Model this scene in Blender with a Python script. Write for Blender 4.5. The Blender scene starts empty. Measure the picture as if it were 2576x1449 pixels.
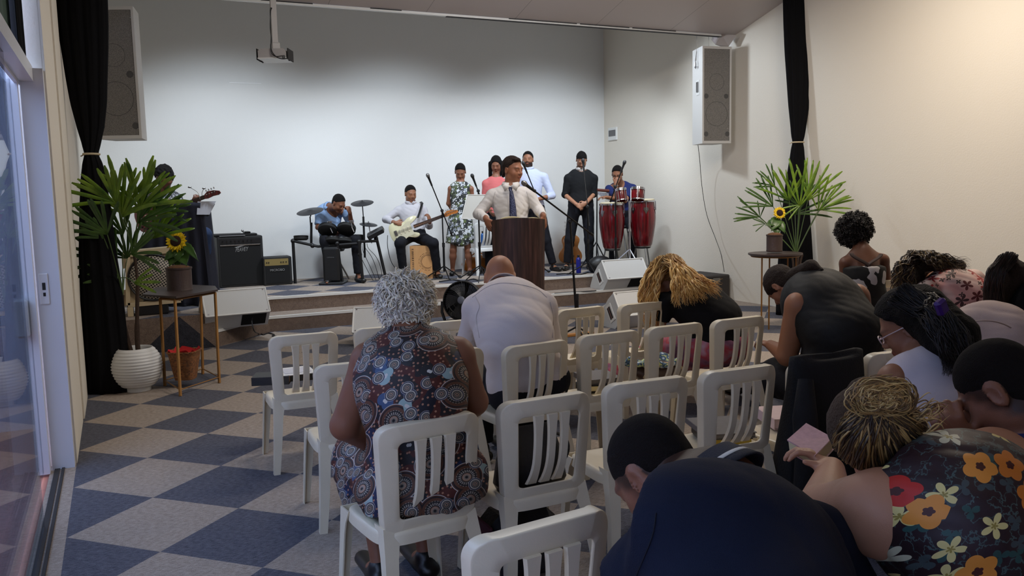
import bpy, math, random
import numpy as np
from mathutils import Vector, Matrix
random.seed(7); rng = np.random.default_rng(7)
PI = math.pi
K = 0.87
# ---------------------------------------------------------------- camera model
FL, PITCH, ROLL, YAW, CH = 2111.17, .110292, -.0226541, .439317, 1.7047*K
_cy, _sy = math.cos(YAW), math.sin(YAW)
FW = np.array([_sy*math.cos(PITCH), _cy*math.cos(PITCH), -math.sin(PITCH)])
_rt = np.array([_cy, -_sy, 0.]); _up = np.cross(_rt, FW)
RT = math.cos(ROLL)*_rt + math.sin(ROLL)*_up
UP = -math.sin(ROLL)*_rt + math.cos(ROLL)*_up
CAM = np.array([0, 0, CH])
def _ray(x, y): return FW + RT*(x-1288)/FL - UP*(y-724.5)/FL
def at(x, y, D): return CAM + _ray(x, y)*D                 # a point of the room at distance D along the view axis
def atz(x, y, z=0.):
    d = _ray(x, y); return CAM + d*(z-CH)/d[2]
def aty(x, y, Y):
    d = _ray(x, y); return CAM + d*Y/d[1]
def atx(x, y, X):
    d = _ray(x, y); return CAM + d*X/d[0]
def depth(p): return float((np.array(p, float)-CAM) @ FW)

col = bpy.context.scene.collection
# ---------------------------------------------------------------- materials
MATS = {}
def srgb(c):
    return tuple((v/255/12.92 if v/255 <= .04045 else ((v/255+.055)/1.055)**2.4) for v in c)
def mat(name, c, rough=.6, metal=0., bump=0., bscale=60., var=0., vscale=8., spec=.5, coat=0., sheen=0., emis=None, es=1.):
    if name in MATS: return MATS[name]
    m = bpy.data.materials.new(name); m.use_nodes = True; nt = m.node_tree; N = nt.nodes; L = nt.links
    b = N['Principled BSDF']; rgb = srgb(c)
    b.inputs['Base Color'].default_value = (*rgb, 1); b.inputs['Roughness'].default_value = rough
    b.inputs['Metallic'].default_value = metal; b.inputs['Specular IOR Level'].default_value = spec
    b.inputs['Coat Weight'].default_value = coat
    if sheen: b.inputs['Sheen Weight'].default_value = sheen
    if emis: b.inputs['Emission Color'].default_value = (*srgb(emis), 1); b.inputs['Emission Strength'].default_value = es
    tc = N.new('ShaderNodeTexCoord')
    if var:
        n = N.new('ShaderNodeTexNoise'); n.inputs['Scale'].default_value = vscale; n.inputs['Detail'].default_value = 4
        L.new(tc.outputs['Object'], n.inputs['Vector'])
        mx = N.new('ShaderNodeMix'); mx.data_type = 'RGBA'
        mx.inputs[6].default_value = (*[v*(1-var) for v in rgb], 1); mx.inputs[7].default_value = (*[min(1, v*(1+var)) for v in rgb], 1)
        L.new(n.outputs['Fac'], mx.inputs[0]); L.new(mx.outputs[2], b.inputs['Base Color'])
    if bump:
        n = N.new('ShaderNodeTexNoise'); n.inputs['Scale'].default_value = bscale; n.inputs['Detail'].default_value = 3
        L.new(tc.outputs['Object'], n.inputs['Vector'])
        bp = N.new('ShaderNodeBump'); bp.inputs['Strength'].default_value = bump; bp.inputs['Distance'].default_value = .01
        L.new(n.outputs['Fac'], bp.inputs['Height']); L.new(bp.outputs['Normal'], b.inputs['Normal'])
    MATS[name] = m; return m
class NT:
    """tiny node helper"""
    def __init__(s, name):
        s.m = bpy.data.materials.new(name); s.m.use_nodes = True; s.t = s.m.node_tree; s.b = s.t.nodes['Principled BSDF']; MATS[name] = s.m
    def n(s, typ, **kw):
        nd = s.t.nodes.new(typ)
        for k, v in kw.items(): setattr(nd, k, v)
        return nd
    def link(s, a, b): s.t.links.new(a, b)
    def math(s, op, a, b=None, c=None):
        nd = s.n('ShaderNodeMath', operation=op)
        for i, v in enumerate((a, b, c)):
            if v is None: continue
            if isinstance(v, (int, float)): nd.inputs[i].default_value = v
            else: s.link(v, nd.inputs[i])
        return nd.outputs[0]
    def mix(s, f, a, b):
        nd = s.n('ShaderNodeMix', data_type='RGBA')
        for i, v in ((0, f), (6, a), (7, b)):
            if isinstance(v, (int, float)): nd.inputs[i].default_value = v
            elif isinstance(v, tuple): nd.inputs[i].default_value = (*srgb(v), 1)
            else: s.link(v, nd.inputs[i])
        return nd.outputs[2]
    def ramp(s, f, stops, interp='CONSTANT'):
        nd = s.n('ShaderNodeValToRGB'); cr = nd.color_ramp; cr.interpolation = interp
        while len(cr.elements) < len(stops): cr.elements.new(.5)
        for e, (p, c) in zip(cr.elements, stops): e.position = p; e.color = (*srgb(c), 1)
        s.link(f, nd.inputs[0]); return nd.outputs[0]
    def coord(s, kind='Object'): return s.n('ShaderNodeTexCoord').outputs[kind]
    def noise(s, v, scale, detail=3, out='Fac'):
        nd = s.n('ShaderNodeTexNoise'); nd.inputs['Scale'].default_value = scale; nd.inputs['Detail'].default_value = detail
        s.link(v, nd.inputs['Vector']); return nd.outputs[out]
    def voro(s, v, scale, out='Distance', feature='F1'):
        nd = s.n('ShaderNodeTexVoronoi', feature=feature); nd.inputs['Scale'].default_value = scale
        s.link(v, nd.inputs['Vector']); return nd.outputs[out]
    def bump(s, h, st=.3, dist=.01):
        bp = s.n('ShaderNodeBump'); bp.inputs['Strength'].default_value = st; bp.inputs['Distance'].default_value = dist
        s.link(h, bp.inputs['Height']); s.link(bp.outputs[0], s.b.inputs['Normal'])
# ---------------------------------------------------------------- mesh builder
def vec(p): return np.array(p, float)
def frame(d, ref=(0, 0, 1)):
    d = vec(d); d = d/np.linalg.norm(d); r = vec(ref)
    if abs(d @ r) > .98: r = vec((1, 0, 0))
    a = np.cross(r, d); a /= np.linalg.norm(a); return a, np.cross(d, a), d
class MB:
    def __init__(s): s.v = []; s.f = []
    def add(s, vs, fs):
        o = len(s.v); s.v += [tuple(map(float, v)) for v in vs]; s.f += [tuple(i+o for i in f) for f in fs]; return s
    def box(s, lo, hi, M=None):
        x0, y0, z0 = lo; x1, y1, z1 = hi
        vs = [(x0, y0, z0), (x1, y0, z0), (x1, y1, z0), (x0, y1, z0), (x0, y0, z1), (x1, y0, z1), (x1, y1, z1), (x0, y1, z1)]
        if M is not None: vs = [M @ Vector(v) for v in vs]
        return s.add(vs, [(0, 3, 2, 1), (4, 5, 6, 7), (0, 1, 5, 4), (1, 2, 6, 5), (2, 3, 7, 6), (3, 0, 4, 7)])
    def rbox(s, lo, hi, r=.01, M=None):
        """box with chamfered edges"""
        lo = vec(lo); hi = vec(hi); r = min(r, *((hi-lo)/2.01)); vs = []; idx = {}
        for sx in (0, 1):
            for sy in (0, 1):
                for sz in (0, 1):
                    c = [hi[0] if sx else lo[0], hi[1] if sy else lo[1], hi[2] if sz else lo[2]]
                    for a in range(3):
                        p = list(c)
                        for b in range(3):
                            if b != a: p[b] += -r if (sx, sy, sz)[b] else r
                        idx[(sx, sy, sz, a)] = len(vs); vs.append(p)
        fs = []
        for a in range(3):
            b, c = (a+1) % 3, (a+2) % 3
            for sgn in (0, 1):
                q = []
                for (i, j) in ((0, 0), (1, 0), (1, 1), (0, 1)):
                    k = [0, 0, 0]; k[a] = sgn; k[b] = i; k[c] = j; q.append(idx[(*k, a)])
                fs.append(q if sgn else q[::-1])
            for i in (0, 1):
                for j in (0, 1):
                    k0 = [0, 0, 0]; k0[b] = i; k0[c] = j; k1 = list(k0); k1[a] = 1
                    q = [idx[(*k0, b)], idx[(*k1, b)], idx[(*k1, c)], idx[(*k0, c)]]
                    fs.append(q if (i ^ j) else q[::-1])
        for sx in (0, 1):
            for sy in (0, 1):
                for sz in (0, 1):
                    q = [idx[(sx, sy, sz, a)] for a in range(3)]
                    fs.append(q if (sx+sy+sz) % 2 else q[::-1])
        if M is not None: vs = [M @ Vector(v) for v in vs]
        return s.add(vs, fs)
    def cyl(s, p0, p1, r0, r1=None, n=16, caps=True):
        r1 = r0 if r1 is None else r1
        return s.tube([p0, p1], [r0, r1], n, caps)
    def tube(s, pts, r, n=8, caps=True, flat=1.):
        pts = [vec(p) for p in pts]; m = len(pts)
        rs = [r]*m if isinstance(r, (int, float)) else list(r)
        vs = []; fs = []; a = None
        for i, p in enumerate(pts):
            d = pts[min(i+1, m-1)]-pts[max(i-1, 0)]; nd = np.linalg.norm(d); d = d/nd if nd > 0 else vec((0, 0, 1))
            if a is None: a = frame(d)[0]
            a = a-d*(a @ d); na = np.linalg.norm(a); a = a/na if na > 1e-6 else frame(d)[0]
            b = np.cross(d, a)
            for k in range(n):
                t = 2*PI*k/n; vs.append(p+rs[i]*(a*math.cos(t)+b*flat*math.sin(t)))
        for i in range(m-1):
            for k in range(n): fs.append((i*n+k, i*n+(k+1) % n, (i+1)*n+(k+1) % n, (i+1)*n+k))
        if caps: fs.append(tuple(range(n))[::-1]); fs.append(tuple((m-1)*n+k for k in range(n)))
        return s.add(vs, fs)
    def lathe(s, prof, n=32, o=(0, 0, 0), axis=None, caps=False):
        """prof: (radius, height) along axis"""
        A, B, D = (vec((1, 0, 0)), vec((0, 1, 0)), vec((0, 0, 1))) if axis is None else frame(axis)
        o = vec(o); vs = []; fs = []
        for r, h in prof:
            for k in range(n):
                t = 2*PI*k/n; vs.append(o+D*h+r*(A*math.cos(t)+B*math.sin(t)))
        for i in range(len(prof)-1):
            for k in range(n): fs.append((i*n+k, i*n+(k+1) % n, (i+1)*n+(k+1) % n, (i+1)*n+k))
        if caps: fs.append(tuple(range(n))[::-1]); fs.append(tuple((len(prof)-1)*n+k for k in range(n)))
        return s.add(vs, fs)
    def ell(s, c, r, M=None, n=16, m=10):
        c = vec(c); r = vec(r) if not isinstance(r, (int, float)) else vec((r, r, r)); vs = []; fs = []
        for i in range(m+1):
            ph = PI*i/m
            for k in range(n):
                t = 2*PI*k/n; p = vec((math.sin(ph)*math.cos(t), math.sin(ph)*math.sin(t), math.cos(ph)))*r
                if M is not None: p = M @ p
                vs.append(c+p)
        for i in range(m):
            for k in range(n): fs.append((i*n+k, (i+1)*n+k, (i+1)*n+(k+1) % n, i*n+(k+1) % n))
        return s.add(vs, fs)
    def prism(s, poly, o, ax, ay, ext):
        """extrude 2D polygon given in (ax, ay) by vector ext"""
        o, ax, ay, ext = vec(o), vec(ax), vec(ay), vec(ext); n = len(poly)
        A = [o+ax*p[0]+ay*p[1] for p in poly]; vs = A+[a+ext for a in A]
        fs = [tuple(range(n))[::-1], tuple(range(n, 2*n))]+[(i, (i+1) % n, n+(i+1) % n, n+i) for i in range(n)]
        if np.cross(ax, ay) @ ext < 0: fs = [f[::-1] for f in fs]
        return s.add(vs, fs)
    def sheet(s, G, th=0.):
        """grid of points G[i][j] as a sheet, optional thickness"""
        G = np.array(G, float); a, b = G.shape[:2]
        vs = G.reshape(-1, 3); fs = [(i*b+j, (i+1)*b+j, (i+1)*b+j+1, i*b+j+1) for i in range(a-1) for j in range(b-1)]
        if not th: return s.add(vs, fs)
        nn = np.cross(np.gradient(G, axis=0), np.gradient(G, axis=1)); nn /= np.linalg.norm(nn, axis=2, keepdims=True)+1e-12
        V2 = (G-nn*th).reshape(-1, 3); o = a*b
        f2 = [tuple(i+o for i in f[::-1]) for f in fs]
        rim = [i*b for i in range(a)]+[(a-1)*b+j for j in range(1, b)]+[i*b+b-1 for i in range(a-2, -1, -1)]+[j for j in range(b-2, 0, -1)]
        f3 = [(rim[i], rim[i]+o, rim[(i+1) % len(rim)]+o, rim[(i+1) % len(rim)]) for i in range(len(rim))]
        f3 = [f[::-1] for f in f3]
        return s.add(list(vs)+list(V2), fs+f2+f3)
    def build(s, name, m, parent=None, smooth=True, angle=35, loc=None):
        me = bpy.data.meshes.new(name); me.from_pydata(s.v, [], s.f); me.update()
        return finish(me, name, m, parent, smooth, angle)
def finish(me, name, m, parent=None, smooth=True, angle=35):
    import bmesh
    bm = bmesh.new(); bm.from_mesh(me); bmesh.ops.recalc_face_normals(bm, faces=bm.faces); bm.to_mesh(me); bm.free()
    for mm in (m if isinstance(m, (list, tuple)) else [m]): me.materials.append(mm)
    if smooth:
        me.shade_smooth()
        if angle: me.set_sharp_from_angle(angle=math.radians(angle))
    o = bpy.data.objects.new(name, me); col.objects.link(o)
    if parent is not None: o.parent = parent; o.matrix_parent_inverse = Matrix.Translation(-parent.location) if False else Matrix.Identity(4)
    if parent is not None:
        # geometry is written in world space: bring it into the parent's frame
        Mi = world(parent).inverted(); me.transform(Mi)
    return o
def world(o):
    M = Matrix.LocRotScale(o.location, o.rotation_euler, o.scale)
    return world(o.parent) @ M if o.parent else M
def tag(o, label=None, cat=None, group=None, kind=None):
    if label: o['label'] = label
    if cat: o['category'] = cat
    if group: o['group'] = group
    if kind: o['kind'] = kind
    return o
def thing(name, label, cat, loc=(0, 0, 0), rz=0., group=None):
    o = bpy.data.objects.new(name, None); o.empty_display_size = .1; col.objects.link(o)
    o.location = tuple(map(float, loc)); o.rotation_euler = (0, 0, rz); return tag(o, label, cat, group)
def copy_tree(o, parent=None):
    c = o.copy(); col.objects.link(c)
    if parent is not None: c.parent = parent
    for ch in list(o.children): copy_tree(ch, c)
    return c
def bez(p0, p1, p2, p3, n=16):
    p0, p1, p2, p3 = map(vec, (p0, p1, p2, p3)); return [p0*(1-t)**3+3*p1*t*(1-t)**2+3*p2*t*t*(1-t)+p3*t**3 for t in np.linspace(0, 1, n)]
def spline(P, n=8):
    P = [vec(p) for p in P]; P = [2*P[0]-P[1]]+P+[2*P[-1]-P[-2]]; out = []
    for i in range(1, len(P)-2):
        for t in np.linspace(0, 1, n, endpoint=False):
            a, b, c, d = P[i-1], P[i], P[i+1], P[i+2]
            out.append(.5*((2*b)+(c-a)*t+(2*a-5*b+4*c-d)*t*t+(3*b-a-3*c+d)*t**3))
    out.append(P[-2]); return out
# ================================================================ THE ROOM
XL, XR, YB = -.30, 8.64*K, 14.05*K
TILE = .6*K; HD = TILE*math.sqrt(2)/2; OX, OY = -.3304*K, 7.3056*K
S1, S2 = .2*K, .4*K                        # step and stage heights
YW, Y1, Y2 = 10.33*K, 11.15*K, 11.62*K      # wing front, lower riser, upper riser
XW = .985*K
def carpet(name, border=True):
    t = NT(name); c = t.coord('Object'); sp = t.n('ShaderNodeSeparateXYZ'); t.link(c, sp.inputs[0])
    # slightly irregular cut lines of the carpet tiles
    v = t.math('DIVIDE', t.math('SUBTRACT', sp.outputs[0], OX), HD); u = t.math('DIVIDE', t.math('SUBTRACT', OY, sp.outputs[1]), HD)
    a = t.math('MULTIPLY', t.math('ADD', v, u), .5); b = t.math('MULTIPLY', t.math('SUBTRACT', v, u), .5)
    par = t.math('FLOORED_MODULO', t.math('ADD', t.math('FLOOR', a), t.math('FLOOR', b)), 2.)
    f1 = t.noise(c, 260, 4); f2 = t.noise(c, 38, 4); vo = t.voro(c, 160)
    mp = t.n('ShaderNodeMapping'); mp.inputs['Rotation'].default_value = (0, 0, .6); mp.inputs['Scale'].default_value = (40, 170, 60); t.link(c, mp.inputs[0])
    st = t.noise(mp.outputs[0], 1., 5)
    spk = t.math('MULTIPLY', t.math('SUBTRACT', st, .5), 1.6)
    spk = t.math('ADD', spk, t.math('MULTIPLY', t.math('SUBTRACT', f1, .5), 1.4))
    spk = t.math('ADD', spk, t.math('MULTIPLY', t.math('SUBTRACT', f2, .5), .5))
    fac = t.n('ShaderNodeClamp'); t.link(t.math('ADD', spk, .5), fac.inputs[0])
    dark = t.mix(fac.outputs[0], (50, 50, 58), (112, 113, 124)); light = t.mix(fac.outputs[0], (118, 107, 99), (184, 171, 159))
    colr = t.mix(par, light, dark)
    if border:
        e = t.math('LESS_THAN', sp.outputs[0], OX-.004); colr = t.mix(e, colr, light)
    t.link(colr, t.b.inputs['Base Color']); t.b.inputs['Roughness'].default_value = .95; t.b.inputs['Specular IOR Level'].default_value = .15
    t.bump(st, .5, .008); return t.m
M_carpet = carpet('carpet_checker')
M_carpet2 = carpet('carpet_stage', False)
def plain_carpet(name, c0, c1):
    t = NT(name); c = t.coord('Object'); f = t.noise(c, 180, 4); g = t.noise(c, 25, 3)
    x = t.math('ADD', t.math('MULTIPLY', f, .75), t.math('MULTIPLY', g, .25)); cl = t.ramp(x, [(.35, c0), (.65, c1)], 'LINEAR')
    t.link(cl, t.b.inputs['Base Color']); t.b.inputs['Roughness'].default_value = .95; t.b.inputs['Specular IOR Level'].default_value = .15
    t.bump(f, .4); return t.m
M_riser = plain_carpet('carpet_riser_brown', (98, 84, 76), (138, 120, 108))
M_tri = plain_carpet('carpet_riser_dark', (40, 40, 46), (66, 66, 74))
M_wall = mat('wall_paint_white', (226, 226, 224), .75, bump=.12, bscale=90, spec=.3)
M_wall2 = mat('wall_paint_cream', (228, 221, 208), .75, bump=.15, bscale=70, spec=.3)
M_ceil = mat('ceiling_panel_white', (205, 198, 194), .6, spec=.3)
M_trimw = mat('white_painted_trim', (225, 225, 222), .4)
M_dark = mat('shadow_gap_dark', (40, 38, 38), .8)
M_black = mat('black_plastic', (20, 20, 22), .45)
M_blackm = mat('black_metal', (24, 24, 26), .35, metal=.4)
M_chrome = mat('chrome', (205, 205, 210), .2, metal=1.)
M_steel = mat('brushed_steel', (150, 150, 150), .35, metal=1.)
def struct(mb, name, m, **kw): return tag(mb.build(name, m, smooth=False, **kw), kind='structure')
# floor, with the doorway strip outside
f = MB(); f.add([(XL-.12, -3, 0), (XR, -3, 0), (XR, Y1, 0), (XW, Y1, 0), (XW, YB, 0), (XL-.12, YB, 0)], [(0, 1, 2, 3, 4, 5)])
f.add([(XL-.12, -3, -.12), (XR, -3, -.12), (XR, YB, -.12), (XL-.12, YB, -.12)], [(3, 2, 1, 0)])
struct(f, 'floor', M_carpet)
# stage: lower step with diagonal corner, upper platform, wing on the left
DG = (1.735*K, Y1)
step = MB(); step.add([], [])
poly = [(XW, YW), DG, (XR, Y1), (XR, Y2), (1.84*K, Y2), (XW, YW+.45)]
n = len(poly)
def slab(poly, z0, z1, top, side, name, tri=None):
    e = thing(name, None, None); n = len(poly)
    MB().add([(x, y, z1) for x, y in poly], [tuple(range(n))]).build('carpet_top', top, e, smooth=False)
    MB().add([(x, y, z) for z in (z0, z1) for x, y in poly], [(i, (i+1) % n, n+(i+1) % n, n+i) for i in range(n)]).build('riser', side, e, smooth=False)
    return tag(e, kind='structure')
lower = slab(poly, 0, S1, plain_carpet('carpet_tread', (118, 106, 98), (168, 154, 142)), M_riser, 'trim_1')
up_poly = [(XL, YW), (XW, YW), (XW, YW+.45), (1.84*K, Y2), (XR, Y2), (XR, YB), (XL, YB)]
stage = slab(up_poly, 0, S2, M_carpet2, M_riser, 'trim_2')
# dark carpet triangle let into the wing's front
tr = MB(); xa, xb = .20*K, XW; xm = .60*K
tr.prism([(xa-.03, .001), (xb, .001), (xm, S2-.004)], (0, YW-.0015, 0), (1, 0, 0), (0, 0, 1), (0, .002, 0)); tr.build('riser_triangle', M_tri, stage, smooth=False)
# white metal nosings
def nosing(a, b, z, name='nosing', par=None, w=.035):
    a, b = vec((*a, z)), vec((*b, z)); d = (b-a)/np.linalg.norm(b-a); nrm = vec((d[1], -d[0], 0))
    m = MB(); m.add([a-nrm*w+vec((0, 0, .003)), b-nrm*w+vec((0, 0, .003)), b+nrm*.008+vec((0, 0, .003)), a+nrm*.008+vec((0, 0, .003)), a+nrm*.008-vec((0, 0, .026)), b+nrm*.008-vec((0, 0, .026)), b+nrm*0-vec((0, 0, .026)), a+nrm*0-vec((0, 0, .026))],
          [(0, 1, 2, 3), (3, 2, 5, 4), (4, 5, 6, 7)]); return m.build(name, M_trimw, par, smooth=False)
nosing((XW, YW), DG, S1, par=lower); nosing(DG, (XR, Y1), S1, par=lower)
nosing((XW, YW+.45), (1.84*K, Y2), S2, par=stage); nosing((1.84*K, Y2), (XR, Y2), S2, par=stage)
# walls
ZC, YC, SL = 4.02*K, 10.29*K, .27           # ceiling edge height, position, slope towards the audience
def ceil_z(y): return ZC+(YC-y)*SL
TOP = 5.6
w = MB(); w.box((XL-.3, YB, 0), (XR+.2, YB+.15, TOP)); struct(w, 'wall_back', M_wall)
w = MB(); w.box((XR, -3, 0), (XR+.15, YB+.15, TOP+2.5)); struct(w, 'wall_right', M_wall2)
YJ, YJ0 = 6.15*K, 5.95*K                    # end of the left wall at the door
w = MB(); w.box((XL-.15, YJ, 0), (XL, YB, TOP+1.)); struct(w, 'wall_left', M_wall2)
w = MB(); w.box((XL-.15, -3, 0), (XL, -1.2, TOP+2)); struct(w, 'wall_left_front', M_wall2)
w = MB(); w.box((XL-.15, -1.2, 4.6), (XL, YJ, TOP+2)); struct(w, 'wall_left_lintel', M_wall2)
w = MB(); w.box((XL-.3, -3.15, 0), (XR+.2, -3, TOP+2.5)); struct(w, 'wall_rear', M_wall2)
# pilaster ribs on the left wall
w = MB(); w.box((XL-.001, YJ, 0), (XL+.012, 7.35*K, TOP)); w.box((XL-.001, 7.42*K, 0), (XL+.02, 8.3*K, TOP)); struct(w, 'trim_3', M_wall2)
# sloping ceiling made of panels with thin seams
t = NT('ceiling_panels'); c = t.coord('Object'); sp = t.n('ShaderNodeSeparateXYZ'); t.link(c, sp.inputs[0])
fr = t.math('FLOORED_MODULO', sp.outputs[0], 1.08); ln = t.math('LESS_THAN', fr, .007)
cl = t.mix(ln, (198, 188, 184), (150, 142, 138)); t.link(cl, t.b.inputs['Base Color']); t.b.inputs['Roughness'].default_value = .55
w = MB(); zz = lambda y: ceil_z(y)
w.add([(XL-.15, YC, ZC), (XR, YC, ZC), (XR, -3, zz(-3)), (XL-.15, -3, zz(-3)), (XL-.15, YC, ZC+.08), (XR, YC, ZC+.08), (XR, -3, zz(-3)+.08), (XL-.15, -3, zz(-3)+.08)],
      [(0, 1, 2, 3), (7, 6, 5, 4), (0, 4, 5, 1), (3, 2, 6, 7)]); struct(w, 'ceiling', t.m)
w = MB(); w.box((XL-.3, YC+.16, TOP-.1), (XR+.2, YB+.15, TOP)); w.box((XL-.3, YC+.08, ZC+.02), (XR+.2, YC+.2, TOP)); struct(w, 'ceiling_stage', M_wall)
# trim of the ceiling edge: shadow line and white batten
w = MB(); w.box((1.2*K, YC-.012, ZC-.028), (8.55*K, YC+.03, ZC-.004)); struct(w, 'trim_4', M_trimw)
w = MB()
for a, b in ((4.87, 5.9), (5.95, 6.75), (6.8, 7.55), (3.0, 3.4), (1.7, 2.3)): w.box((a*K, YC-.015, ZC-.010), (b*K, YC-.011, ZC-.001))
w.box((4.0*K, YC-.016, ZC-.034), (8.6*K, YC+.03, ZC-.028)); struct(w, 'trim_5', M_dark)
# ---------------------------------------------------------------- camera
cam = bpy.data.cameras.new('camera'); co = bpy.data.objects.new('camera', cam); col.objects.link(co); bpy.context.scene.camera = co
cam.sensor_width = 36; cam.sensor_fit = 'HORIZONTAL'; cam.lens = FL/2576*36; cam.clip_start = .05
co.matrix_world = Matrix(((RT[0], UP[0], -FW[0], CAM[0]), (RT[1], UP[1], -FW[1], CAM[1]), (RT[2], UP[2], -FW[2], CAM[2]), (0, 0, 0, 1)))
# ---------------------------------------------------------------- light
sc = bpy.context.scene
sc.view_settings.view_transform = 'Standard'; sc.view_settings.look = 'None'; sc.view_settings.exposure = -.12; sc.view_settings.gamma = 1.
wd = bpy.data.worlds.new('world'); sc.world = wd; wd.use_nodes = True
bg = wd.node_tree.nodes['Background']; bg.inputs[0].default_value = (.55, .68, 1., 1); bg.inputs[1].default_value = 4.2
def area(name, loc, tgt, sx, sy, e, c):
    l = bpy.data.lights.new(name, 'AREA'); l.shape = 'RECTANGLE'; l.size = sx; l.size_y = sy; l.energy = e; l.color = c
    o = bpy.data.objects.new(name, l); col.objects.link(o); o.location = loc
    o.rotation_euler = (Vector(tgt)-Vector(loc)).to_track_quat('-Z', 'Y').to_euler(); return o
def spot(name, loc, tgt, e, c, ang, blend, r=.08):
    l = bpy.data.lights.new(name, 'SPOT'); l.energy = e; l.color = c; l.spot_size = math.radians(ang); l.spot_blend = blend; l.shadow_soft_size = r
    o = bpy.data.objects.new(name, l); col.objects.link(o); o.location = loc
    o.rotation_euler = (Vector(tgt)-Vector(loc)).to_track_quat('-Z', 'Y').to_euler(); return o
COOL = (.79, .89, 1.); WARM = (1., .89, .75); DAY = (.62, .72, 1.)
for x in (1.2, 3.6, 6.0): spot('stage_spot', (x, 9.55, 3.7), (x+.35, 12.2, .15), 285, COOL, 104, .75, .15)
spot('stage_spot', (5.5, 9.5, 3.3), (7.5, 8.9, 1.9), 120, COOL, 100, .7, .1)
area('unseen_hall_light', (2.4, 5.6, 3.9), (2.6, 6.2, 0), 1.4, .4, 52, (1., .94, .86))
area('unseen_hall_light', (4.2, 6.9, 3.75), (4.2, 7.6, .6), 1.4, .4, 36, (.97, .98, 1.))  # unseen lamp, added to brighten the preacher's shirt at the lectern
area('unseen_hall_light', (5.9, 5.0, 3.9), (6.3, 5.0, 0), 1.4, .4, 88, (1., .87, .72))
area('unseen_hall_light', (2.0, .2, 4.6), (2.0, .5, 0), 1.4, .4, 8, WARM)
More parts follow.
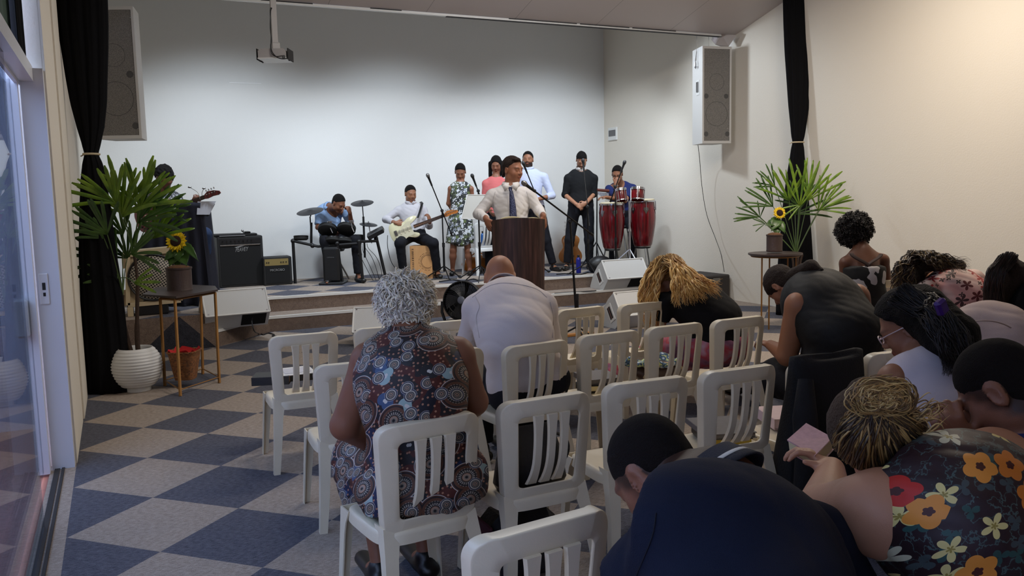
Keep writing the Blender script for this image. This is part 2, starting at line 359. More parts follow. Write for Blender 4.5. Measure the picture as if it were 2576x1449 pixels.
# ================================================================ CHAIRS
def plastic(name, c):
    t = NT(name); t.b.inputs['Base Color'].default_value = (*srgb(c), 1); t.b.inputs['Roughness'].default_value = .3; t.b.inputs['Specular IOR Level'].default_value = .5
    t.b.inputs['Subsurface Weight'].default_value = 0.
    cc = t.coord('Object'); n = t.noise(cc, 9, 3); t.link(t.mix(n, c, tuple(int(v*.93) for v in c)), t.b.inputs['Base Color'])
    t.bump(t.noise(cc, 220, 2), .05); return t.m
M_chair = plastic('cream_plastic', (232, 219, 192))
def chair_meshes(parent, m):
    W, Hh = .188, .748
    def bend(x, z):                                     # rearward lean and hollow of the back
        t = min(1., (z-.36)/.39)
        return .062*(1-t)**1.3 - .0 + .056*(x/W)**2*(.35+.65*t)
    def topz(x): return Hh + .006*math.cos(x/W*2.2) - .004
    def loop(w, z0, z1, r, n=15, top=False):
        P = []
        for cx, cz, a0 in ((w-r, z0+r*.6, -90), (w-r, z1-r, 0), (-w+r, z1-r, 90), (-w+r, z0+r*.6, 180)):
            for k in range(n):
                a = math.radians(a0+90*k/(n-1)); rz = r if cz > z0+r else r*.6
                xx, zz_ = cx+r*math.cos(a), cz+rz*math.sin(a); tt_ = min(1, max(0, (zz_-.37)/.36)); P.append((xx*(.90+.115*tt_), zz_+.010*tt_*(xx/W)**2))
        return P
    n = 15
    O = loop(W, .372, Hh, .062, n); I = loop(W-.060, .422, Hh-.056, .024, n); L = len(O)
    mb = MB(); secs = []
    # cross section from outer rim to the opening: rolled flange outside, thin web inside
    for (s, yf, yb) in ((0, .030, -.002), (.012, .036, -.0062), (.03, .036, -.007), (.09, .035, -.007), (.16, .010, -.007), (.6, .007, -.007), (.95, .007, -.006), (1., .002, -.003)):
        secs.append((s, yf, yb))
    vs = []; m2 = len(secs)*2
    for i in range(L):
        for (s, yf, yb) in secs:
            x = O[i][0]*(1-s)+I[i][0]*s; z = O[i][1]*(1-s)+I[i][1]*s; vs.append((x, bend(x, z)+yf, z))
        for (s, yf, yb) in secs[::-1]:
            x = O[i][0]*(1-s)+I[i][0]*s; z = O[i][1]*(1-s)+I[i][1]*s; vs.append((x, bend(x, z)+yb, z))
    fs = [(i*m2+k, i*m2+(k+1) % m2, ((i+1) % L)*m2+(k+1) % m2, ((i+1) % L)*m2+k) for i in range(L) for k in range(m2)]
    mb.add(vs, fs)
    for cx in (-.054, 0., .054):                        # three slats
        hw = .0172; rows = []
        for k in range(13):
            z = .425+(Hh-.056+.006-.425)*k/12; e = .006*abs(2*k/12-1)**3; b = .030*max(0, 1-k/5.)**2-.006*math.sin(PI*k/12)
            sec = [(-hw-e, .004), (-hw-e+.004, -.007), (hw+e-.004, -.007), (hw+e, .004), (hw+e-.003, .008), (-hw-e+.003, .008)]
            rows.append([(cx+x, bend(cx, z)+y+b, z) for x, y in sec])
        vs = [p for r in rows for p in r]; q = 6
        fs = [(i*q+k, i*q+(k+1) % q, (i+1)*q+(k+1) % q, (i+1)*q+k) for i in range(12) for k in range(q)]+[tuple(range(q)), tuple(range(12*q, 13*q))]
        mb.add(vs, fs)
    mb.build('backrest', m, parent, angle=50)
    # seat: sagging rounded plate with a rolled skirt
    mb = MB(); SY0, SY1, SW, SZ = .045, .425, .186, .385; N = 48; rings = []
    def sup(t, w, y0, y1, e=4.5):
        c, s = math.cos(t), math.sin(t); ex = 2/e
        return (w*abs(c)**ex*(1 if c > 0 else -1), (y0+y1)/2+(y1-y0)/2*abs(s)**ex*(1 if s > 0 else -1))
    for (k, dz) in ((0.001, -.012), (.35, -.010), (.7, -.004), (.88, 0), (.95, .001), (.985, -.004), (1., -.014), (1.008, -.045), (.985, -.045), (.975, -.016), (.9, -.012), (.3, -.018), (.001, -.018)):
        rings.append([(lambda p: (p[0]*k, (SY0+SY1)/2+(p[1]-(SY0+SY1)/2)*k, SZ+dz-(.012*max(0, (p[1]-.33)/.1)**2*k if p[1] > .33 else 0)))(sup(2*PI*i/N, SW, SY0, SY1)) for i in range(N)])
    vs = [p for r in rings for p in r]
    mb.add(vs, [(i*N+k, i*N+(k+1) % N, (i+1)*N+(k+1) % N, (i+1)*N+k) for i in range(len(rings)-1) for k in range(N)]); mb.build('seat', m, parent, angle=50)
    for sx in (-1, 1):
        for back in (True, False):
            mb = MB(); rows = []
            for k in range(9):
                t = k/8; z = (.40 if back else .375)*(1-t); wf = .052*(1-t)+.034*t+.02*max(0, 1-t*6); wd = .046*(1-t)+.030*t+.03*max(0, 1-t*6); th = .0055
                xo = sx*((.174+.032*t) if back else (.186+.022*t)); yo = (.066-.076*t-.012*math.sin(PI*t)) if back else (.424+.012*t); dy = 1 if back else -1
                # L section: one wing faces the rear / front, the other the side
                sec = [(0, 0), (-sx*wf, 0), (-sx*wf, dy*th), (-sx*th, dy*th), (-sx*th, dy*wd), (0, dy*wd)]
                rows.append([(xo+a, yo+b, z) for a, b in sec])
            q = 6; mb.add([p for r in rows for p in r], [(i*q+j, i*q+(j+1) % q, (i+1)*q+(j+1) % q, (i+1)*q+j) for i in range(8) for j in range(q)]+[tuple(range(q)), tuple(range(8*q, 9*q))])
            mb.build('leg', m, parent, angle=50)
chair0 = thing('plastic_chair', None, 'chair')
chair_meshes(chair0, M_chair); used0 = [False]
def place_chair(x, y, a, label, group='cream plastic chairs of the audience', z=0.):
    if not used0[0]: o = chair0; used0[0] = True
    else: o = copy_tree(chair0)
    o.location = (x*K, y*K, z); o.rotation_euler = (0, 0, math.radians(a)); tag(o, label, 'chair', group); return o
CHAIRS = [  # x, y (back top centre), angle, label
 (1.03, 5.24, -4, 'cream slatted plastic chair leftmost in the front row, with books on its seat'),
 (1.57, 5.24, -6, 'cream plastic chair behind the white haired woman\'s head, second in the front row'),
 (2.08, 5.24, -6, 'cream plastic chair in the front row, just left of the bald man in white shirt'),
 (3.09, 5.30, 4, 'cream plastic chair in the front row between the bald man and the blonde woman'),
 (3.62, 5.28, 0, 'cream plastic chair in the front row half covered by the blonde wavy hair'),
 (1.08, 4.17, -5, 'cream plastic chair half hidden by the white haired woman\'s left arm'),
 (1.61, 4.22, -3, 'cream plastic chair showing only its right corner beside the bald man'),
 (2.14, 4.16, 4, 'cream plastic chair the bald man in the white shirt sits on'),
 (2.67, 4.24, -1, 'cream plastic chair with grey books on its seat, right of the bald man'),
 (3.18, 4.27, -1, 'cream plastic chair holding a bag and folded blue cloth, behind the blonde'),
 (3.70, 4.28, -1, 'cream plastic chair behind the pink skirt of the blonde woman'),
 (1.045, 2.92, 4, 'cream plastic chair the white haired woman in paisley dress sits on'),
 (1.585, 3.00, -1, 'cream plastic chair with a black bag on its seat, right of the white haired woman'),
 (2.125, 3.05, -5, 'empty cream plastic chair directly in front of the man in navy polo'),
 (2.645, 3.04, -4, 'cream plastic chair with a yellow edged book, left of the black draped chair'),
 (.955, 1.81, 4, 'nearest cream plastic chair, cut off by the bottom edge of the picture'),
 (3.62, 2.95, -8, 'cream plastic chair of the woman with purple hair clip'),
 (6.25, 5.34, -12, 'cream plastic chair of the woman with afro hair by the right wall'),
 (5.75, 4.34, -4, 'cream plastic chair behind the woman in floral blouse with curly hair'),
 (6.24, 4.20, -8, 'cream plastic chair at the far right behind the floral blouse, angled to the left'),
 (5.60, 2.95, -8, 'cream plastic chair at the right picture edge beside the beige shirt'),
]
for c in CHAIRS: place_chair(c[0], c[1], c[2]+3, *c[3:])
# ================================================================ THINGS
RX = vec((_cy, -_sy, 0)); FY = vec((_sy, _cy, 0)); ZZ = vec((0, 0, 1))
def off(p, dx=0, dy=0, dz=0): return vec(p)+RX*dx+FY*dy+ZZ*dz
def text(s, name, h, o, ax, ay, m, parent, shear=0., th=.002, spacing=1., center=True, w=None):
    """raised lettering in the plane (ax, ay) at o"""
    cu = bpy.data.curves.new(name, 'FONT'); cu.body = s; cu.size = 1; cu.shear = shear; cu.extrude = .02; cu.space_character = spacing
    tmp = bpy.data.objects.new('t', cu); col.objects.link(tmp)
    dg = bpy.context.evaluated_depsgraph_get(); me = bpy.data.meshes.new_from_object(tmp.evaluated_get(dg))
    bpy.data.objects.remove(tmp); V = np.array([v.co[:] for v in me.vertices]); mn, mx = V.min(0), V.max(0)
    V -= (mn+mx)/2*np.array((1 if center else 0, 1, 0)); sc_ = h/(mx[1]-mn[1]); sx = (w/(mx[0]-mn[0])) if w else sc_
    o, ax, ay = vec(o), vec(ax), vec(ay); nz = np.cross(ax, ay)
    P = o+np.outer(V[:, 0]*sx, ax)+np.outer(V[:, 1]*sc_, ay)+np.outer(V[:, 2]/.02*th, nz)
    for v, p in zip(me.vertices, P): v.co = p
    me.name = name; return finish(me, name, m, parent, smooth=False)
def rod(mb, a, b, r, n=10): return mb.cyl(a, b, r, r, n)
# ---------------------------------------------------------------- hung loudspeakers
M_spk = mat('white_textured_cabinet', (214, 212, 208), .6, bump=.2, bscale=300)
t = NT('perforated_grille_grey'); c = t.coord('Object'); d = t.voro(c, 130); g = t.ramp(d, [(0, (104, 101, 98)), (.42, (134, 130, 125))], 'CONSTANT')
t.link(g, t.b.inputs['Base Color']); t.b.inputs['Roughness'].default_value = .6; M_grille = t.m
M_cone = mat('speaker_cone_behind_grille', (84, 83, 82), .7, bump=.25, bscale=400)
def hung_speaker(p_bl, w, h, dpt, rz, label, wedge=.25):
    """p_bl: bottom left corner of the grille face; the face looks along -y rotated by rz"""
    t = thing('loudspeaker', label, 'loudspeaker', p_bl, rz, 'white hung loudspeakers'); W = world(t)
    m = MB(); wb = w*(1-wedge)
    f_ = [(0, 0), (w, 0), (w-(w-wb)/2, dpt), ((w-wb)/2, dpt)]
    pr_ = [(-.012, -.002), (w+.012, -.002), (w-(w-wb)/2, dpt), ((w-wb)/2-.012*0, dpt)]
    m.prism([W @ Vector((x, y, 0)) for x, y in []] or [(0, 0)]*0 or pr_, (0, 0, -.02), (1, 0, 0), (0, 1, 0), (0, 0, h+.04))
    m.v = [tuple(W @ Vector(v)) for v in m.v]; cab = m.build('cabinet', M_spk, t, smooth=False)
    def L(mb): mb.v = [tuple(W @ Vector(v)) for v in mb.v]; return mb
    L(MB().box((.012, -.012, .012), (w-.012, -.002, h-.012))).build('grille', M_grille, t, smooth=False)
    m = MB()
    for a, b, c2, d2 in ((-.012, w+.012, -.02, .012), (-.012, w+.012, h-.012, h+.02), (-.012, .012, .012, h-.012), (w-.012, w+.012, .012, h-.012)): m.box((a, -.02, c2), (b, .0, d2))
    L(m).build('grille_frame', M_spk, t, smooth=False)
    for cx, cz, r in ((.5*w, .30*h, .40*w), (.5*w, .64*h, .27*w)):
        L(MB().lathe([(0.0001, -.003), (r*.9, -.003), (r, 0)], 40, (cx, -.013, cz), (0, -1, 0))).build('driver', M_cone, t)
    for cx, cz in ((.85*w, .49*h), (.9*w, .085*h), (.12*w, .49*h), (.12*w, .085*h)): L(MB().lathe([(.0001, .002), (.075*w, .002), (.08*w, 0)], 20, (cx, -.013, cz), (0, -1, 0))).build('port', M_cone, t)
    for cx, cz in ((.05, .06), (.95, .06), (.3, .045), (.05, .93), (.95, .93), (.9, .14)): L(MB().ell((cx*w, -.014, cz*h), .006, n=8, m=5)).build('screw', M_chrome, t)
    return t, W, L
# right one: seen from its left side
pr0 = at(1767, 357, 10.9); pr1 = at(1842, 357, 10.9); hh = (357-120)/FL*10.9
rs, Wr, Lr = hung_speaker(pr0, .395, hh-.03, .36, -.16, 'white loudspeaker hung by the right wall with torn card on top')
# side handle cup and hanging shackle
m = MB(); m.box((-.004, .10, .52*hh), (.012, .20, .67*hh)); 
Lr(MB().prism([(.0, .0), (.10, 0), (.10, .19), (0, .19)], (.018, .085, .50*hh), (.12, .99, 0), (0, 0, 1), (-.02, 0, 0))).build('handle_cup', M_trimw, rs, smooth=False)
Lr(MB().prism([(.0, .0), (.06, 0), (.06, .13), (0, .13)], (.008, .105, .53*hh), (.12, .99, 0), (0, 0, 1), (-.02, 0, 0))).build('handle_grip', M_steel, rs, smooth=False)
m = MB(); zz0 = .86*hh
m.tube([(-.005, .15, zz0+.12), (-.02, .15, zz0), (-.025, .13, zz0-.06), (-.015, .15, zz0-.1), (-.02, .175, zz0-.06), (-.02, .15, zz0)], .005, 6)
m.ell((-.02, .15, zz0-.08), .016, n=10, m=6); Lr(m).build('shackle', M_steel, rs)
m = MB(); top = vec(Wr @ Vector((0, .15, hh)))
m.tube([tuple(Wr @ Vector((-.01, .15, zz0))), off(top, 0, 0, .22)], .003, 6); m.tube([tuple(Wr @ Vector((.2, .2, hh))), off(tuple(Wr @ Vector((.2, .2, hh))), 0, 0, .18)], .003, 6); m.build('hanging_wire', M_steel, rs)
c = MB(); A = [at(1790, 100, 11.0), at(1800, 112, 10.95), at(1818, 118, 10.95), at(1833, 117, 10.9), at(1853, 88, 10.8), at(1815, 86, 10.9), at(1793, 92, 11)]
c.add(A+[a+FY*.01 for a in A], [tuple(range(7)), tuple(range(7, 14))[::-1]]+[(i, (i+1) % 7, 7+(i+1) % 7, 7+i) for i in range(7)])
tag(c.build('card_sheet', mat('brown_grey_card', (150, 138, 130), .8), smooth=False), 'torn brownish card sheet sticking out above the right loudspeaker', 'card')
# cable from the right speaker
pts = [at(1755, 358, 11.2), at(1760, 400, 11.4), at(1766, 470, 11.5), at(1778, 540, 11.45), at(1800, 600, 11.35), at(1814, 640, 10.9), aty(1822, 684, 9.05)]
tag(MB().tube(spline(pts), .004, 6).build('cable', M_blackm), 'thin dark cable hanging down from the right loudspeaker', 'cable')
# left one
pl0 = at(246, 345, 8.35)
hung_speaker(pl0, (352-246)/FL*8.35, (345-32)/FL*8.35, .32, -.36, 'grey grille loudspeaker half behind the left black curtain')
# electrical panel on the right wall
p = atx(1543, 337, XR); e = thing('electrical_panel', 'small white breaker box with grey door on the right stage wall', 'electrical panel', p)
sy, sz = .13, .105
MB().rbox((XR-.025, p[1]-sy, p[2]-sz), (XR+.01, p[1]+sy, p[2]+sz), .008).build('frame', M_trimw, e, smooth=False)
MB().rbox((XR-.032, p[1]-sy*.78, p[2]-sz*.35), (XR-.02, p[1]+sy*.78, p[2]+sz*.6), .004).build('door', mat('smoked_grey_plastic', (98, 98, 100), .3), e, smooth=False)
# projector on its pole
D0 = 8.05; pt = at(687, 20, D0); e = thing('projector', 'white projector on a ceiling pole with looping black cables', 'projector', pt)
M_pj = mat('projector_white', (176, 172, 170), .45)
pb = at(691, 122, D0); w_ = .026
MB().box((pt[0]-w_, pt[1]-w_, pb[2]), (pt[0]+w_, pt[1]+w_, ceil_z(YC)+.02)).build('pole', M_pj, e, smooth=False)
MB().rbox((pt[0]-.04, pt[1]-.05, pb[2]-.03), (pt[0]+.04, pt[1]+.05, pb[2]+.06), .01).build('bracket', M_pj, e)
c0 = at(692, 139, D0); hw, hz = 34/FL*D0, 11.5/FL*D0
prof = [(-hw, -hz), (hw, -hz), (hw, hz*.55), (hw*.8, hz), (-hw*.75, hz), (-hw, hz*.6)]
MB().prism(prof, c0-FY*.12, RX, ZZ, FY*.26).build('housing', M_pj, e, smooth=False)
MB().prism([(-hw*1.02, -.006), (hw*1.02, -.006), (hw*1.02, .004), (-hw*1.02, .004)], c0-FY*.13-ZZ*hz, RX, ZZ, FY*.28).build('base_plate', M_trimw, e, smooth=False)
m = MB()
for sx in (-1.13, 1.13): m.prism([(-.004, -hz*1.25), (.004, -hz*1.25), (.004, hz*1.1), (-.004, hz*1.1)], c0-FY*.1+RX*hw*sx, RX, ZZ, FY*.2); m.tube([c0+RX*hw*sx*.86-ZZ*hz*1.2, c0+RX*hw*sx*1.05-ZZ*hz*1.2], .004, 6)
m.build('mount_arm', M_dark, e, smooth=False)
m = MB(); q = lambda x, y: at(x, y, D0-.14)
m.tube(spline([q(684, 20), q(680, 24), q(681, 60), q(682, 95), q(681, 120), q(684, 135), q(694, 142), q(706, 141), q(716, 140)]), .0045, 6)
m.tube(spline([q(684, 20), q(681, 30), q(680, 70), q(683, 100), q(682, 118), q(686, 133), q(697, 144), q(710, 148), q(724, 147)]), .0045, 6); m.box(q(714, 144)-.012, q(714, 144)+.012); m.build('cable_loop', M_black, e)
# ---------------------------------------------------------------- curtains
t = NT('black_curtain_cloth'); c = t.coord('Object'); n = t.noise(c, 400, 2); t.link(t.mix(n, (12, 12, 14), (22, 22, 25)), t.b.inputs['Base Color']); t.b.inputs['Roughness'].default_value = .95; t.b.inputs['Specular IOR Level'].default_value = .12
M_curt = t.m
def curtain(prof, D, dpt, zt, zb, tie, label, push=(0, 0, 0)):
    rows = []
    for (y, xl, xr) in prof:
        a, b = at(xl, y, D), at(xr, y, D); rows.append((a[2]*.5+b[2]*.5, (a+b)/2, np.linalg.norm(b-a)/2))
    rows[0] = (zt, rows[0][1]+(rows[0][1]-rows[1][1])*((zt-rows[0][0])/(rows[0][0]-rows[1][0])), rows[0][2]*1.03) if zt > rows[0][0] else rows[0]
    rows[-1] = (zb, rows[-1][1], rows[-1][2])
    zs = [r[0] for r in rows][::-1]; cx = [r[1][0] for r in rows][::-1]; cyy = [r[1][1] for r in rows][::-1]; hw = [r[2] for r in rows][::-1]
    Z = np.linspace(zb, zt, 70); Z = np.sort(np.append(Z, rows_t := [at((tie[1]+tie[2])/2, tie[0], D)[2]+d for d in (-.06, -.03, -.012, 0, .012, .03, .06)]))
    zt_ = at((tie[1]+tie[2])/2, tie[0], D)[2]; N = 120; rings = []
    for z in Z:
        h = np.interp(z, zs, hw); x = np.interp(z, zs, cx); y = np.interp(z, zs, cyy); g = math.exp(-((z-zt_)/.05)**2); h *= 1-.12*g
        dd = dpt*(.35+.65*min(1, h/max(hw)))
        ring = []
        for k in range(N):
            a = 2*PI*k/N; rr = 1+.10*math.sin(11*a+.6*math.sin(z*1.3))+.05*math.sin(23*a+z)
            p_ = vec((x, y, z))+RX*h*math.cos(a)*(.93+.07*rr)+FY*dd*math.sin(a)*rr; ring.append(p_)
        rings.append(ring)
    e = thing('curtain', label, 'curtain', (cx[0], cyy[0], zb), 0, 'black tied back curtains')
    vs = [p for r in rings for p in r]; M = len(rings)
    MB().add(vs, [(i*N+k, i*N+(k+1) % N, (i+1)*N+(k+1) % N, (i+1)*N+k) for i in range(M-1) for k in range(N)]+[tuple(range(N))[::-1], tuple((M-1)*N+k for k in range(N))]).build('cloth', M_curt, e, angle=0)
    h = np.interp(zt_, zs, hw); x = np.interp(zt_, zs, cx); y = np.interp(zt_, zs, cyy); dd = dpt*(.35+.65*min(1, h/max(hw)))
    ring = [vec((x, y, zt_))+RX*h*1.0*math.cos(a)+FY*dd*1.1*math.sin(a) for a in np.linspace(0, 2*PI, 40)]
    m = MB(); m.tube(ring, .009, 8); m.tube([ring[20], ring[20]-RX*.03-ZZ*.015], .005, 6); m.build('tie_cord', mat('beige_cord', (196, 180, 150), .7), e)
    return e
DL = depth(atz(268, 985)); curtain([(0, 139, 271), (60, 146, 270), (130, 158, 270), (200, 169, 268), (260, 180, 267), (320, 196, 261), (360, 208, 252), (387, 213, 247), (410, 210, 256), (450, 206, 266), (520, 203, 276), (640, 201, 292), (780, 206, 312), (985, 215, 332)], DL, .12, 4.0, .005, (388, 213, 247), 'tall black curtain tied with beige cord beside the left palm')
DR = depth(atx(2005, 420, XR-.16))
curtain([(0, 1968, 2056), (60, 1971, 2054), (130, 1974, 2050), (200, 1979, 2044), (260, 1983, 2037), (320, 1989, 2028), (358, 1992, 2022), (390, 1988, 2024), (450, 1978, 2030), (520, 1969, 2036), (600, 1962, 2042), (700, 1954, 2048), (800, 1952, 2054)], DR, .07, 4.6, .005, (358, 1992, 2022), 'tall black curtain tied at the right wall behind the right palm')
# ---------------------------------------------------------------- stage monitors
M_mon = mat('monitor_white_paint', (206, 207, 206), .55, bump=.3, bscale=380)
A = atz(1517.5, 730, S1); X0 = A[0]; B = atx(1530, 703, X0); C_ = atx(1513.5, 656, X0); Dd = atx(1484.5, 718, X0)
Yb, Zb_, Yc, Zc = B[1]-A[1], B[2]-S1, C_[1]-A[1], C_[2]-S1; Ld = Dd[1]-A[1]
mon0 = thing('stage_monitor', None, 'stage monitor', (0, 0, 0))
WM = .66
profm = [(0, 0), (Yb, Zb_), (Yc, Zc), (Yc+(Ld-Yc)*.35, Zc*.80), (Yc+(Ld-Yc)*.72, Zc*.48), (Ld, .02), (Ld-.02, 0)]
MB().prism(profm, (0, 0, 0), (0, 1, 0), (0, 0, 1), (WM, 0, 0)).build('cabinet', M_mon, mon0, smooth=False)
nrm = vec((0, -(Zc-Zb_), (Yc-Yb))); nrm /= np.linalg.norm(nrm)
m = MB()                                                   # light edging of the large panel
fa, fb = vec((0, Yb, Zb_)), vec((0, Yc, Zc)); 
for a, b in ((fa, fb), (fa+vec((WM, 0, 0)), fb+vec((WM, 0, 0))), (fa, fa+vec((WM, 0, 0))), (fb, fb+vec((WM, 0, 0)))): m.cyl(a, b, .009, .009, 8)
m.build('edge_profile', M_trimw, mon0)
for a in (fa*.93+fb*.07, fa*.07+fb*.93):
    for xx in (.03, WM-.03): MB().lathe([(.0001, .004), (.008, .004), (.010, 0)], 12, a+vec((xx, 0, 0)), nrm).build('corner_screw', M_chrome, mon0)
# vent recess on the low front
hx0, hx1 = WM*.56, WM*.95; u0, u1 = .12, .9
e0 = vec((0, 0, 0)); e1 = vec((0, Yb, Zb_)); nn = np.cross(e1, vec((1, 0, 0))); nn /= np.linalg.norm(nn); nn = nn if nn[1] < 0 else -nn
P_ = [e0+(e1)*u+vec((x, 0, 0))+nn*.002 for u, x in ((u0, hx0), (u0, hx1), (u1, hx1), (u1, hx0))]
MB().add(P_, [(0, 1, 2, 3)]).build('vent_recess', mat('deep_black', (10, 10, 11), .9), mon0, smooth=False)
# connector plate on the left end
cc = vec((0, (Yb+Ld)*.42, Zc*.42)); u = fb-fa; u /= np.linalg.norm(u); v_ = vec((0, -u[2], u[1]))*-1
m = MB(); m.prism([(-.10, -.055), (.10, -.055), (.10, .055), (-.10, .055)], cc, u, v_, (-.008, 0, 0)); m.build('connector_plate', M_trimw, mon0, smooth=False)
m = MB(); m.prism([(-.07, -.032), (.07, -.032), (.07, .032), (-.07, .032)], cc-vec((.009, 0, 0)), u, v_, (-.001, 0, 0)); m.build('recess', M_dark, mon0, smooth=False)
m = MB(); m.prism([(-.07, -.006), (.07, -.006), (.07, .006), (-.07, .006)], cc-vec((.011, 0, 0)), u, v_, (-.001, 0, 0)); m.build('handle', mat('dull_red_brown', (120, 84, 78), .6), mon0, smooth=False)
def monitor(p, rz, label, first=False, s=1.):
    o = mon0 if first else copy_tree(mon0); o.location = tuple(map(float, p)); o.rotation_euler = (0, 0, rz); o.scale = (s, s, s)
    return tag(o, label, 'stage monitor', 'white wedge stage monitors')
monitor(A, .0, 'white wedge monitor standing on the right end of the lower step', True)
A2 = atz(1548, 828); monitor(A2, .0, 'white wedge monitor on the floor behind the front row chairs at right', s=1.)
A3 = atz(535, 806, S1); A3 = vec((XW+.06, aty(545, 806, 9.18)[1], S1))
monitor((A3[0]-.16, 9.05, S1+.002), .10, 'white wedge monitor on the left corner of the lower step', s=.98)
A4 = atz(893, 868); monitor(A4, -.42, 'white wedge monitor on the floor left of the white haired woman', s=.95)
# ---------------------------------------------------------------- amplifiers
M_tolex = mat('black_tolex', (22, 22, 23), .6, bump=.3, bscale=250); M_cloth = mat('black_grille_cloth', (13, 13, 14), .9, bump=.3, bscale=500)
def amp_box(xl, xr, yt, zb, YF, dpt, name, label):
    a, b = aty(xl, yt, YF), aty(xr, yt, YF); zt = (a[2]+b[2])/2
    e = thing(name, label, 'amplifier', ((a[0]+b[0])/2, YF, zb))
    MB().rbox((a[0], YF, zb), (b[0], YF+dpt, zt), .012).build('cabinet', M_tolex, e, smooth=False)
    MB().box((a[0]+.03, YF-.006, zb+.03), (b[0]-.03, YF+.002, zt-.15*(zt-zb))).build('grille_cloth', M_cloth, e, smooth=False)
    return e, a[0], b[0], zb, zt
YF = 11.62
e, x0, x1, z0, z1 = amp_box(545, 660, 594, S2, YF, .42, 'bass_amplifier', 'large black bass amplifier with silver trim bar left of the drum kit')
w, h = x1-x0, z1-z0
MB().rbox((x0+.06*w, YF-.02, z0+.815*h), (x1-.06*w, YF-.004, z0+.84*h), .004).build('trim_bar', M_chrome, e)
MB().box((x0+.04*w, YF-.004, z0+.86*h), (x1-.04*w, YF+.0, z0+.95*h)).build('control_panel', mat('satin_black', (30, 30, 32), .3), e, smooth=False)
m = MB(); [m.cyl((x0+w*(.12+.09*k), YF-.02, z0+.905*h), (x0+w*(.12+.09*k), YF, z0+.905*h), .008, .008, 10) for k in range(8)]; m.build('knobs', M_blackm, e)
M_logo = mat('silver_grey_lettering', (150, 150, 150), .4, metal=.3)
text('PEAVEY', 'logo', .055, (x0+.53*w, YF-.010, z0+.74*h), (.995, 0, .06), (0, 0, 1), M_logo, e, shear=.35, w=.17)
m = MB(); m.prism([(-.095, .03), (.03, .062), (.045, .05), (-.07, .022)], (x0+.53*w, YF-.012, z0+.74*h), (1, 0, 0), (0, 0, 1), (0, -.002, 0)); m.build('logo', M_logo, e, smooth=False)
ztop = z1
e, x2, x3, z2, z3 = amp_box(661, 733, 646, S2, 11.52, .25, 'guitar_amplifier', 'small black practice amplifier with brass coloured panel beside the bass amplifier')
w, h = x3-x2, z3-z2
MB().box((x2+.05*w, 11.512, z2+.70*h), (x3-.12*w, 11.520, z2+.93*h)).build('control_panel', mat('brass_panel', (150, 132, 84), .4, metal=.4), e, smooth=False)
m = MB(); [m.cyl((x2+w*q_, 11.502, z2+.81*h), (x2+w*q_, 11.513, z2+.81*h), .008, .008, 10) for q_ in (.12, .19, .62, .70, .80)]; m.build('knobs', M_black, e)
text('MICROBO', 'lettering', .03, (x2+.48*w, 11.507, z2+.54*h), (1, 0, 0), (0, 0, 1), M_logo, e, w=.19)
# things lying on the bass amp
e = thing('laptop_bag', 'flat black bag lying across the top of the bass amplifier', 'bag', (x0, YF, ztop))
MB().rbox((x0-.05, YF+.0, ztop+.001), (x0+.42*(x1-x0)+.1, YF+.3, ztop+.035), .012).build('bag_body', M_black, e); MB().rbox((x0+.03, YF-.012, ztop+.001), (x0+.36, YF+.0, ztop+.014), .004).build('flap', mat('grey_vinyl', (110, 110, 112), .5), e)
e = thing('effects_unit', 'thin black effects unit with a silver knob on the bass amplifier', 'effects unit', (x1-.2, YF, ztop))
MB().rbox((x0+.46*(x1-x0)+.05, YF+.03, ztop+.001), (x1-.06, YF+.28, ztop+.03), .008).build('base', M_black, e); MB().rbox((x0+.62*(x1-x0), YF+.05, ztop+.031), (x1-.14, YF+.25, ztop+.055), .008).build('housing', M_blackm, e)
MB().ell((x1-.24, YF+.1, ztop+.07), .018).build('knob', M_chrome, e)
# white leaning panel board behind the drum kit
M_board = mat('greyish_board', (176, 170, 165), .7)
# ---------------------------------------------------------------- round mesh speaker on wooden frame
e = thing('round_grille_speaker', 'open wooden frame speaker with a round black and cream mesh front', 'speaker', atz(390, 800, S2))
xl, xr = 322, 455; YS = 9.25
def ay_(x, y, Y=YS): return aty(x, y, Y)
M_wood = mat('pale_painted_wood', (196, 178, 146), .55, var=.1, vscale=14)
m = MB()
def beam(a, b, hw, dpt, m=m): a, b = vec(a), vec(b); d = (b-a)/np.linalg.norm(b-a); s = np.cross(d, (0, 1, 0)); s /= np.linalg.norm(s); m.add([a-s*hw, b-s*hw, b+s*hw, a+s*hw]+[p+vec((0, dpt, 0)) for p in (a-s*hw, b-s*hw, b+s*hw, a+s*hw)], [(0, 1, 2, 3), (7, 6, 5, 4), (0, 4, 5, 1), (1, 5, 6, 2), (2, 6, 7, 3), (3, 7, 4, 0)])
TLp, TRp, BLp, BRp = ay_(322, 640), ay_(440, 628), ay_(322, 768), ay_(455, 756)
beam(TLp, TRp, .028, .30); beam(BLp, BRp, .022, .30); beam(TLp, BLp, .02, .3); beam(TRp, BRp, .02, .3)
m.build('wooden_frame', M_wood, e, smooth=False)
ctr = (TLp+TRp+BLp+BRp)/4; Rr = .5*abs(TRp[0]-TLp[0])*1.0
for a in (.8, 2.35, 3.9, 5.5):
    q = ctr+vec((math.cos(a)*Rr*1.22, .03, math.sin(a)*Rr*1.22)); s = .09
    MB().prism([(-s, -s), (s, -s*.6), (s*.6, s), (-s, s*.8)], q, (1, 0, 0), (0, 0, 1), (0, .01, 0)).build('corner_gusset', M_wood, e, smooth=False)
t = NT('woven_round_mesh'); c = t.coord('Object'); sp = t.n('ShaderNodeSeparateXYZ'); t.link(c, sp.inputs[0])
a = t.math('FLOORED_MODULO', t.math('ADD', sp.outputs[0], t.math('MULTIPLY', sp.outputs[2], .6)), .027); b = t.math('FLOORED_MODULO', t.math('SUBTRACT', sp.outputs[2], t.math('MULTIPLY', sp.outputs[0], .6)), .027)
